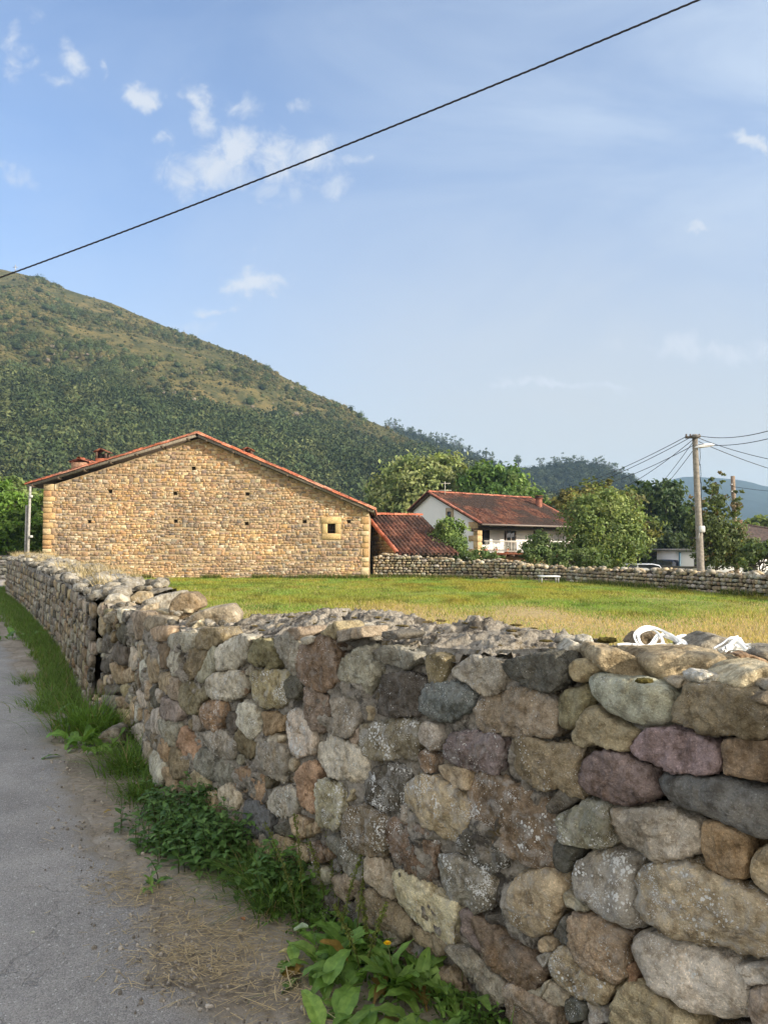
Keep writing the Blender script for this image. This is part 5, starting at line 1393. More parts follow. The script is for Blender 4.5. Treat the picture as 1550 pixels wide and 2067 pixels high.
# ---- lean-to shed with its red roof, between barn and house
def build_shed():
    RL = at(738, 1040, 47); u = np.array((.94, .34, 0)); s = np.array((.34, -.94, 0))
    drop = RL[2] - (EYE - 12 * 42.2 / F)
    ln = 5.4; L = np.array((s[0] * ln, s[1] * ln, -drop)); lv = np.linalg.norm(L); L /= lv
    lu = 3.7
    root = thing("tiled_shed", "low stone shed with a red tiled roof between the barn and the white house", "shed", tuple(RL[:2] + s[:2] * 3) + (-1.2,))
    DK = [np.array(lin(c)) for c in ((122, 82, 68), (106, 72, 62), (136, 96, 80), (94, 66, 58), (118, 86, 74))]
    mb = MB(); roof_sheet(mb, RL, u, L, lu, lv, .26, .40, .068, 31, cols=DK, dark=.75)
    r = mb.build("roof", M['tile'], root)
    mv = MB(); n = np.cross(u, L); n *= np.sign(n[2])
    RED = [np.array(lin(c)) for c in ((168, 98, 74), (150, 88, 68), (180, 112, 88))]
    ridge_caps(mv, RL + n * .03, RL + L * lv + n * .03, .13, .42, 3, cols=RED)
    ridge_caps(mv, RL + n * .05 - L * .03, RL + u * lu + n * .05 - L * .03, .13, .42, 4, cols=RED)
    ridge_caps(mv, RL + u * .14 - n * .08, RL + L * lv + u * .14 - n * .08, .08, .42, 5, cols=RED)
    back = -L.copy(); Lb = np.array((-s[0], -s[1], -.5)); Lb /= np.linalg.norm(Lb)
    roof_sheet(mv, RL + u * 0, u, Lb, lu, 1.6, .24, .40, .055, 33, cols=DK)
    mv.build("edge_tiles", M['tile'], r)
    # gable wall under the left verge, of rough stone
    inset = .25; A0 = RL + u * inset
    def place(q, z, nn): return np.stack([A0[0] + q * s[0] - nn * u[0], A0[1] + q * s[1] - nn * u[1], z + 0 * q], -1)
    top = lambda q: RL[2] - .16 - drop / ln * np.asarray(q)
    ms = MB(); block_stones(ms, place, 0, ln - .5, top, -1.4, (.12, .22), (.15, .4), .05, [np.array(lin(c)) for c in ((196, 176, 146), (180, 160, 132), (206, 188, 158), (164, 144, 122))], 12)
    q = np.linspace(-1.5, ln - .45, 16); zz = np.linspace(0, 1, 12)
    Q_, Z_ = np.meshgrid(q, zz, indexing='ij')
    tq = np.where(Q_ < 0, RL[2] - .3 + Q_ * .5, top(Q_))
    ms.grid(place(Q_, -1.4 + (tq + 1.4) * Z_, np.zeros(Q_.shape)), tint=(.40, .34, .26))
    e0, e1 = A0 + s * (ln - .5), A0 + u * (lu - .4) + s * (ln - .5)
    ms.add([(e0[0], e0[1], -1.4), (e1[0], e1[1], -1.4), (e1[0], e1[1], top(ln - .5)), (e0[0], e0[1], top(ln - .5))], [[0, 1, 2, 3]], tint=(.10, .085, .07))
    ms.build("wall", M['stone'], root)
    mw = MB()
    for t in np.linspace(.1, lu - .1, 7):
        p = RL + u * t + L * (lv - .3) - n * .1; mw.box(p, (.1, .8, .1), (u, L, n), tint=(.08, .06, .045))
    mw.box(RL + u * lu / 2 + L * (lv - .05) - n * .09, (lu, .04, .16), (u, L, n), tint=(.09, .065, .05))
    mw.build("rafter", M['wood'], r)
build_shed()

# ---- the white house with its balcony
def build_house():
    Fc = np.array((7.3, 60.0, 0)); b = np.array((-.62, .785, 0)); r = np.array((.785, .62, 0)); up = np.array((0, 0, 1.0))
    f = -b
    P = lambda k, w, z: Fc + r * k + b * w + up * z
    LEN, DEP = 12.0, 7.7; z0, ze, zr_, wr, zb = -1.4, 3.62, 6.05, 5.4, 4.75
    root = thing("white_house", "white two storey house with a red tiled roof and a railed balcony", "house", tuple(P(6, 4, -1.2)))
    m = MB()
    rec = 1.5                                                     # the balcony bay lies back between the end walls
    pl = np.array((1, 1, 1))
    gable = [(0.42, z0), (DEP, z0), (DEP, zb), (wr, zr_), (0.42, ze + (zr_ - ze) * .42 / wr)]
    for kk in (0.0, LEN):
        V = [P(kk, w, z) for w, z in gable]; m.add(V, tris=[[0, 1, 2], [0, 2, 3], [0, 3, 4]], tint=pl)
    m.add([P(.45, rec, .9), P(LEN - .45, rec, .9), P(LEN - .45, rec, 4.25), P(.45, rec, 4.25)], [[0, 1, 2, 3]], tint=pl)
    for kk, kk2 in ((0.45, .45), (LEN - .45, LEN - .45)):
        m.add([P(kk, .2, z0), P(kk, rec + .1, z0), P(kk, rec + .1, 4.2), P(kk, .2, ze + .05)], [[0, 1, 2, 3]], tint=pl)
    m.add([P(0, DEP, z0), P(LEN, DEP, z0), P(LEN, DEP, zb), P(0, DEP, zb)], [[0, 1, 2, 3]], tint=pl)
    wall = m.build("wall", M['plaster'], root, False)
    # ground floor in stone behind the balcony
    mg = MB()
    mg.box(P(LEN / 2, .95, -.2), (LEN - .9, .3, 2.4), (r, b, up), tint=lin((150, 122, 92)))
    for k in (2.2, 6.4, 9.6):
        mg.box(P(k, .76, -.45), (1.1, .1, 1.9), (r, b, up), tint=(.05, .042, .036))
    mg.build("ground_floor", M['stone'], root)
    # dressed stone ends of the side walls
    rg = np.random.default_rng(5)
    for kk in (.22, LEN - .22):
        z = z0; q = 0; mq = MB()
        while z < ze - .05:
            h = rg.uniform(.38, .6); h = min(h, ze + .08 - z)
            mq.box(P(kk, .22, z + h / 2), (.52, .50, h - .02), (r, b, up), tint=np.array(lin((200, 174, 134))) * rg.uniform(.85, 1.08), bevel=.02)
            if q % 2 and kk < 1: mq.box(P(-.015, .72, z + h / 2), (.08, .55, h - .04), (r, b, up), tint=np.array(lin((190, 164, 130))) * rg.uniform(.85, 1.05), bevel=.02)
            z += h; q += 1
        if kk < 1: mq.box(P(.3, .55, z0 + 1.25), (.66, 1.0, 2.5), (r, b, up), tint=lin((168, 146, 116)), bevel=.03)
        mq.build("quoin", M['stone'], root)
    # roof
    def slope(w0, za, w1, zz):
        d = b * (w1 - w0) + up * (zz - za); return d / np.linalg.norm(d), np.linalg.norm(d)
    ridge = P(-.35, wr, zr_ + .14); mt = MB()
    Lf, lf = slope(wr, zr_, -.75, ze - .35); Lb, lb = slope(wr, zr_, DEP + .35, zb - .2)
    RD = [np.array(lin(c)) for c in ((102, 68, 55), (90, 61, 53), (116, 80, 66), (82, 58, 52), (106, 78, 67))]
    roof_sheet(mt, ridge, r, Lf, LEN + .8, lf, .26, .40, .075, 41, cols=RD, dark=.9); roof_sheet(mt, ridge, r, Lb, LEN + .8, lb, .24, .40, .05, 42, cols=RD, dark=.5)
    roof = mt.build("roof", M['tile'], root)
    mv = MB(); RED = [np.array(lin(c)) for c in ((160, 100, 80), (144, 90, 74), (174, 116, 96))]
    ridge_caps(mv, ridge + up * .06, ridge + r * (LEN + .8) + up * .06, .13, .42, 1, cols=RED)
    for e in (0, LEN + .8):
        for L_, l_ in ((Lf, lf), (Lb, lb)): ridge_caps(mv, ridge + r * e + up * .04, ridge + r * e + L_ * l_ + up * .04, .12, .42, 2, cols=RED)
    mv.build("edge_tiles", M['tile'], roof)
    mw = MB()
    nf = np.cross(r, Lf); nf *= np.sign(nf[2])
    mw.box(ridge + r * (LEN / 2 + .4) + Lf * (lf / 2) - nf * .12, (LEN + .7, lf - .1, .06), (r, Lf, nf), tint=(.12, .085, .06))
    nb = np.cross(r, Lb); nb *= np.sign(nb[2])
    mw.box(ridge + r * (LEN / 2 + .4) + Lb * (lb / 2) - nb * .12, (LEN + .7, lb - .1, .06), (r, Lb, nb), tint=(.12, .085, .06))
    mw.box(P(LEN / 2, -.05, ze - .50), (LEN, .22, .30), (r, b, up), tint=(.05, .038, .03))
    for kk in np.linspace(.2, LEN - .2, 19): mw.box(P(kk, -.3, ze - .06), (.12, .9, .13), (r, (b + up * .35) / np.linalg.norm(b + up * .35), up), tint=(.09, .065, .05))
    mw.build("eaves_timber", M['wood'], roof)
    g = ridge + r * (LEN / 2 + .4) + Lf * (lf + .06) - up * .02
    MB().tube([g - r * (LEN / 2 + .4), g, g + r * (LEN / 2 + .4)], .07, 8, tint=(.20, .16, .14)).build("gutter", M['paint'], roof)
    mc = MB(); c = ridge + r * 11.5 + Lf * 2.3 - up * .55
    mc.box(c + up * .5, (.42, .42, 1.7), (r, b, up), tint=lin((138, 92, 76))); mc.box(c + up * 1.34, (.56, .56, .08), (r, b, up), tint=lin((120, 76, 60)))
    mc.box(c + up * 1.45, (.40, .40, .18), (r, b, up), tint=(.05, .04, .035)); mc.box(c + up * 1.57, (.54, .54, .06), (r, b, up), tint=lin((120, 76, 60)))
    mc.build("chimney", M['tile'], roof)
    # balcony
    zfl = 1.18; mb = MB()
    mb.box(P(LEN / 2, .45, zfl - .08), (LEN - 1.0, 1.5, .16), (r, b, up), tint=lin((122, 74, 54)))
    for kk in np.linspace(.8, LEN - .8, 12): mb.box(P(kk, .40, zfl - .23), (.14, 1.7, .16), (r, b, up), tint=(.13, .08, .055))
    bal = mb.build("balcony", M['wood'], root)
    mr = MB(); wy = -.22; wt = np.array((.66, .62, .56))
    mr.box(P(LEN / 2, wy, zfl + .92), (LEN - 1.0, .09, .08), (r, b, up), tint=wt); mr.box(P(LEN / 2, wy, zfl + .12), (LEN - 1.0, .07, .07), (r, b, up), tint=wt * .6)
    for kk in np.arange(.65, LEN - .6, .17):
        mr.tube([P(kk, wy, z) for z in (zfl + .12, zfl + .3, zfl + .42, zfl + .55, zfl + .75, zfl + .90)], [.018, .026, .031, .026, .019, .018], 6, tint=wt)
    mr.build("railing", M['paint'], bal)
    # openings: a dark shuttered window, the glazed door, a further door
    def opening(name, k, w, zb_, zt_, frame, leaf):
        mo = MB(); mo.box(P(k, rec - .05, (zb_ + zt_) / 2), (w + .16, .08, zt_ - zb_ + .16), (r, b, up), tint=frame)
        o = mo.build(name, M['wood'], root)
        mp = MB()
        if leaf == 'dark': mp.box(P(k, rec - .105, (zb_ + zt_) / 2), (w, .03, zt_ - zb_), (r, b, up), tint=(.02, .024, .03)); mp.build("shutter", M['wood'], o)
        else:
            mp.box(P(k, rec - .10, (zb_ + zt_) / 2), (w, .02, zt_ - zb_)[:3], (r, b, up), tint=(.02, .02, .02)); mp.build("pane", M['glass'], o)
            mk = MB()
            for dx in (-w / 2, 0, w / 2): mk.box(P(k + dx, rec - .135, (zb_ + zt_) / 2), (.09, .04, zt_ - zb_), (r, b, up), tint=(.30, .24, .20))
            for t in (.0, .33, .55, .77, 1.0): mk.box(P(k, rec - .16, zb_ + (zt_ - zb_) * t), (w, .03, .07), (r, b, up), tint=(.30, .24, .20))
            mk.build("glazing_bar", M['wood'], o)
        return o
    opening("window", 2.2, 1.05, zfl + .75, zfl + 2.55, (.05, .045, .045), 'dark')
    opening("door", 5.3, 1.15, zfl + .05, zfl + 2.5, (.10, .07, .055), 'glass')
    opening("door", 8.9, 1.1, zfl + .05, zfl + 2.4, (.10, .07, .055), 'glass')
    mz = MB(); gw = np.array(lin((176, 160, 136)))
    c = P(-.02, 3.15, 4.2)
    mz.box(c, (.10, .9, 1.25), (r, b, up), tint=gw, bevel=.02); zf = mz.build("gable_window", M['stone'], root)
    MB().box(P(-.085, 3.15, 4.2), (.04, .42, .62), (r, b, up), tint=(.02, .02, .02)).build("pane", M['glass'], zf)
    mk = MB(); mk.box(P(-.25, .1, 2.95), (.5, .24, .24), (r, b, up), tint=(.10, .07, .05)); mk.build("corbel", M['wood'], root)
    # things on the balcony
    ml = MB()
    rg = np.random.default_rng(8)
    u_ = np.linspace(0, .9, 12); v_ = np.linspace(0, .62, 9); U_, V_ = np.meshgrid(u_, v_, indexing='ij')
    Pw = P(3.75, .35, 2.95)[None, None] + U_[..., None] * r + (-V_ * (1 - .25 * np.sin(U_ * 7) ** 2))[..., None] * up + (.05 * np.sin(U_ * 14 + V_ * 3))[..., None] * b
    ml.grid(Pw, tint=(.012, .014, .022)); ml.tube([P(2.9, .35, 2.98), P(4.2, .35, 2.94), P(5.6, .35, 2.98)], .012, 5, tint=(.3, .3, .3))
    lo = ml.build("laundry", M['paint']); tag(lo, "dark blue laundry hanging on a line above the balcony of the white house", "laundry")
    LOC = ("at the left end of the balcony rail", "second from the left on the balcony", "third from the left on the balcony", "at the right end of the balcony")
    for i, k in enumerate((.75, 1.9, 3.2, 10.9)):
        pt = thing("flower_pot", "terracotta flower pot " + LOC[i] + " of the white house", "flower pot", tuple(P(k, -.42, zfl)), "flower pots on the balcony")
        mp = MB(); mp.tube([P(k, -.08, z) for z in (zfl + .0, zfl + .16, zfl + .28, zfl + .30)], [.10, .15, .18, .19], 12, tint=lin((182, 104, 72))); mp.build("pot", M['tile'], pt)
        C = P(k, -.08, zfl + .42) + rg.normal(0, .10, (60, 3)); leaf_cards(C, .06, np.array((.05, .085, .03)), rg).build("foliage", M['leaf'], pt)

def leaf_cards(C, size, col, rg, out=None, curl=.25, var=.25):
    """one bent diamond leaf per centre, as one mesh collector"""
    n = len(C); size = np.broadcast_to(np.asarray(size, float), (n,)) * rg.uniform(.7, 1.3, n)
    a = rg.normal(size=(n, 3))
    if out is not None: a = a * .8 + out * 1.1
    a /= np.linalg.norm(a, axis=1, keepdims=True) + 1e-9
    t = rg.normal(size=(n, 3)); t -= (t * a).sum(1, keepdims=True) * a; t /= np.linalg.norm(t, axis=1, keepdims=True) + 1e-9
    w = np.cross(a, t)
    s = size[:, None]
    V = np.stack([C - t * s, C + w * s * .55 + a * s * curl, C + t * s, C - w * s * .55 + a * s * curl], 1).reshape(-1, 3)
    i = np.arange(n)[:, None] * 4
    col = np.broadcast_to(np.asarray(col, float), (n, 3)) * rg.uniform(1 - var, 1 + var, (n, 1))
    mb = MB(); mb.add(V, tris=np.concatenate([i + [0, 1, 2], i + [0, 2, 3]]), tint=np.repeat(col, 4, 0))
    return mb
build_house()

# ---- other walls and buildings
def build_minor():
    # shaded wall across the lane at the far left
    root = thing("stone_wall", "dark shaded stone wall across the lane at the far left, under the green trees", "stone wall", (-19.5, 39, 0))
    a = np.array((-25.0, 43.0)); d = np.array((.8, -.6)); n = np.array((-.6, -.8))
    pl = lambda s, z, k: np.stack([a[0] + s * d[0] + k * n[0], a[1] + s * d[1] + k * n[1], z + 0 * s], -1)
    mb = MB(); block_stones(mb, pl, 0, 9.6, lambda s: 1.18 + 0 * np.asarray(s), -.1, (.12, .2), (.16, .36), .05, GREYS, 61)
    for q in ([(0, -.1, 0), (9.6, -.1, 0), (9.6, 1.2, 0), (0, 1.2, 0)], [(0, 1.2, 0), (9.6, 1.2, 0), (9.6, 1.2, -.5), (0, 1.2, -.5)], [(9.6, -.1, 0), (9.6, -.1, -.5), (9.6, 1.2, -.5), (9.6, 1.2, 0)]):
        q = np.array(q); mb.add(pl(q[:, 0], q[:, 1], q[:, 2]), [[0, 1, 2, 3]], tint=(.13, .12, .10))
    mb.build("stonework", M['stone'], root)
    # low wall in front of the parked car's yard
    root = thing("stone_wall", "low dark stone wall behind the silver car, left of the wooden pole", "stone wall", tuple(at(1330, 1150, 55)))
    p0, p1 = at(1255, 1150, 57), at(1412, 1150, 52); d = (p1 - p0)[:2]; ln = np.hypot(*d); d /= ln; n = np.array((d[1], -d[0]))
    pl = lambda s, z, k: np.stack([p0[0] + s * d[0] + k * n[0], p0[1] + s * d[1] + k * n[1], z + 0 * s], -1)
    mb = MB(); block_stones(mb, pl, 0, ln, lambda s: .28 + 0 * np.asarray(s), -1.3, (.14, .24), (.2, .45), .07, GREYS, 62)
    for q in ([(0, -1.3, 0), (ln, -1.3, 0), (ln, .3, 0), (0, .3, 0)], [(0, .3, 0), (ln, .3, 0), (ln, .3, -.5), (0, .3, -.5)]):
        q = np.array(q); mb.add(pl(q[:, 0], q[:, 1], q[:, 2]), [[0, 1, 2, 3]], tint=(.12, .11, .09))
    mb.build("stonework", M['stone'], root)
    # white outbuilding behind the pole
    root = thing("white_outbuilding", "small white outbuilding behind the wooden pole and the slim tree", "outbuilding", tuple(at(1470, 1150, 58)))
    X0, X1 = at(1366, 1120, 60)[0], at(1580, 1120, 60)[0]
    MB().box(((X0 + X1) / 2, 62, .0), (X1 - X0, 5, 2.6), tint=(1, 1, 1)).build("wall", M['plaster'], root)
    MB().box(((X0 + X1) / 2, 62, 1.42), (X1 - X0 + .8, 5.8, .14), tint=(.33, .31, .29)).build("roof", M['tile'], root)
    MB().box((X0 - .03, 59.4, -.0), (.13, .13, 2.5), tint=(.05, .11, .16)).build("downpipe", M['paint'], root)
    for k in (1.6, 5.4):
        MB().box((X0 + k, 59.48, .2), (1.0, .06, 1.0), tint=(.02, .02, .02)).build("window", M['glass'], root)
    # house with a dark hipped roof at the right edge
    root = thing("brown_roofed_house", "house with a dark brown hipped roof at the right edge, behind the slim tree", "house", tuple(at(1530, 1140, 74)))
    z0 = -1.2; e = EYE + (1105 - 1092) * 74 / F; zr = EYE + (1105 - 1060) * 74 / F
    xa, xb = at(1408, 1090, 74)[0], at(1668, 1090, 74)[0]; ya, yb = 71.5, 79.5
    MB().box(((xa + xb) / 2, (ya + yb) / 2, (z0 + e) / 2), (xb - xa - 1.0, yb - ya - 1.0, e - z0), tint=(1, 1, 1)).build("wall", M['plaster'], root)
    BR = [np.array(lin(c)) for c in ((94, 80, 74), (84, 74, 70), (104, 88, 82))]
    rx0, rx1 = at(1480, 1060, 75.5)[0], at(1512, 1060, 75.5)[0]; ym = (ya + yb) / 2
    mr = MB()
    def hip(c0, c1, t0, t1):
        n = 24; rows = []
        for v in np.linspace(0, 1, n):
            a_, b_ = np.array(c0) * (1 - v) + np.array(t0) * v, np.array(c1) * (1 - v) + np.array(t1) * v
            w = np.linspace(0, 1, 61)[:, None]; row = a_ * (1 - w) + b_ * w
            row[:, 2] += .03 * np.sin(np.linspace(0, 1, 61) * 30 * 2 * math.pi) + .02 * (v * (n - 1) % 1); rows.append(row)
        rg = np.random.default_rng(1); tint = np.array([[BR[rg.integers(3)] * rg.uniform(.8, 1.15) for _ in range(61)] for _ in range(n)])
        mr.grid(np.array(rows), tint=tint)
    A_, B_, C_, D_ = (xa, ya, e), (xb, ya, e), (xb, yb, e), (xa, yb, e); T0, T1 = (rx0, ym, zr), (rx1, ym, zr)
    hip(A_, B_, T0, T1); hip(B_, C_, T1, T1); hip(C_, D_, T1, T0); hip(D_, A_, T0, T0)
    rf = mr.build("roof", M['tile'], root)
    mc = MB(); ridge_caps(mc, T0, T1, .14, .4, cols=BR); ridge_caps(mc, T1, B_, .14, .4, cols=BR); ridge_caps(mc, T0, A_, .14, .4, cols=BR)
    mc.box(np.array(T0) + (.5, 0, .2), (.55, .55, .7), tint=lin((120, 90, 78))); mc.build("ridge_tile", M['tile'], rf)
build_minor()

# ---- poles, lamp and wires
def wire(name, pts, sag, rad, label, group=None, n=40, strands=1):
    a, b = np.asarray(pts[0], float), np.asarray(pts[1], float)
    t = np.linspace(0, 1, n)[:, None]
    P = a + (b - a) * t; P[:, 2] -= (4 * sag * t * (1 - t))[:, 0]
    mb = MB()
    if strands == 1: mb.tube(P, rad, 6, tint=(.05, .05, .05))
    else:
        d = (b - a) / np.linalg.norm(b - a); u = np.cross(d, (0, 0, 1.0)); u /= np.linalg.norm(u); v = np.cross(u, d)
        ln = np.linalg.norm(b - a); tt = np.linspace(0, 1, n)
        for s in range(strands):
            ph = tt * ln / .55 * 2 * math.pi + s * 2 * math.pi / strands
            mb.tube(P + (np.cos(ph)[:, None] * u + np.sin(ph)[:, None] * v) * rad * .62, rad * .55, 6, tint=(.05, .05, .05))
    o = mb.build(name, M['cable']); tag(o, label, "cable", group); return o

def build_poles():
    d = 31.0
    top = at(1402, 877, d); base = at(1414, 1165, d); base[2] = -.9
    base = top + (base - top) * ((top[2] + .9) / (top[2] - base[2]))
    base[0] = top[0] + (at(1414, 1165, d)[0] - at(1402, 877, d)[0]) * 1.15
    root = thing("utility_pole", "tall weathered grey pole carrying a street lamp and many wires, behind the far field wall", "utility pole", tuple(base))
    t = np.linspace(0, 1, 14)[:, None]; P = base * (1 - t) + top * t
    P[:, 0] += .012 * np.sin(t[:, 0] * 5)
    MB().tube(P, np.linspace(.165, .105, 14), 12, tint=(.27, .245, .21)).build("shaft", M['pole'], root)
    mb = MB(); mb.box(top + (-.18, -.1, -.13), (.5, .09, .09), tint=(.12, .11, .10)); mb.box(top + (-.02, -.12, -.1), (.30, .26, .10), tint=(.2, .19, .18)); mb.build("crossarm", M['wood'], root)
    for dx in (-.4, -.24, .12): MB().tube([top + (dx, -.12, -.15), top + (dx, -.12, -.08), top + (dx, -.12, .0)], [.03, .045, .03], 8, tint=(.09, .07, .06)).build("insulator", M['paint'], root)
    c = at(1416, 1068, d - .2)
    mb = MB(); mb.box(c, (.22, .14, .26), tint=(.55, .56, .54), bevel=.03); mb.tube([c + (-.1, 0, -.12), c + (-.12, .05, -.3), c + (-.1, .1, -.5)], .02, 6, tint=(.3, .3, .3)); mb.build("junction_box", M['paint'], root)
    mb = MB()
    for z in np.linspace(-.2, 4.9, 8):
        tt = (z - base[2]) / (top[2] - base[2]); p = base * (1 - tt) + top * tt; mb.tube([p + (.10, -.06, 0), p + (.13, -.09, .35), p + (.12, -.08, .8)], .012, 5, tint=(.1, .1, .1))
    mb.build("riser_cable", M['cable'], root)
    lr = thing("street_lamp", "white street lamp head on a short arm at the top of the tall pole", "street lamp", tuple(at(1408, 900, d)))
    h = at(1421, 901, d - .1)
    MB().tube([at(1405, 897, d - .12), at(1409, 901, d - .12), at(1413, 904, d - .1)], .028, 8, tint=(.4, .4, .4)).build("arm", M['metal'], lr)
    V, T = ico(3); sh = V * (.40, .15, .11); sh[:, 2] = np.where(sh[:, 2] < -.03, -.03, sh[:, 2]); sh[:, 2] += .25 * (sh[:, 0]) * .5
    MB().add(h + sh, tris=T, tint=(.8, .8, .8)).build("lamp_head", M['paint'], lr)
    MB().box(h + (.03, 0, -.035), (.34, .14, .02), tint=(.9, .9, .9), axes=((.97, 0, .13), (0, 1, 0), (-.13, 0, .97))).build("lens", M['plastic'], lr)
    # second pole behind the slim tree
    t2 = at(1478, 961, 44); b2 = np.array((t2[0] + .15, 44, -1.3))
    r2 = thing("utility_pole", "shorter brown pole rising out of the slim tree at the right", "utility pole", tuple(b2))
    MB().tube([b2 * (1 - s) + t2 * s for s in np.linspace(0, 1, 8)], np.linspace(.145, .115, 8), 10, tint=(.26, .20, .15)).build("shaft", M['pole'], r2)
    for dz in (-.5, -.9): MB().tube([t2 + (-.22, -.12, dz), t2 + (-.1, -.16, dz)], .05, 6, tint=(.1, .1, .1)).build("clamp", M['metal'], r2)
    # twin post by the barn at the left
    b3 = np.array(at(58, 1130, 38.6)); b3[2] = -.1
    r3 = thing("utility_pole", "thin grey concrete post in front of the barn's left corner", "utility pole", tuple(b3))
    t3 = at(62, 982, 38.6)
    MB().tube([b3 + (-.05, 0, 0), t3 + (.0, 0, 0)], [.075, .06], 8, tint=(.33, .32, .30)).build("shaft", M['pole'], r3)
    MB().tube([b3 + (-.18, .05, 0), at(55, 1020, 38.7)], [.07, .065], 8, tint=(.24, .24, .235)).build("stub_post", M['pole'], r3)
    for py in (1002, 1083): MB().box(at(64, py, 38.5), (.13, .12, .12), tint=(.5, .5, .48), bevel=.02).build("insulator", M['paint'], r3)
    q = at(63, 984, 38.6)
    wire("wire", (q, at(-160, 985, 44)), .25, .012, "thin wire from the concrete post running left above the green trees")
    wire("wire", (q, at(93, 985, 39.2)), .03, .012, "short thin wire between the concrete post and the barn eaves")
    # wires of the tall pole
    G = "wires fanning out from the tall pole"
    tp = top
    L_ = [((-.40, -.1, -.10), at(1010, 998, 66), .9, "upper of the two wires from the tall pole towards the white house's chimney"),
          ((-.24, -.1, -.14), at(1020, 1004, 66), .9, "lower of the two wires from the tall pole towards the white house's chimney"),
          ((-.1, -.1, -.45), at(1040, 980, 66), 1.2, "slack wire from the tall pole sinking behind the wooded ridge"),
          ((-.1, -.1, -.20), at(1150, 1010, 60), .8, "wire from the tall pole dropping into the yellow green tree"),
          ((-.1, -.1, -.28), at(1300, 1010, 60), .2, "steeper wire from the tall pole dropping behind the dark tree"),
          ((-.05, -.1, -.55), at(1310, 1010, 58), .2, "lowest steep wire from the tall pole dropping behind the dark tree"),
          ((.12, -.1, -.07), at(1760, 775, 18), .5, "uppermost wire leaving the tall pole to the right"),
          ((.10, -.1, -.42), at(1760, 800, 20), .45, "wire crossing behind the lamp and rising to the right"),
          ((.10, -.1, -.16), at(1800, 945, 26), .4, "wire leaving the pole top to the right and sinking slowly"),
          ((.10, -.1, -.30), at(1720, 985, 34), .25, "lowest wire leaving the pole top to the right, sinking steeply")]
    for off, e, sag, lab in L_: wire("wire", (tp + np.array(off), e), sag, .013, lab, G)
    wire("wire", (t2 + (-.1, -.1, -.6), at(1800, 985, 36)), .3, .012, "thin wire at mid height from the shorter brown pole to the right")
    # the thick cable over the lane
    wire("power_cable", (at(-420, 706, 23), at(1760, -150, 13.2)), .32, .019, "thick black twisted cable crossing the whole sky from hill to upper right", n=500, strands=3)
build_poles()

def build_antenna():
    root = thing("tv_antenna", "thin television aerial standing on the white house's ridge", "aerial", tuple(at(897, 1000, 64)))
    a, b = at(898, 1000, 64.5), at(898, 972, 64.5); mb = MB()
    mb.tube([a, b], .022, 6, tint=(.6, .58, .5)); mb.build("mast", M['paint'], root)
    for py, w in ((976, .45), (990, .55)):
        c = at(898, py, 64.5); m2 = MB(); m2.tube([c - (w, .1, 0), c + (w, .1, .02)], .018, 5, tint=(.6, .58, .5))
        for k in np.linspace(-1, 1, 7): m2.tube([c + (w * k, -.3, 0), c + (w * k, .3, 0)], .010, 4, tint=(.6, .58, .5))
        m2.build("boom", M['paint'], root)
build_antenna()

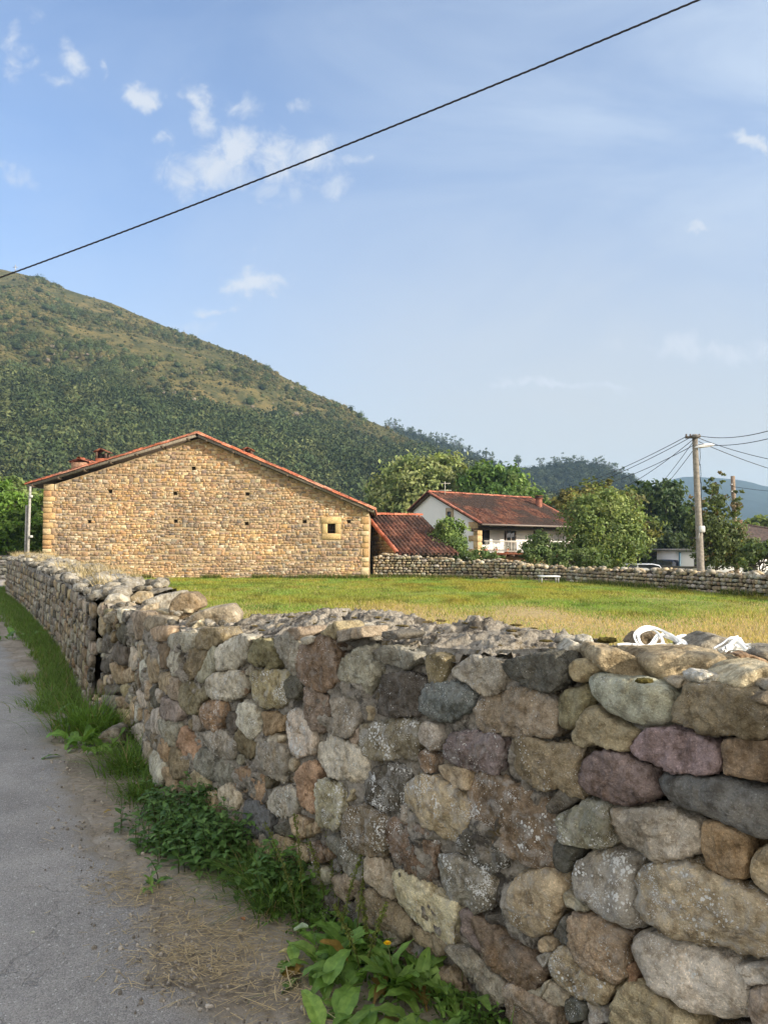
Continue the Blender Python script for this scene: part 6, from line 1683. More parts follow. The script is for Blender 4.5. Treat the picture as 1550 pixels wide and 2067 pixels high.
# ---- vehicles and small things in the village
def car(name, label, loc, ang, col, scale=1.0, van=False):
    root = thing(name, label, "van" if van else "car", tuple(loc))
    ca, sa = math.cos(ang), math.sin(ang); ax = np.array([[ca, sa, 0], [-sa, ca, 0], [0, 0, 1.0]])
    prof = [(-2.15, .35), (-2.2, .62), (-2.12, .88), (-1.85, .98), (-1.55, 1.42), (-1.15, 1.50), (.25, 1.50), (.55, 1.44), (1.10, 1.02), (1.95, .86), (2.15, .66), (2.15, .35)]
    if van: prof = [(-2.3, .4), (-2.35, .9), (-2.3, 1.7), (-2.2, 1.92), (1.0, 1.95), (1.3, 1.85), (1.75, 1.15), (2.25, .98), (2.35, .7), (2.35, .4)]
    prof = np.array(prof) * scale
    W = .88 * scale; ys = [-1, -.93, -.6, 0, .6, .93, 1]
    rows = []
    for y in ys:
        e = abs(y); inset = np.where(prof[:, 1] > .95 * scale, .80, 1.0)
        q = np.stack([prof[:, 0] * (1 - .03 * max(0, e - .9) * 10), y * W * inset, prof[:, 1] - .06 * scale * max(0, e - .85) * 6 * (prof[:, 1] > .9 * scale)], -1); rows.append(q)
    m = MB(); m.grid(np.array(rows), tint=col)
    for y in (0, -1):
        q = rows[y]; c = q.mean(0); V = np.vstack([q, c]); n = len(q); m.add(V, tris=[[i, (i + 1) % n, n] for i in range(n)], tint=col)
    def tr(o):
        me = o.data; co = np.empty(len(me.vertices) * 3, np.float32); me.vertices.foreach_get('co', co)
        co = co.reshape(-1, 3) @ ax + np.asarray(loc); me.vertices.foreach_set('co', co.astype(np.float32).ravel()); me.update()
    body = m.build("body", M['carpaint'], root); tr(body)
    s = scale
    panes = [[(-1.50, 1.36), (-1.16, 1.44), (-.3, 1.44), (-.3, 1.03), (-1.72, 1.03)], [(-.22, 1.44), (.28, 1.44), (.88, 1.05), (-.22, 1.03)]] if not van else [[(.2, 1.75), (1.05, 1.75), (1.5, 1.2), (.2, 1.2)]]
    for sd in (-1, 1):
        for p in panes:
            V = [(x * s, sd * (W * .80 + .02 + (1.5 - z) * .06), z * s) for x, z in p]
            g = MB(); g.add(V, tris=[[0, i, i + 1] for i in range(1, len(p) - 1)], tint=(.02, .02, .02)); tr(g.build("side_window", M['glass'], root))
    ws = [(.62, 1.42, 1.06, 1.04), (-1.58, 1.39, -1.83, 1.01)] if not van else [(1.33, 1.82, 1.74, 1.2)]
    for x0, z0, x1, z1 in ws:
        g = MB(); o = .03 * (1 if x0 > 0 else -1)
        g.add([(x0 * s + o, -.62 * s, z0 * s + .02), (x0 * s + o, .62 * s, z0 * s + .02), (x1 * s + o, .7 * s, z1 * s + .02), (x1 * s + o, -.7 * s, z1 * s + .02)], [[0, 1, 2, 3]], tint=(.02, .02, .02)); tr(g.build("windscreen" if x0 > 0 else "rear_window", M['glass'], root))
    for x in (-1.35 * s, 1.35 * s):
        for y in (-W, W):
            g = MB(); g.tube([(x, y - .1, .32 * s), (x, y + .1, .32 * s)], .32 * s, 18, tint=(.02, .02, .02)); w = g.build("wheel", M['paint'], root); tr(w)
            g = MB(); g.tube([(x, y * 1.0 + .105 * np.sign(y), .32 * s), (x, y + .115 * np.sign(y), .32 * s)], .2 * s, 14, tint=(.5, .5, .5)); tr(g.build("rim", M['paint'], w))
    for sd in (-1, 1):
        g = MB(); g.box((2.12 * s, sd * .62 * s, .68 * s), (.1, .34 * s, .14 * s), tint=(.7, .7, .7), bevel=.03); tr(g.build("headlight", M['plastic'], root))
        g = MB(); g.box((-2.16 * s, sd * .66 * s, .86 * s), (.1, .26 * s, .18 * s), tint=(.35, .03, .02), bevel=.03); tr(g.build("tail_light", M['paint'], root))
    return root
cz = EYE - (1137 - 1105) / F * 47.5 - 1.50
car("parked_car", "silver white car parked behind the field wall, only its roof and windows showing", at(1275, 1150, 47.5)[:2].tolist() + [cz], math.radians(168), (.62, .63, .65))
vz = EYE - (1129 - 1105) / F * 62 - 1.95
car("parked_van", "dark blue van parked in the shade before the white outbuilding", at(1348, 1140, 62)[:2].tolist() + [vz], math.radians(95), (.018, .026, .05), van=True)
def trough():
    c = at(1107, 1163, 33.5); root = thing("metal_trough", "flat white topped table standing in the grass before the field wall", "table", (c[0], c[1], 0))
    zt = c[2]
    MB().box((c[0], c[1], zt), (.85, .7, .05), tint=(.75, .76, .76), bevel=.01).build("top", M['paint'], root)
    for sx in (-1, 1):
        for sy in (-1, 1): MB().tube([(c[0] + sx * .36, c[1] + sy * .28, .0), (c[0] + sx * .36, c[1] + sy * .28, zt - .02)], .025, 6, tint=(.25, .24, .22)).build("leg", M['metal'], root)
    c2 = at(925, 1138, 39.6)
    o = MB().box(c2, (1.15, .6, .05), ((.98, -.2, 0), (.2, .98, 0), (0, 0, 1)), tint=(.62, .64, .66), bevel=.01).build("metal_sheet", M['paint']); tag(o, "pale metal sheet lying on the field wall before the white house's shrub", "sheet")
trough()
def cross():
    i = np.argmin(abs(1105 - (HZ[:, 69] - EYE) / HY[:, 69] * F - 0) * 0 + abs(CX + F * HX[:, 69] / HY[:, 69] - 22)); p = np.array((HX[i, 69], HY[i, 69], HZ[i, 69]))
    root = thing("summit_cross", "slender dark cross standing on the hill's summit", "cross", tuple(p))
    MB().tube([p, p + (0, 0, 5.6)], .28, 6, tint=(.1, .1, .1)).build("upright", M['metal'], root)
    MB().tube([p + (-1.7, 0, 3.9), p + (1.7, 0, 3.9)], .26, 6, tint=(.1, .1, .1)).build("crossbar", M['metal'], root)
cross()

# ------------------------------------------------------------------ far woods: a mass of crowns nobody could count
def crowns(name, C, rad, cols, seed, sub=2, squash=.85, amp=.42, mat='canopy'):
    rg = np.random.default_rng(seed); D, T = ico(sub); n = len(C); nv = len(D)
    variants = []
    for k in range(14):
        o = rg.uniform(0, 90, 3); variants.append(D * (1 + amp * fbm(D * 2.1 + o, 3) + .32 * vnoise(D * 6.5 + o))[:, None])
    vid = rg.integers(0, 14, n); ang = rg.uniform(0, 2 * math.pi, n); sc = np.asarray(rad)
    Vv = np.array(variants)[vid]
    ca, sa = np.cos(ang)[:, None], np.sin(ang)[:, None]
    x = Vv[:, :, 0] * ca - Vv[:, :, 1] * sa; y = Vv[:, :, 0] * sa + Vv[:, :, 1] * ca; z = Vv[:, :, 2] * (squash * rg.uniform(.85, 1.25, n))[:, None]
    V = np.stack([x, y, z], -1) * sc[:, None, None] + np.asarray(C)[:, None]
    tint = np.asarray(cols)[rg.integers(0, len(cols), n)] * rg.uniform(.72, 1.3, (n, 1))
    tv = np.repeat(tint[:, None], nv, 1) * (1 + .30 * rg.uniform(-1, 1, (n, nv, 1)))
    Tt = (T[None] + (np.arange(n) * nv)[:, None, None]).reshape(-1, 3)
    o = mesh_np(name, V.reshape(-1, 3), [Tt], M[mat], None, False, {'tint': tv.reshape(-1, 3)}); tag(o, kind='stuff'); return o

FOREST_C = [(.050, .068, .028), (.040, .058, .025), (.062, .076, .031), (.072, .082, .034), (.045, .062, .029)]
SCRUB_C = [(.062, .072, .028), (.054, .064, .026), (.090, .086, .036), (.076, .080, .033), (.112, .096, .042)]
def scatter(Hx, Hy, Hz, w, n, rg, tmax=69):
    w = np.asarray(w, float)[:, :tmax].copy(); p = (w / w.sum()).ravel()
    k = rg.choice(p.size, n, p=p); i, j = np.unravel_index(k, w.shape)
    i = np.minimum(i, Hx.shape[0] - 2); u, v = rg.uniform(0, 1, (2, n))
    f = lambda A_: (A_[i, j] * (1 - u) * (1 - v) + A_[i + 1, j] * u * (1 - v) + A_[i, j + 1] * (1 - u) * v + A_[i + 1, j + 1] * u * v)
    return np.stack([f(Hx), f(Hy), f(Hz)], -1), (i, j)
def leafy_wood(name, C, rad, cols, seed, k=95):
    """crowns of leaf sprays round a dark core"""
    rg = np.random.default_rng(seed); n = len(C); C = np.asarray(C); cols = np.asarray(cols)
    D, T = ico(1); nv = len(D)
    tint = cols[rg.integers(0, len(cols), n)] * rg.uniform(.62, 1.42, (n, 1)) * (1 + .45 * fbm(C / 34.0, 3))[:, None]
    V0 = C[:, None] + D[None] * (rad * .74)[:, None, None] * rg.uniform(.8, 1.1, (n, nv, 1)) * (1, 1, .9)
    T0 = (T[None] + (np.arange(n) * nv)[:, None, None]).reshape(-1, 3)
    d = rg.normal(size=(n, k, 3)); d[..., 2] = np.abs(d[..., 2]) * .9 - .25; d /= np.linalg.norm(d, axis=2, keepdims=True)
    lump = 1 + .28 * vnoise((d * 1.7 + rg.uniform(0, 90, (n, 1, 3))).reshape(-1, 3)).reshape(n, k, 1)
    P = (C[:, None] + d * rad[:, None, None] * lump * rg.uniform(.8, 1.08, (n, k, 1)) * (1, 1, .95)).reshape(-1, 3)
    mb = leaf_cards(P, np.repeat(rad * .145, k), np.repeat(tint, k, 0), rg, d.reshape(-1, 3), var=.3)
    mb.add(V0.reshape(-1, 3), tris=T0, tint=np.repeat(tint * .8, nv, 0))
    o = mb.build(name, M['canopy'], None, False); tag(o, kind='stuff'); return o
def build_woods():
    rg = np.random.default_rng(17)
    PXg = CX + F * HX / HY
    vis = (PXg > -160) & (PXg < 1180)
    area = np.abs(np.gradient(HX, axis=0)) * np.abs(np.gradient(HY, axis=1))
    P, _ = scatter(HX, HY, HZ, vis * HL ** 1.5 * area, 7500, rg)
    r = 2.0 + rg.gamma(2.0, .85, len(P)).clip(0, 3.4); P[:, 2] += r * .45
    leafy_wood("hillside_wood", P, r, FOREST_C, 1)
    cl = fbm(np.stack([HX.ravel() / 26, HY.ravel() / 26, 0 * HX.ravel()], -1), 4).reshape(HX.shape)
    cl2 = fbm(np.stack([HX.ravel() / 60 + 9, HY.ravel() / 60, 0 * HX.ravel()], -1), 3).reshape(HX.shape)
    w = vis * (1 - HL) * area * (smooth(.0, .35, cl) + .16) * (smooth(-.25, .25, cl2) + .2)
    # the dark thicket in the hollow and the bushes on the crest
    row = 1105 - (HZ - EYE) / HY * F
    w = w + vis * area * 4.0 * np.exp(-(((PXg - 215) / 45) ** 2 + ((row - 775) / 26) ** 2)) + vis * area * 2.5 * np.exp(-(((PXg - 110) / 40) ** 2 + ((row - 780) / 16) ** 2))
    w = w + vis * area * 2.2 * np.exp(-(((PXg - 420) / 60) ** 2)) * smooth(.93, .99, np.linspace(0, 69 / 69, HX.shape[1]))[None]
    Pt, _ = scatter(HX, HY, HZ, w ** 1.3 * smooth(1.0, .3, np.linspace(0, 1, HX.shape[1]))[None] + 1e-9, 800, rg, 70)
    rt = rg.uniform(1.4, 3.0, len(Pt)); Pt[:, 2] += rt * .6
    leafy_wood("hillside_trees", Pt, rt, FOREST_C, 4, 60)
    P, _ = scatter(HX, HY, HZ, w, 24000, rg, 70)
    r = rg.gamma(2.0, .34, len(P)).clip(.3, 2.8); P[:, 2] += r * .3
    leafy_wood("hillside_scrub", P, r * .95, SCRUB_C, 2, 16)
    X2, Y2, Z2, _l = H2
    a2 = np.abs(np.gradient(X2, axis=0)) * np.abs(np.gradient(Y2, axis=1))
    P, _ = scatter(X2, Y2, Z2, a2, 6500, rg, 67)
    r = rg.uniform(2.2, 4.2, len(P)); P[:, 2] += r * .7
    leafy_wood("ridge_wood", P, r, [(.030, .042, .022), (.036, .048, .025), (.042, .053, .027)], 3, 42)
    # pale rocks breaking through the turf
    mb = MB()
    for (px, py, sx, sy, n) in ((112, 708, 26, 12, 26), (188, 712, 18, 9, 16), (62, 752, 12, 8, 9), (140, 756, 14, 6, 8), (160, 778, 10, 8, 6), (270, 752, 16, 6, 6), (325, 790, 14, 7, 7), (540, 840, 12, 5, 6), (595, 835, 8, 4, 4), (690, 830, 10, 3, 4), (410, 845, 10, 8, 4), (380, 850, 8, 8, 4), (720, 872, 10, 6, 5), (500, 800, 120, 30, 14), (300, 740, 120, 40, 12)):
        for k in range(n):
            qx, qy = px + rg.normal(0, sx), py + rg.normal(0, sy)
            i = np.argmin(abs(PXg[:, 0] - qx)); j = np.argmin(abs(row[i, :70] - qy)); rr = rg.uniform(.25, 1.0)
            D, T = ico(2); V = D * (1 + .4 * fbm(D * 2 + rg.uniform(0, 50, 3), 3))[:, None] * rr * (1.2, 1, .9)
            mb.add(V + (HX[i, j] + rg.normal(0, 1.5), HY[i, j] + rg.normal(0, 2), HZ[i, j] + .2), tris=T, tint=np.array((.20, .172, .135)) * rg.uniform(.7, 1.2))
    o = mb.build("hillside_rocks", M['stone'], None, False); tag(o, kind='stuff')
build_woods()

# ------------------------------------------------------------------ single trees
def tree(name, label, d, base, lobes, n, leaf, cols, trunk=.16, group=None, seed=0, cat="tree", cl=(26, .42), limb=.45, deep=1.0, var=.3, trunk_col=(.10, .085, .065), gap=.2, zb=None):
    """base (px, py); lobes: (px, py, radius px) of the crown as it stands at distance d"""
    rg = np.random.default_rng(seed); k = d / F
    b = at(base[0], base[1], d)
    if zb is not None: b[2] = zb
    root = thing(name, label, cat, tuple(b), group)
    L = np.array([np.append(at(px, py, d), r * k) for px, py, r in lobes])
    L[:, 1] += rg.uniform(-.4, .4, len(L)) * L[:, 3] * deep
    nc = max(8, n // cl[0]); wv = L[:, 3] ** 2.4; li = rg.choice(len(L), nc, p=wv / wv.sum())
    dr = rg.normal(size=(nc, 3)); dr /= np.linalg.norm(dr, axis=1, keepdims=True)
    rad = rg.uniform(0.25, 1.0, nc) ** .45
    cc = L[li, :3] + dr * (rad * L[li, 3])[:, None]
    keep = fbm(cc / (L[:, 3].mean() * .55) + seed, 2) > -gap - .12
    cc, li, dr = cc[keep], li[keep], dr[keep]; nc = len(cc)
    ci = rg.integers(0, nc, n)
    cr = cl[1] * L[li, 3] * rg.uniform(.5, 1.1, nc)
    C = cc[ci] + rg.normal(size=(n, 3)) * (cr[ci] * .5)[:, None] * (1, 1, .75)
    zmin = b[2] + .15; C[:, 2] = np.maximum(C[:, 2], zmin)
    outw = C - L[li[ci], :3]; outw /= np.linalg.norm(outw, axis=1, keepdims=True) + 1e-9
    cols = np.asarray(cols, float) * 2.0; ccol = cols[rg.integers(0, len(cols), nc)] * rg.uniform(1 - var, 1 + var, (nc, 1))
    leaf_cards(C, leaf, ccol[ci], rg, outw).build("crown", M['leaf'], root)
    mb = MB(); top = L[:, :3].mean(0); top[2] = max(top[2], b[2] + .5)
    m = 7; t = np.linspace(0, 1, m)[:, None]; tp = b * (1 - t) + top * t; tp[1:-1] += rg.normal(0, trunk * .5, (m - 2, 3))
    tp[0, 2] -= .1
    mb.tube(tp, np.linspace(trunk, trunk * .45, m), 9, tint=trunk_col)
    for c in cc[rg.permutation(nc)[:min(nc, 34)]]:
        s = rg.uniform(.35, .95); p0 = b * (1 - s) + top * s; mid = p0 * .5 + c * .5 + rg.normal(0, .12, 3) * np.linalg.norm(c - p0) * .5 + (0, 0, .05)
        q = np.array([p0, p0 * .6 + mid * .4, mid, mid * .45 + c * .55, c]); mb.tube(q, np.linspace(trunk * limb, .012 + trunk * .05, 5), 5, tint=trunk_col, cap=False)
    mb.build("trunk", M['bark'], root)
    return root

def build_trees():
    BG = "trees behind the houses"
    tree("broad_tree", "tall pale green willow like tree behind the shed, with one pointed top", 88, (845, 1135), [(800, 985, 52), (850, 975, 62), (895, 955, 40), (890, 925, 16), (770, 1000, 40), (840, 1020, 70), (920, 990, 40), (815, 945, 28), (760, 1020, 35)], 10500, .30, [(.125, .15, .055), (.10, .13, .05), (.14, .155, .065)], .3, BG, 41, zb=-1.2)
    tree("broad_tree", "bright green rounded tree behind the right end of the white house's roof", 84, (1010, 1140), [(980, 985, 46), (1015, 985, 44), (945, 980, 26), (1050, 1010, 40), (1000, 1030, 60), (1085, 1020, 28), (960, 960, 22)], 9000, .28, [(.060, .10, .024), (.045, .085, .02), (.075, .11, .028)], .3, BG, 42, zb=-1.2)
    tree("broad_tree", "yellow green broad tree behind the big fruit tree", 72, (1210, 1145), [(1200, 1028, 54), (1245, 1022, 42), (1160, 1035, 38), (1150, 1008, 20), (1225, 992, 24), (1215, 1070, 70), (1290, 1070, 40), (1120, 1030, 26)], 9500, .26, [(.085, .085, .025), (.11, .10, .03), (.065, .08, .024)], .3, BG, 43, zb=-1.2)
    tree("broad_tree", "dark blue green tree with layered crown between the fruit tree and the pole", 80, (1325, 1145), [(1310, 1002, 33), (1290, 990, 18), (1345, 1010, 36), (1330, 1050, 48), (1370, 1050, 34), (1340, 1100, 50), (1390, 1090, 36), (1275, 1020, 28)], 8500, .27, [(.040, .062, .026), (.05, .072, .03), (.032, .055, .022)], .3, BG, 44, zb=-1.2)
    tree("fruit_tree", "large light green fruit tree in front of the right end of the white house", 46, (1205, 1146), [(1215, 1030, 46), (1180, 1045, 44), (1250, 1040, 44), (1285, 1060, 30), (1165, 1085, 42), (1225, 1085, 62), (1275, 1095, 40), (1200, 1005, 22), (1150, 1110, 26), (1240, 1000, 16), (1190, 1120, 40), (1260, 1120, 26)], 15000, .105, [(.115, .15, .05), (.085, .12, .04), (.14, .165, .06), (.065, .095, .032)], .13, None, 45, gap=.28, zb=-1.1)
    tree("shrub", "leafy green bush in front of the white house's gable", 45, (905, 1146), [(905, 1075, 30), (890, 1062, 16), (925, 1070, 18), (905, 1105, 38), (930, 1105, 24), (885, 1110, 22), (900, 1050, 12), (945, 1065, 8), (868, 1080, 8)], 7000, .085, [(.085, .125, .035), (.11, .15, .045), (.06, .095, .03)], .06, None, 46, "shrub", zb=-1.1)
    tree("shrub", "small leafy tree in front of the white house's balcony", 46, (1085, 1150), [(1088, 1095, 24), (1070, 1110, 18), (1108, 1108, 18), (1085, 1120, 26), (1092, 1078, 10), (1055, 1115, 10)], 4200, .085, [(.07, .10, .035), (.09, .115, .045), (.055, .085, .03)], .05, None, 47, "shrub", zb=-1.1)
    tree("shrub", "low spreading green bush on the wall beside the shed and the leafy bush", 44, (965, 1142), [(945, 1126, 18), (970, 1124, 18), (995, 1128, 15), (925, 1130, 14), (1010, 1132, 10)], 3000, .07, [(.075, .105, .035), (.055, .085, .028)], .03, None, 48, "shrub", zb=-1.0)
    tree("shrub", "tall grassy green bush under the fruit tree, behind the field wall", 43, (1170, 1150), [(1140, 1135, 20), (1165, 1125, 22), (1190, 1128, 20), (1125, 1125, 16), (1215, 1135, 16)], 3800, .08, [(.06, .09, .03), (.08, .105, .04)], .03, None, 49, "shrub", zb=-1.0)
    tree("slim_tree", "slim open tree with reddening leaves behind the tall pole", 36, (1440, 1155), [(1445, 975, 15), (1455, 955, 9), (1432, 990, 14), (1450, 1015, 20), (1420, 1030, 22), (1470, 1035, 18), (1405, 1060, 22), (1440, 1070, 36), (1480, 1075, 26), (1425, 1115, 30), (1470, 1115, 38), (1510, 1105, 20), (1400, 1095, 16), (1398, 1005, 10), (1490, 1000, 10), (1485, 1020, 12), (1460, 1090, 40), (1500, 1130, 24)], 10500, .085, [(.060, .080, .030), (.075, .09, .035), (.045, .062, .024), (.065, .085, .034), (.060, .08, .03), (.055, .075, .03), (.09, .07, .034)], .07, None, 50, cl=(18, .5), gap=.34, zb=-1.0)
    tree("shrub", "low dark green shrub at the right edge, behind the field wall", 34, (1530, 1160), [(1520, 1120, 22), (1545, 1112, 20), (1560, 1125, 24), (1500, 1135, 16)], 3000, .085, [(.05, .075, .026), (.07, .09, .03)], .04, None, 51, "shrub", zb=-1.0)
    tree("broad_tree", "pale green tree crown at the right edge beside the brown roof", 95, (1540, 1140), [(1530, 1062, 20), (1555, 1078, 28), (1510, 1060, 12)], 2200, .3, [(.11, .14, .045)], .2, BG, 52, zb=-1.2)
    tree("hedge_tree", "dense bright green tree at the far left behind the dark wall", 44, (15, 1140), [(10, 1010, 34), (35, 1030, 34), (-20, 1030, 40), (55, 1060, 30), (20, 1075, 46), (-15, 1085, 46), (60, 1095, 26), (0, 990, 20), (40, 1110, 30)], 12500, .115, [(.075, .13, .022), (.06, .11, .018), (.095, .145, .03)], .16, None, 53, zb=-.1)
    tree("hedge_tree", "darker green tree between the concrete post and the barn corner", 50, (85, 1140), [(78, 1020, 18), (82, 1060, 26), (70, 1095, 26), (90, 1000, 14), (85, 1110, 26)], 4500, .11, [(.06, .10, .02), (.075, .105, .026)], .1, None, 54, zb=-.1)
    tree("hedge_tree", "yellowish green tree behind the far left trees, before the wooded slope", 70, (20, 1140), [(20, 985, 30), (50, 995, 26), (-15, 985, 30), (85, 1010, 24), (30, 1030, 50)], 4000, .24, [(.085, .11, .035), (.07, .10, .03)], .2, None, 55, zb=-.3)
    # a screen of garden trees behind the yard, under the dark tree
    tree("broad_tree", "shaded dark tree low behind the parked van", 78, (1330, 1150), [(1300, 1110, 36), (1345, 1112, 34), (1385, 1118, 30), (1265, 1115, 30), (1240, 1120, 26)], 5000, .24, [(.035, .05, .022), (.045, .06, .026)], .2, BG, 56, zb=-1.2)
    # skyline trees of the wooded ridge
    rg = np.random.default_rng(5)
    G = "eucalyptus trees along the skyline of the wooded ridge"
    spots = [(782, 850, 22), (797, 846, 26), (812, 856, 18), (830, 860, 20), (848, 868, 18), (866, 872, 20), (880, 876, 22), (897, 876, 26), (915, 880, 30), (927, 886, 24), (945, 902, 20), (962, 908, 22), (980, 908, 24), (993, 914, 22), (1012, 930, 16), (1045, 921, 26), (1094, 924, 26), (1108, 936, 16), (1120, 918, 28), (1132, 918, 30), (1145, 924, 24), (1156, 922, 26), (1170, 922, 28), (1180, 926, 24), (1193, 934, 20), (1206, 922, 26), (1218, 928, 26), (1229, 932, 26), (1240, 936, 24), (1252, 944, 22), (1266, 952, 24), (1280, 958, 26), (1292, 972, 18), (1305, 974, 22)]
    X2, Y2, Z2, _l = H2
    P2 = CX + F * X2[:, 66] / Y2[:, 66]
    proto = []
    for i, (px, py, h) in enumerate(spots):
        k = np.argmin(abs(P2 - px)); d = Y2[k, 66]
        tall = i in (15,)
        lob = [(px, py + 1, h * .16), (px - h * .2, py + h * .22, h * .2), (px + h * .2, py + h * .16, h * .2), (px, py + h * .45, h * .28), (px - h * .15, py + h * .75, h * .3), (px + h * .2, py + h * .8, h * .3)] if not tall else [(px, py + 3, 7), (px + 1, py + 12, 3)]
        lob = [(a + rg.normal(0, h * .05), b_ + rg.normal(0, h * .06), r_) for a, b_, r_ in lob]
        tree("eucalyptus_tree", "slender dark tree on the skyline of the wooded ridge" if not tall else "lone thin tree with a bare stem on the dip of the wooded ridge's skyline", d, (px, py + h + 6), lob, 620, .5, [(.040, .056, .032), (.050, .065, .036)], .28, G if not tall else None, 600 + i, cl=(20, .6), gap=.4, zb=float(Z2[k, 66]) - 1)
build_trees()

# ------------------------------------------------------------------ grass
def blades(P, h, w, col, rg, lean=.5, bend=.6, seg=3, dirs=None):
    n = len(P); h = np.broadcast_to(h, (n,)); w = np.broadcast_to(w, (n,))
    a = rg.uniform(0, 2 * math.pi, n) if dirs is None else dirs
    ld = np.stack([np.cos(a), np.sin(a), 0 * a], -1); sd = np.stack([-np.sin(a), np.cos(a), 0 * a], -1)
    ln = lean * rg.uniform(.2, 1.0, n); bd = bend * rg.uniform(.2, 1.2, n)
    rows = []
    for k in range(seg + 1):
        t = k / seg
        c = P + ld * (h * (ln * t + bd * t * t))[:, None] + np.array((0, 0, 1.0)) * (h * (t - .45 * bd * t * t))[:, None]
        ww = (w * (1 - t ** 1.5) * .5 + w * .03)[:, None]
        rows += [c - sd * ww, c + sd * ww]
    V = np.stack(rows, 1).reshape(-1, 3); m = 2 * (seg + 1); i = np.arange(n)[:, None] * m
    Q = np.concatenate([i + [2 * k, 2 * k + 1, 2 * k + 3, 2 * k + 2] for k in range(seg)])
    col = np.asarray(col, float); col = np.broadcast_to(col, (n, 3))
    return V, Q, np.repeat(col, m, 0)

def build_grass():
    rg = np.random.default_rng(23)
    poly = field_region(); n = 640000
    # more blades where they show larger
    y = 3.0 + 37.0 * rg.uniform(0, 1, n) ** .85; b = rg.uniform(-.58, .95, n); x = b * y
    P = np.stack([x, y, 0 * x], -1); ok = inpoly(P, poly); P = P[ok]
    dr = dryness(P[:, 0], P[:, 1]); P = P[rg.uniform(size=len(P)) < np.interp(dr, [0, 1], [.85, .55])][:270000]
    dr = dryness(P[:, 0], P[:, 1]); d = P[:, 1]
    patch = fbm(np.stack([P[:, 0] * .9, P[:, 1] * .5, 0 * d], -1), 3)
    dark = 1 - .38 * smooth(.12, .4, fbm(np.stack([P[:, 0] * 1.7, P[:, 1] * 1.1, 0 * d + 3], -1), 3))
    isd = rg.uniform(size=len(P)) < np.clip(dr * 1.05, 0.06, .96)
    g = np.array((.29, .335, .074)) * rg.uniform(.6, 1.45, (len(P), 1)); g[:, 0] *= 1 + .5 * np.clip(patch, -.5, 1)
    s = np.array((.56, .45, .23)) * rg.uniform(.65, 1.25, (len(P), 1))
    col = np.where(isd[:, None], s, g * dark[:, None])
    h = rg.uniform(.05, .13, len(P)) * (1 + .6 * np.clip(patch, -.4, .8)) * np.where(isd, .75, 1.0)
    V, Q, T = blades(P + (0, 0, .01), h, .006 + .0006 * d, col, rg, .6, .6, 2)
    o = mesh_np("meadow_grass", V, [Q], M['blade'], None, False, {'tint': T}); tag(o, kind='stuff')
    # taller growth along the foot of the walls
    L = np.concatenate([[0], np.cumsum(np.hypot(*np.diff(FIELD_WALL, axis=0).T))])
    s_ = rg.uniform(0, L[-1] * .9, 9000); x = np.interp(s_, L, FIELD_WALL[:, 0]); y = np.interp(s_, L, FIELD_WALL[:, 1])
    P1 = np.stack([x - rg.gamma(1.5, .22, 9000) * .6 - .1, y - rg.gamma(1.5, .22, 9000) * .8 - .12, 0 * x], -1)
    P2 = np.stack([rg.uniform(-17, -.8, 9000), 39.2 - rg.gamma(1.5, .16, 9000), np.zeros(9000)], -1)
    P = np.vstack([P1, P2]); nz = fbm(np.stack([P[:, 0] * .8, P[:, 1] * .8, 0 * P[:, 0]], -1), 3)
    P = P[nz > -.15]; c = np.where(rg.uniform(size=(len(P), 1)) < .15, (.36, .29, .14), np.array((.10, .14, .032)) * rg.uniform(.6, 1.4, (len(P), 1)))
    V, Q, T = blades(P, rg.uniform(.12, .36, len(P)), .022, c, rg, .4, .5, 2)
    o = mesh_np("wall_foot_grass", V, [Q], M['blade'], None, False, {'tint': T}); tag(o, kind='stuff')
    # verge grass beside the long wall
    s_ = rg.uniform(0, FC.len - 1, 26000); off = rg.gamma(1.6, .16, 26000) * np.interp(s_, [0, 6, 14, 24], [.9, 1.0, 1.5, 2.0])
    P = FC.pos(s_, 0 * s_, off + .03); nz = fbm(P * 1.6, 3)
    lim = np.interp(s_, [0, 3, 6, 14, 24], [.42, .36, .40, .8, 1.2]) * (1 + .6 * nz); P = P[off < lim]
    c = np.array((.14, .225, .052)) * rg.uniform(.55, 1.45, (len(P), 1)); c = np.where(rg.uniform(size=(len(P), 1)) < .07, (.30, .25, .13), c)
    V, Q, T = blades(P, rg.uniform(.05, .19, len(P)), .009, c, rg, .5, .8, 3)
    o = mesh_np("verge_grass", V, [Q], M['blade'], None, False, {'tint': T}); tag(o, kind='stuff')
    # dry grass growing on the long wall's top
    s_ = rg.uniform(0.2, FC.len, 7000); w = rg.uniform(.15, .8, 7000); P = FC.pos(s_, 0 * s_, -w); P[:, 2] = FAR_ZT(s_) + .06
    nz = fbm(P * .8 + 3, 3); P = P[nz > .02]
    c = np.array((.50, .40, .22)) * rg.uniform(.6, 1.2, (len(P), 1))
    V, Q, T = blades(P, rg.uniform(.06, .34, len(P)), .008, c, rg, .8, .9, 3)
    o = mesh_np("dry_grass", V, [Q], M['straw'], None, False, {'tint': T}); tag(o, kind='stuff')
build_grass()

# ------------------------------------------------------------------ plants of the verge
def tuft(label, px, py, n, h, spread, col, seed, w=.006, name="grass_tuft", group=None, lean=.5, bend=1.1):
    rg = np.random.default_rng(seed); b = ground_at(px, py)
    P = b + np.stack([rg.normal(0, spread, n), rg.normal(0, spread, n), np.zeros(n)], -1)
    out = np.arctan2(P[:, 1] - b[1], P[:, 0] - b[0]) + rg.normal(0, .7, n)
    c = np.asarray(col) * rg.uniform(.75, 1.9, (n, 1)); c = np.where(rg.uniform(size=(n, 1)) < .05, (.34, .28, .14), c)
    V, Q, T = blades(P, h * rg.uniform(.5, 1.15, n), w, c, rg, lean, bend, 5, out)
    o = mesh_np(name, V, [Q], M['blade'], None, False, {'tint': T}); tag(o, label, "grass", group); return o

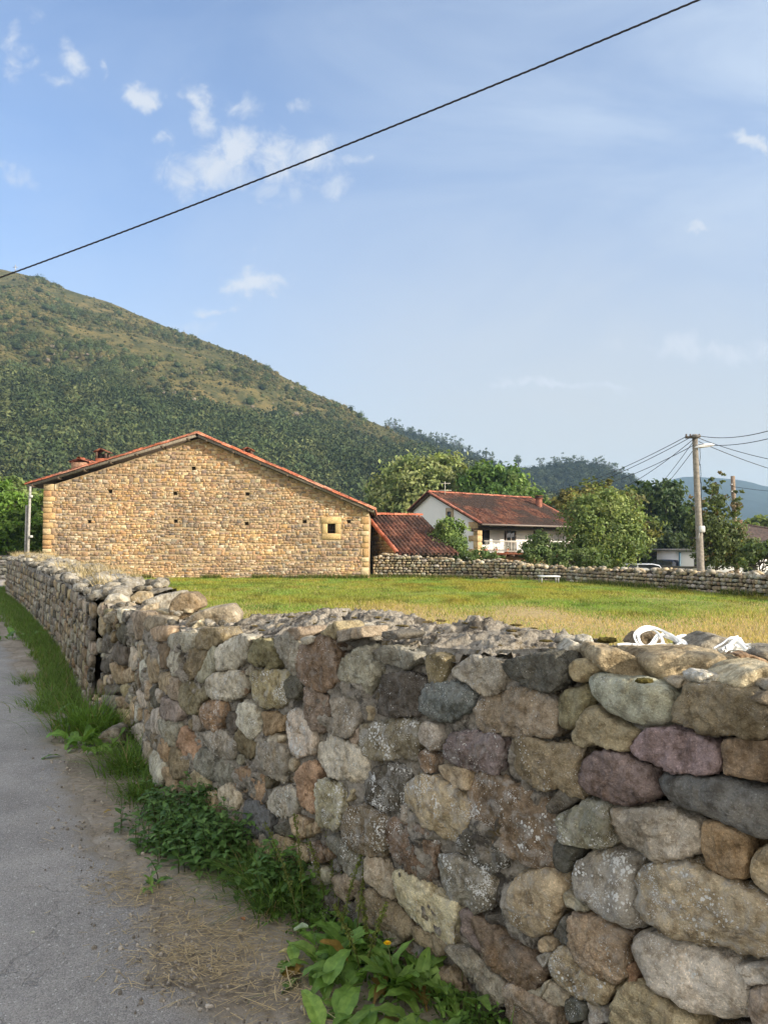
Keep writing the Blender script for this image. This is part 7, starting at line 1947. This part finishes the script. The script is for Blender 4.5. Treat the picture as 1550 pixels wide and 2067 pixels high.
def leaf_mesh(mb, base, az, length, width, rise, droop, tint, rg, nl=12, nw=4, wave=.06, petiole=.25, roll=0.0):
    """one broad leaf on its stalk, arching from base in direction az"""
    t = np.linspace(0, 1, nl + 1); d = np.array((math.cos(az), math.sin(az), 0)); sd = np.array((-math.sin(az), math.cos(az), 0))
    ang = rise - droop * t ** 1.3; step = length / nl
    x = np.concatenate([[0], np.cumsum(np.cos(ang[:-1]) * step)]); z = np.concatenate([[0], np.cumsum(np.sin(ang[:-1]) * step)])
    s = np.clip((t - petiole) / (1 - petiole), 0, 1)
    w = np.where(t < petiole, .045 * width + .0 * t, width * .5 * (np.sin(np.pi * s ** .72) ** .75) * (1 - .18 * s) + .02 * width * (1 - s))
    w[-1] = .004
    u = np.linspace(-1, 1, 2 * nw + 1); P = np.zeros((nl + 1, len(u), 3)); ph = rg.uniform(0, 6)
    nrm = np.stack([-np.sin(ang)[:, None] * d[None] + np.cos(ang)[:, None] * np.array((0, 0, 1.0))[None]], 0)[0]
    for j, uu in enumerate(u):
        lift = (.30 * abs(uu) - .10 * uu * uu) * w + wave * width * abs(uu) * np.sin(t * 21 + ph + (3 if uu > 0 else 0)) * (t > petiole) + roll * uu * w
        P[:, j] = np.asarray(base) + x[:, None] * d + z[:, None] * np.array((0, 0, 1.0)) + (uu * w)[:, None] * sd + lift[:, None] * nrm
    vein = 1 + .22 * (np.abs(u)[None] < .05) - .06 * (np.abs(u)[None] > .8) + 0 * t[:, None]
    tt = np.asarray(tint)[None, None] * vein[..., None] * np.ones((nl + 1, len(u), 1))
    mb.grid(P, tint=tt)

def dock(label, px, py, n, length, width, seed, cols_, name="dock_plant", rise=(.5, 1.35), stalks=0, spread=.05, group=None, sh=.5, lean=None):
    rg = np.random.default_rng(seed); b = ground_at(px, py); b[2] = .0; cols = np.array(cols_) * 1.45
    root = thing(name, label, "weed", tuple(b), group); mb = MB()
    for k in range(n):
        az = k * 2.39996 + rg.normal(0, .35); p = b + (rg.normal(0, spread), rg.normal(0, spread), .0)
        c = np.asarray(cols)[rg.integers(len(cols))] * rg.uniform(.75, 1.25)
        if rg.uniform() < .05: c = np.array((.26, .17, .05)) * rg.uniform(.7, 1.1)
        L_ = length * rg.uniform(.6, 1.15)
        leaf_mesh(mb, p, az, L_, width * rg.uniform(.75, 1.2) * L_ / length, rg.uniform(*rise), rg.uniform(.9, 2.0), c, rg, petiole=rg.uniform(.12, .30), roll=rg.normal(0, .25))
    mb.build("foliage", M['weed'], root)
    for k in range(stalks):
        ms = MB(); h = sh * rg.uniform(.75, 1.15); az = rg.uniform(0, 6.28) if lean is None else lean + rg.normal(0, .5); t = np.linspace(0, 1, 12); bend = rg.uniform(.15, .45)
        p0 = b + (rg.normal(0, spread), rg.normal(0, spread), 0)
        P = p0 + np.stack([np.cos(az) * bend * h * t ** 1.6, np.sin(az) * bend * h * t ** 1.6, h * t], -1)
        ms.tube(P, np.linspace(.0042, .0016, 12), 5, tint=(.13, .16, .045))
        m = 190; tt = rg.uniform(.35, 1, m); C = np.stack([np.interp(tt, t, P[:, i]) for i in range(3)], -1) + rg.normal(0, .0055, (m, 3))
        lc = leaf_cards(C, .0062, (.17, .20, .05), rg)
        for V_, A_ in zip(lc.V, lc.A): ms.add(V_, tris=lc.T[0], tint=A_)
        ms.build("flower_stalk", M['weed'], root)
    return root

def nettles(label, px, py, n, h, spread, seed, cols, group=None, name="nettle_clump", leaf=.062):
    rg = np.random.default_rng(seed); b = ground_at(px, py); root = thing(name, label, "weed", tuple(b), group); mb = MB(); st = mb
    for k in range(n):
        p = b + (rg.normal(0, spread), rg.normal(0, spread), 0); hh = h * rg.uniform(.45, 1.1); az = rg.uniform(0, 6.28); ln = rg.uniform(0, .45)
        t = np.linspace(0, 1, 6); P = p + np.stack([np.cos(az) * ln * hh * t ** 2, np.sin(az) * ln * hh * t ** 2, hh * t], -1)
        st.tube(P, np.linspace(.0026, .0014, 6), 4, tint=(.07, .09, .03), cap=False)
        for j, f in enumerate(np.linspace(.2, 1.0, max(3, int(hh / .035)))):
            q = np.array([np.interp(f, t, P[:, i]) for i in range(3)])
            for sgn in (0, math.pi):
                c = np.asarray(cols)[rg.integers(len(cols))] * rg.uniform(.9, 1.8)
                L_ = leaf * (1.2 - .55 * f) * rg.uniform(.8, 1.25)
                leaf_mesh(mb, q, az + j * 1.57 + sgn + rg.normal(0, .2), L_, L_ * .62, rg.uniform(-.1, .6), rg.uniform(.4, 1.3), c, rg, 6, 2, .05, .14)
    mb.build("foliage", M['weed'], root)
    return root

def build_verge():
    G1 = [(.105, .195, .042), (.09, .165, .036), (.125, .215, .05)]; G2 = [(.13, .22, .048), (.105, .185, .042), (.15, .24, .058)]; NB = [(.085, .16, .05), (.072, .14, .044), (.10, .175, .056)]
    V = "broad leaved docks at the wall's foot"
    dock("dock with upright broad leaves below the yellow flower", 800, 2005, 30, .22, .068, 1, G2, spread=.05, group=None)
    dock("dock with arching leaves against the wall, right of the yellow flower", 890, 2030, 24, .21, .062, 2, G2, spread=.04)
    dock("wide leaved dock at the lower frame edge, below the upright dock", 800, 2120, 30, .18, .07, 3, G2, rise=(.3, 1.0), spread=.07)
    dock("dock with a few browning leaves beside the pale paper scrap", 690, 1965, 28, .185, .066, 4, G1, stalks=3, spread=.07, sh=.30)
    dock("dock with tall green flower stalks leaning on the wall, left of the yellow flower", 722, 1905, 26, .175, .06, 5, G1, stalks=3, spread=.07, sh=.40, lean=.9)
    dock("shaded dock with tall flower stalks in front of the pale stone", 660, 1858, 26, .15, .052, 6, G1, stalks=4, spread=.07, sh=.38, lean=2.3)
    dock("leafy dock spreading onto the bare verge at the lower left of the weeds", 690, 2065, 22, .17, .066, 7, G2, rise=(.15, .8), spread=.05)
    dock("dark dock filling the space right under the yellow flower's stem", 765, 1955, 26, .17, .058, 13, G1, spread=.07)
    dock("dock at the left edge of the weeds, reaching over the straw by the paper scrap", 640, 1955, 22, .15, .058, 14, G2, rise=(.2, 1.0), spread=.06)
    dock("low leaves at the wall's foot near the lower frame edge", 960, 2105, 22, .11, .042, 8, G1, spread=.07)
    dock("dock with large leaves spreading on the verge, left of the fallen grey stone", 190, 1508, 40, .22, .08, 9, G1, rise=(.5, 1.3), spread=.10)
    dock("second dock in the grass behind the first one, nearer the long wall", 178, 1462, 40, .24, .085, 10, G1, rise=(.6, 1.35), spread=.14)
    dock("dock low on the verge at the foot of the long wall, half way along it", 30, 1290, 16, .30, .11, 11, G1, rise=(.4, 1.1), spread=.22)
    dock("small seedling with rosette leaves alone on the verge", 305, 1795, 9, .08, .024, 12, G2, spread=.012, name="seedling")
    N = None
    nettles("left end of the nettles at the wall's foot, low and bright", 330, 1650, 46, .17, .10, 21, NB, N)
    nettles("middle of the nettles at the wall's foot, dense and dark", 400, 1690, 70, .25, .12, 22, NB, N)
    nettles("right part of the nettles at the wall's foot, beside the long grass tuft", 460, 1745, 70, .25, .11, 23, NB, N)
    nettles("tallest nettles close against the wall under the orange stone", 430, 1665, 56, .32, .09, 24, NB, N)
    nettles("young nettles at the left edge of the patch, spreading onto the bare verge", 350, 1720, 36, .14, .12, 27, NB, N)
    nettles("nettles filling the gap between the long grass tuft and the flowering docks", 590, 1815, 40, .20, .09, 28, NB, N)
    nettles("small clover like weed at the wall's foot near the lower frame edge", 985, 2085, 20, .10, .06, 25, G1, N, "clover_clump", .03)
    nettles("bushy weed at the wall's foot between the grass tuft and the flowering docks", 640, 1800, 34, .24, .08, 26, G1, N)
    tuft("long arching grass tuft between the nettles and the docks", 560, 1830, 420, .27, .055, (.10, .165, .04), 31, .0055)
    tuft("smaller grass tuft at the right edge of the nettles", 520, 1790, 180, .22, .05, (.10, .165, .04), 32, .005)
    tuft("green grass tuft at the foot of the bend, right of the fallen stone", 262, 1555, 420, .26, .10, (.10, .17, .036), 33, .007)
    tuft("grass tuft at the wall's foot between the bend and the nettles", 290, 1605, 240, .20, .07, (.095, .16, .036), 34, .006)
    tuft("tall grass around the two docks by the long wall", 185, 1475, 520, .40, .16, (.105, .18, .036), 35, .008)
    tuft("small grass tuft alone on the edge of the asphalt at the left", 62, 1378, 140, .16, .12, (.10, .165, .036), 36, .008)
    tuft("patch of grass beside the asphalt, left of the long wall's docks", 105, 1425, 220, .2, .16, (.10, .165, .036), 37, .008)
    tuft("thin grass standing in front of the nettles", 470, 1800, 60, .16, .10, (.10, .165, .05), 38, .004)
    # low leaves and grass knitting the weeds together along the foot of the wall
    rg = np.random.default_rng(77); n = 6500; s_ = rg.uniform(.6, WC.len - .4, n); off = rg.gamma(1.5, .055, n)
    P = WC.pos(s_, np.abs(rg.normal(0, .035, n)) + .008, off + .0); nz = fbm(P * 4, 3); P = P[(nz > -.28) & (off < .30 + .2 * nz)]
    mb = leaf_cards(P, .013, np.array((.10, .185, .042)), rg, np.tile((0, 0, 1.0), (len(P), 1)), var=.4); o = mb.build('verge_herbs', M['weed'], None, False); tag(o, kind='stuff')
    n = 2600; s_ = rg.uniform(.6, WC.len - .3, n); off = rg.gamma(1.4, .06, n); P = WC.pos(s_, 0 * s_, off); P = P[fbm(P * 3 + 5, 3) > -.15]
    V_, Q_, T_ = blades(P, rg.uniform(.05, .16, len(P)), .0045, np.array((.105, .18, .042)) * rg.uniform(.6, 1.5, (len(P), 1)), rg, .5, .9, 3)
    o = mesh_np('verge_blades', V_, [Q_], M['blade'], None, False, {'tint': T_}); tag(o, kind='stuff')
    # the yellow flower
    b = ground_at(790, 2010); rg = np.random.default_rng(3); top = at(782, 1905, b[1] - .02)
    fl = thing("yellow_flower", "single yellow dandelion flower standing among the docks", "flower", tuple(b))
    MB().tube([b, b * .5 + top * .5 + (.01, 0, .01), top], .0022, 5, tint=(.12, .15, .05)).build("stem", M['weed'], fl)
    mb = MB()
    for ring, (n, r, el) in enumerate(((16, .014, .25), (14, .011, .7), (10, .007, 1.1))):
        for k in range(n): leaf_mesh(mb, top, k * 2 * math.pi / n + ring * .2, r, .0045, el, .2, (.80, .56, .02), rg, 3, 1, 0, .02)
    mb.build("petals", M['weed'], fl)
    # scraps on the ground
    def scrap(px, py, s, col, label, z=.012, name="fallen_leaf", seed=0, cat="leaf"):
        rg = np.random.default_rng(seed); b = ground_at(px, py) + (0, 0, z); mb = MB()
        u, v = np.meshgrid(np.linspace(-1, 1, 9), np.linspace(-1, 1, 7), indexing='ij')
        a = rg.uniform(0, 3.1); w = np.sqrt(np.clip(1 - v ** 2 * .95, .02, 1)) * (.55 + .25 * np.cos(3 * v + a))
        X = u * w * s; Y = v * s; Z = .35 * s * (u * u - .3) + .15 * s * np.sin(3 * v + a) + s * .2
        mb.grid(np.stack([b[0] + X * math.cos(a) - Y * math.sin(a), b[1] + X * math.sin(a) + Y * math.cos(a), b[2] + Z], -1), tint=col)
        o = mb.build(name, M['weed']); tag(o, label, cat)
    scrap(574, 1930, .022, (.62, .55, .32), "cream dry leaf on the verge, left of the pale paper scrap", seed=1)
    scrap(532, 1903, .012, (.60, .54, .38), "small pale curled leaf on the straw", seed=2)
    scrap(446, 1838, .012, (.62, .55, .32), "pale yellowish leaf on the straw below the grass tuft", seed=3)
    scrap(397, 1803, .011, (.66, .62, .48), "small whitish leaf on the bare verge near the lone seedling", seed=4)
    scrap(217, 1643, .022, (.45, .33, .17), "brown curled leaf on the verge left of the nettles", seed=5)
    scrap(66, 1889, .010, (.6, .6, .56), "tiny pale scrap on the asphalt at the left", seed=6)
    scrap(608, 1912, .030, (.50, .62, .52), "pale green paper scrap caught at the edge of the docks", z=.07, name="paper_scrap", seed=7, cat="paper")
    scrap(490, 1862, .014, (.42, .20, .10), "reddish brown leaf at the foot of the long grass tuft", seed=8)
    # straw strewn over the verge
    n = 2900; reg = [((330, 1690), 34, 22, .06), ((250, 1790), 46, 22, .13), ((350, 1830), 60, 40, .12), ((440, 1870), 90, 34, .20), ((400, 1945), 80, 34, .22), ((520, 1960), 90, 50, .15), ((225, 1660), 50, 40, .05), ((180, 1560), 50, 50, .03), ((600, 2035), 60, 30, .04)]
    P = []
    for (c, sx, sy, f) in reg:
        m = int(n * f); P.append(ground_at(rg.normal(c[0], sx, m), np.maximum(rg.normal(c[1], sy, m), 1400)))
    P = np.vstack(P); P[:, 2] = rg.uniform(.010, .022, len(P))
    sd, side = polydist(P, EDGE); m = len(P)
    a = rg.normal(.15, .9, m); l = rg.gamma(1.6, .024, m).clip(.008, .17); w = rg.uniform(.0008, .0019, m)
    d = np.stack([np.cos(a), np.sin(a), rg.normal(0, .06, m)], -1); sd2 = np.stack([-np.sin(a), np.cos(a), 0 * a], -1)
    bend = rg.normal(0, .07, m)
    rows = []
    for t in (-.5, 0, .5):
        c = P + d * (l * t)[:, None] + sd2 * (bend * l * (t * t - .12))[:, None]; rows += [c - sd2 * w[:, None], c + sd2 * w[:, None]]
    V = np.stack(rows, 1).reshape(-1, 3); i = np.arange(m)[:, None] * 6; Q = np.concatenate([i + [0, 1, 3, 2], i + [2, 3, 5, 4]])
    col = np.array((.52, .41, .24)) * rg.uniform(.55, 1.25, (m, 1)); V[:, 2] = np.maximum(V[:, 2], .014)
    o = mesh_np("straw", V, [Q], M['straw'], None, False, {'tint': np.repeat(col, 6, 0)}); tag(o, kind='stuff')
    # loose grit along the edge of the asphalt
    e = rg.integers(0, len(EDGE) - 8, 900); f = rg.uniform(0, 1, 900)[:, None]; C = EDGE[e] * (1 - f) + EDGE[e + 1] * f + rg.normal(0, .12, (900, 2))
    D, T = ico(1); nv = len(D); r = rg.gamma(2, .0022, 900).clip(.0015, .011)
    V = (D[None] * r[:, None, None] * rg.uniform(.6, 1.2, (900, 1, 3))) + np.concatenate([C, np.full((900, 1), .013)], 1)[:, None]
    o = mesh_np("grit", V.reshape(-1, 3), [(T[None] + (np.arange(900) * nv)[:, None, None]).reshape(-1, 3)], M['stone'], None, False, {'tint': np.repeat(np.array((.34, .31, .27)) * rg.uniform(.5, 1.5, (900, 1)), nv, 0)}); tag(o, kind='stuff')
    # dry stalk out in the field
    b = ground_at(584, 1232); MBs = MB(); MBs.tube([b, b + (.02, 0, .18), b + (0, 0, .36)], .006, 5, tint=(.30, .22, .10))
    o = MBs.build("dry_stalk", M['straw']); tag(o, "single brown dry stalk standing in the field behind the near wall", "plant")
build_verge()

# ------------------------------------------------------------------ white plastic straps on the wall
def ribbon(mb, P, w, side, tint=(.82, .83, .82), th=.0016):
    P = np.asarray(P, float); t = np.gradient(P, axis=0); t /= np.linalg.norm(t, axis=1, keepdims=True) + 1e-9
    s = np.cross(t, side); s /= np.linalg.norm(s, axis=1, keepdims=True) + 1e-9; n = np.cross(s, t)
    ring = [P - s * w / 2 + n * th, P + s * w / 2 + n * th, P + s * w / 2 - n * th, P - s * w / 2 - n * th, P - s * w / 2 + n * th]
    mb.grid(np.stack(ring, 1), tint=tint)
def spline(K, n=60):
    K = np.asarray(K, float); t = np.arange(len(K)); tt = np.linspace(0, len(K) - 1, n); out = []
    Kp = np.vstack([2 * K[0] - K[1], K, 2 * K[-1] - K[-2]])
    for x in tt:
        i = min(int(x), len(K) - 2); f = x - i; p0, p1, p2, p3 = Kp[i:i + 4]
        out.append(.5 * ((2 * p1) + (-p0 + p2) * f + (2 * p0 - 5 * p1 + 4 * p2 - p3) * f * f + (-p0 + 3 * p1 - 3 * p2 + p3) * f ** 3))
    return np.array(out)
def build_straps():
    rg = np.random.default_rng(12)
    T = lambda K, d: np.array([at(1150 + x / 3.875, 1220 + y / 3.875, d + dd) for x, y, dd in K])
    d = 2.45
    L1 = [[(370, 312, -.1), (450, 308, 0), (560, 318, .02), (680, 322, .04), (800, 312, .02)],
          [(560, 345, -.02), (520, 300, 0), (505, 240, .03), (560, 190, .05), (620, 180, .08), (700, 200, .08), (780, 240, .05), (850, 280, .02), (890, 320, 0), (860, 330, -.02)],
          [(600, 340, 0), (540, 290, .03), (530, 230, .04), (580, 200, .07), (640, 195, .08), (690, 230, .05), (720, 290, .02), (700, 330, 0)],
          [(640, 330, 0), (690, 250, .05), (760, 260, .06), (840, 300, .04), (880, 340, 0)],
          [(600, 335, -.02), (660, 300, .02), (720, 240, .06), (790, 250, .06), (850, 310, .02), (800, 335, -.02), (700, 330, -.02)],
          [(620, 320, .1), (690, 230, .11), (730, 300, .09), (760, 330, .05)],
          [(840, 262, .1), (900, 248, .12), (970, 265, .12), (1010, 300, .10)],
          [(830, 260, .05), (880, 285, .05), (900, 310, .03), (870, 335, .0)],
          [(610, 330, -.03), (700, 310, -.03), (790, 322, -.03), (840, 335, -.02)]]
    mb = MB()
    for K in L1:
        for k in range(2): ribbon(mb, spline(T(K, d)) + rg.normal(0, .004, 3) * (k > 0), .0058, np.array((.2, -1, .35)) + rg.normal(0, .2, 3))
    o = mb.build("plastic_strap", M['plastic']); tag(o, "tangled coil of white plastic strap with one high loop on the wall top", "plastic strap")
    L2 = [[(1160, 360, 0), (1230, 320, .02), (1290, 275, .05), (1320, 290, .05), (1310, 330, .02), (1240, 355, 0)], [(1180, 360, -.02), (1260, 300, .02), (1300, 265, .04), (1330, 300, .03), (1380, 330, 0)],
          [(1200, 350, 0), (1280, 310, .03), (1340, 320, .03), (1400, 318, .02)], [(1220, 345, -.02), (1300, 335, 0), (1390, 345, 0)], [(1240, 290, .06), (1290, 280, .06), (1320, 270, .06)], [(1230, 330, .0), (1300, 300, .0), (1370, 360, -.02)]]
    mb = MB()
    for K in L2:
        for k in range(3): ribbon(mb, spline(T(K, 2.15), 40) + rg.normal(0, .006, 3) * (k > 0), .0066, np.array((.2, -1, .35)) + rg.normal(0, .3, 3))
    o = mb.build("plastic_strap", M['plastic']); tag(o, "crumpled bundle of white plastic strap on the wall top near the right edge", "plastic strap")
    # moss cushions
    for (px, py, r, lab, dd) in ((1225, 1292, .022, "small moss cushion on the wall top left of the coil of straps", 2.55), (1300, 1374, .016, "yellowish moss strip between the pink topped block and the grey oval stone", 2.02)):
        D, Tt = ico(4); V = D * (1 + .35 * fbm(D * 3 + 2, 4))[:, None] * (r * 1.5, r * .8, r * .45)
        o = MB().add(V + at(px, py, dd), tris=Tt, tint=(.10, .085, .028)).build("moss_cushion", M['moss']); tag(o, lab, "moss")
build_straps()

# ------------------------------------------------------------------ haze in the valley air, and the last tidying up
def build_haze():
    m = bpy.data.materials.new("haze_air"); m.use_nodes = True
    t = NT(m.node_tree); t.n.remove(t.n['Principled BSDF'])
    v = t.new('ShaderNodeVolumePrincipled')
    v.inputs['Color'].default_value = (0.46, 0.71, 1.0, 1)
    v.inputs['Density'].default_value = HAZE
    v.inputs['Anisotropy'].default_value = 0.0
    t.l.new(v.outputs[0], t.n['Material Output'].inputs['Volume'])
    o = MB().box((0, 0, 128), (5600, 5600, 264)).build("haze", m, shade=False)
    tag(o, kind='stuff')
HAZE = 0.00021
build_haze()
settle()
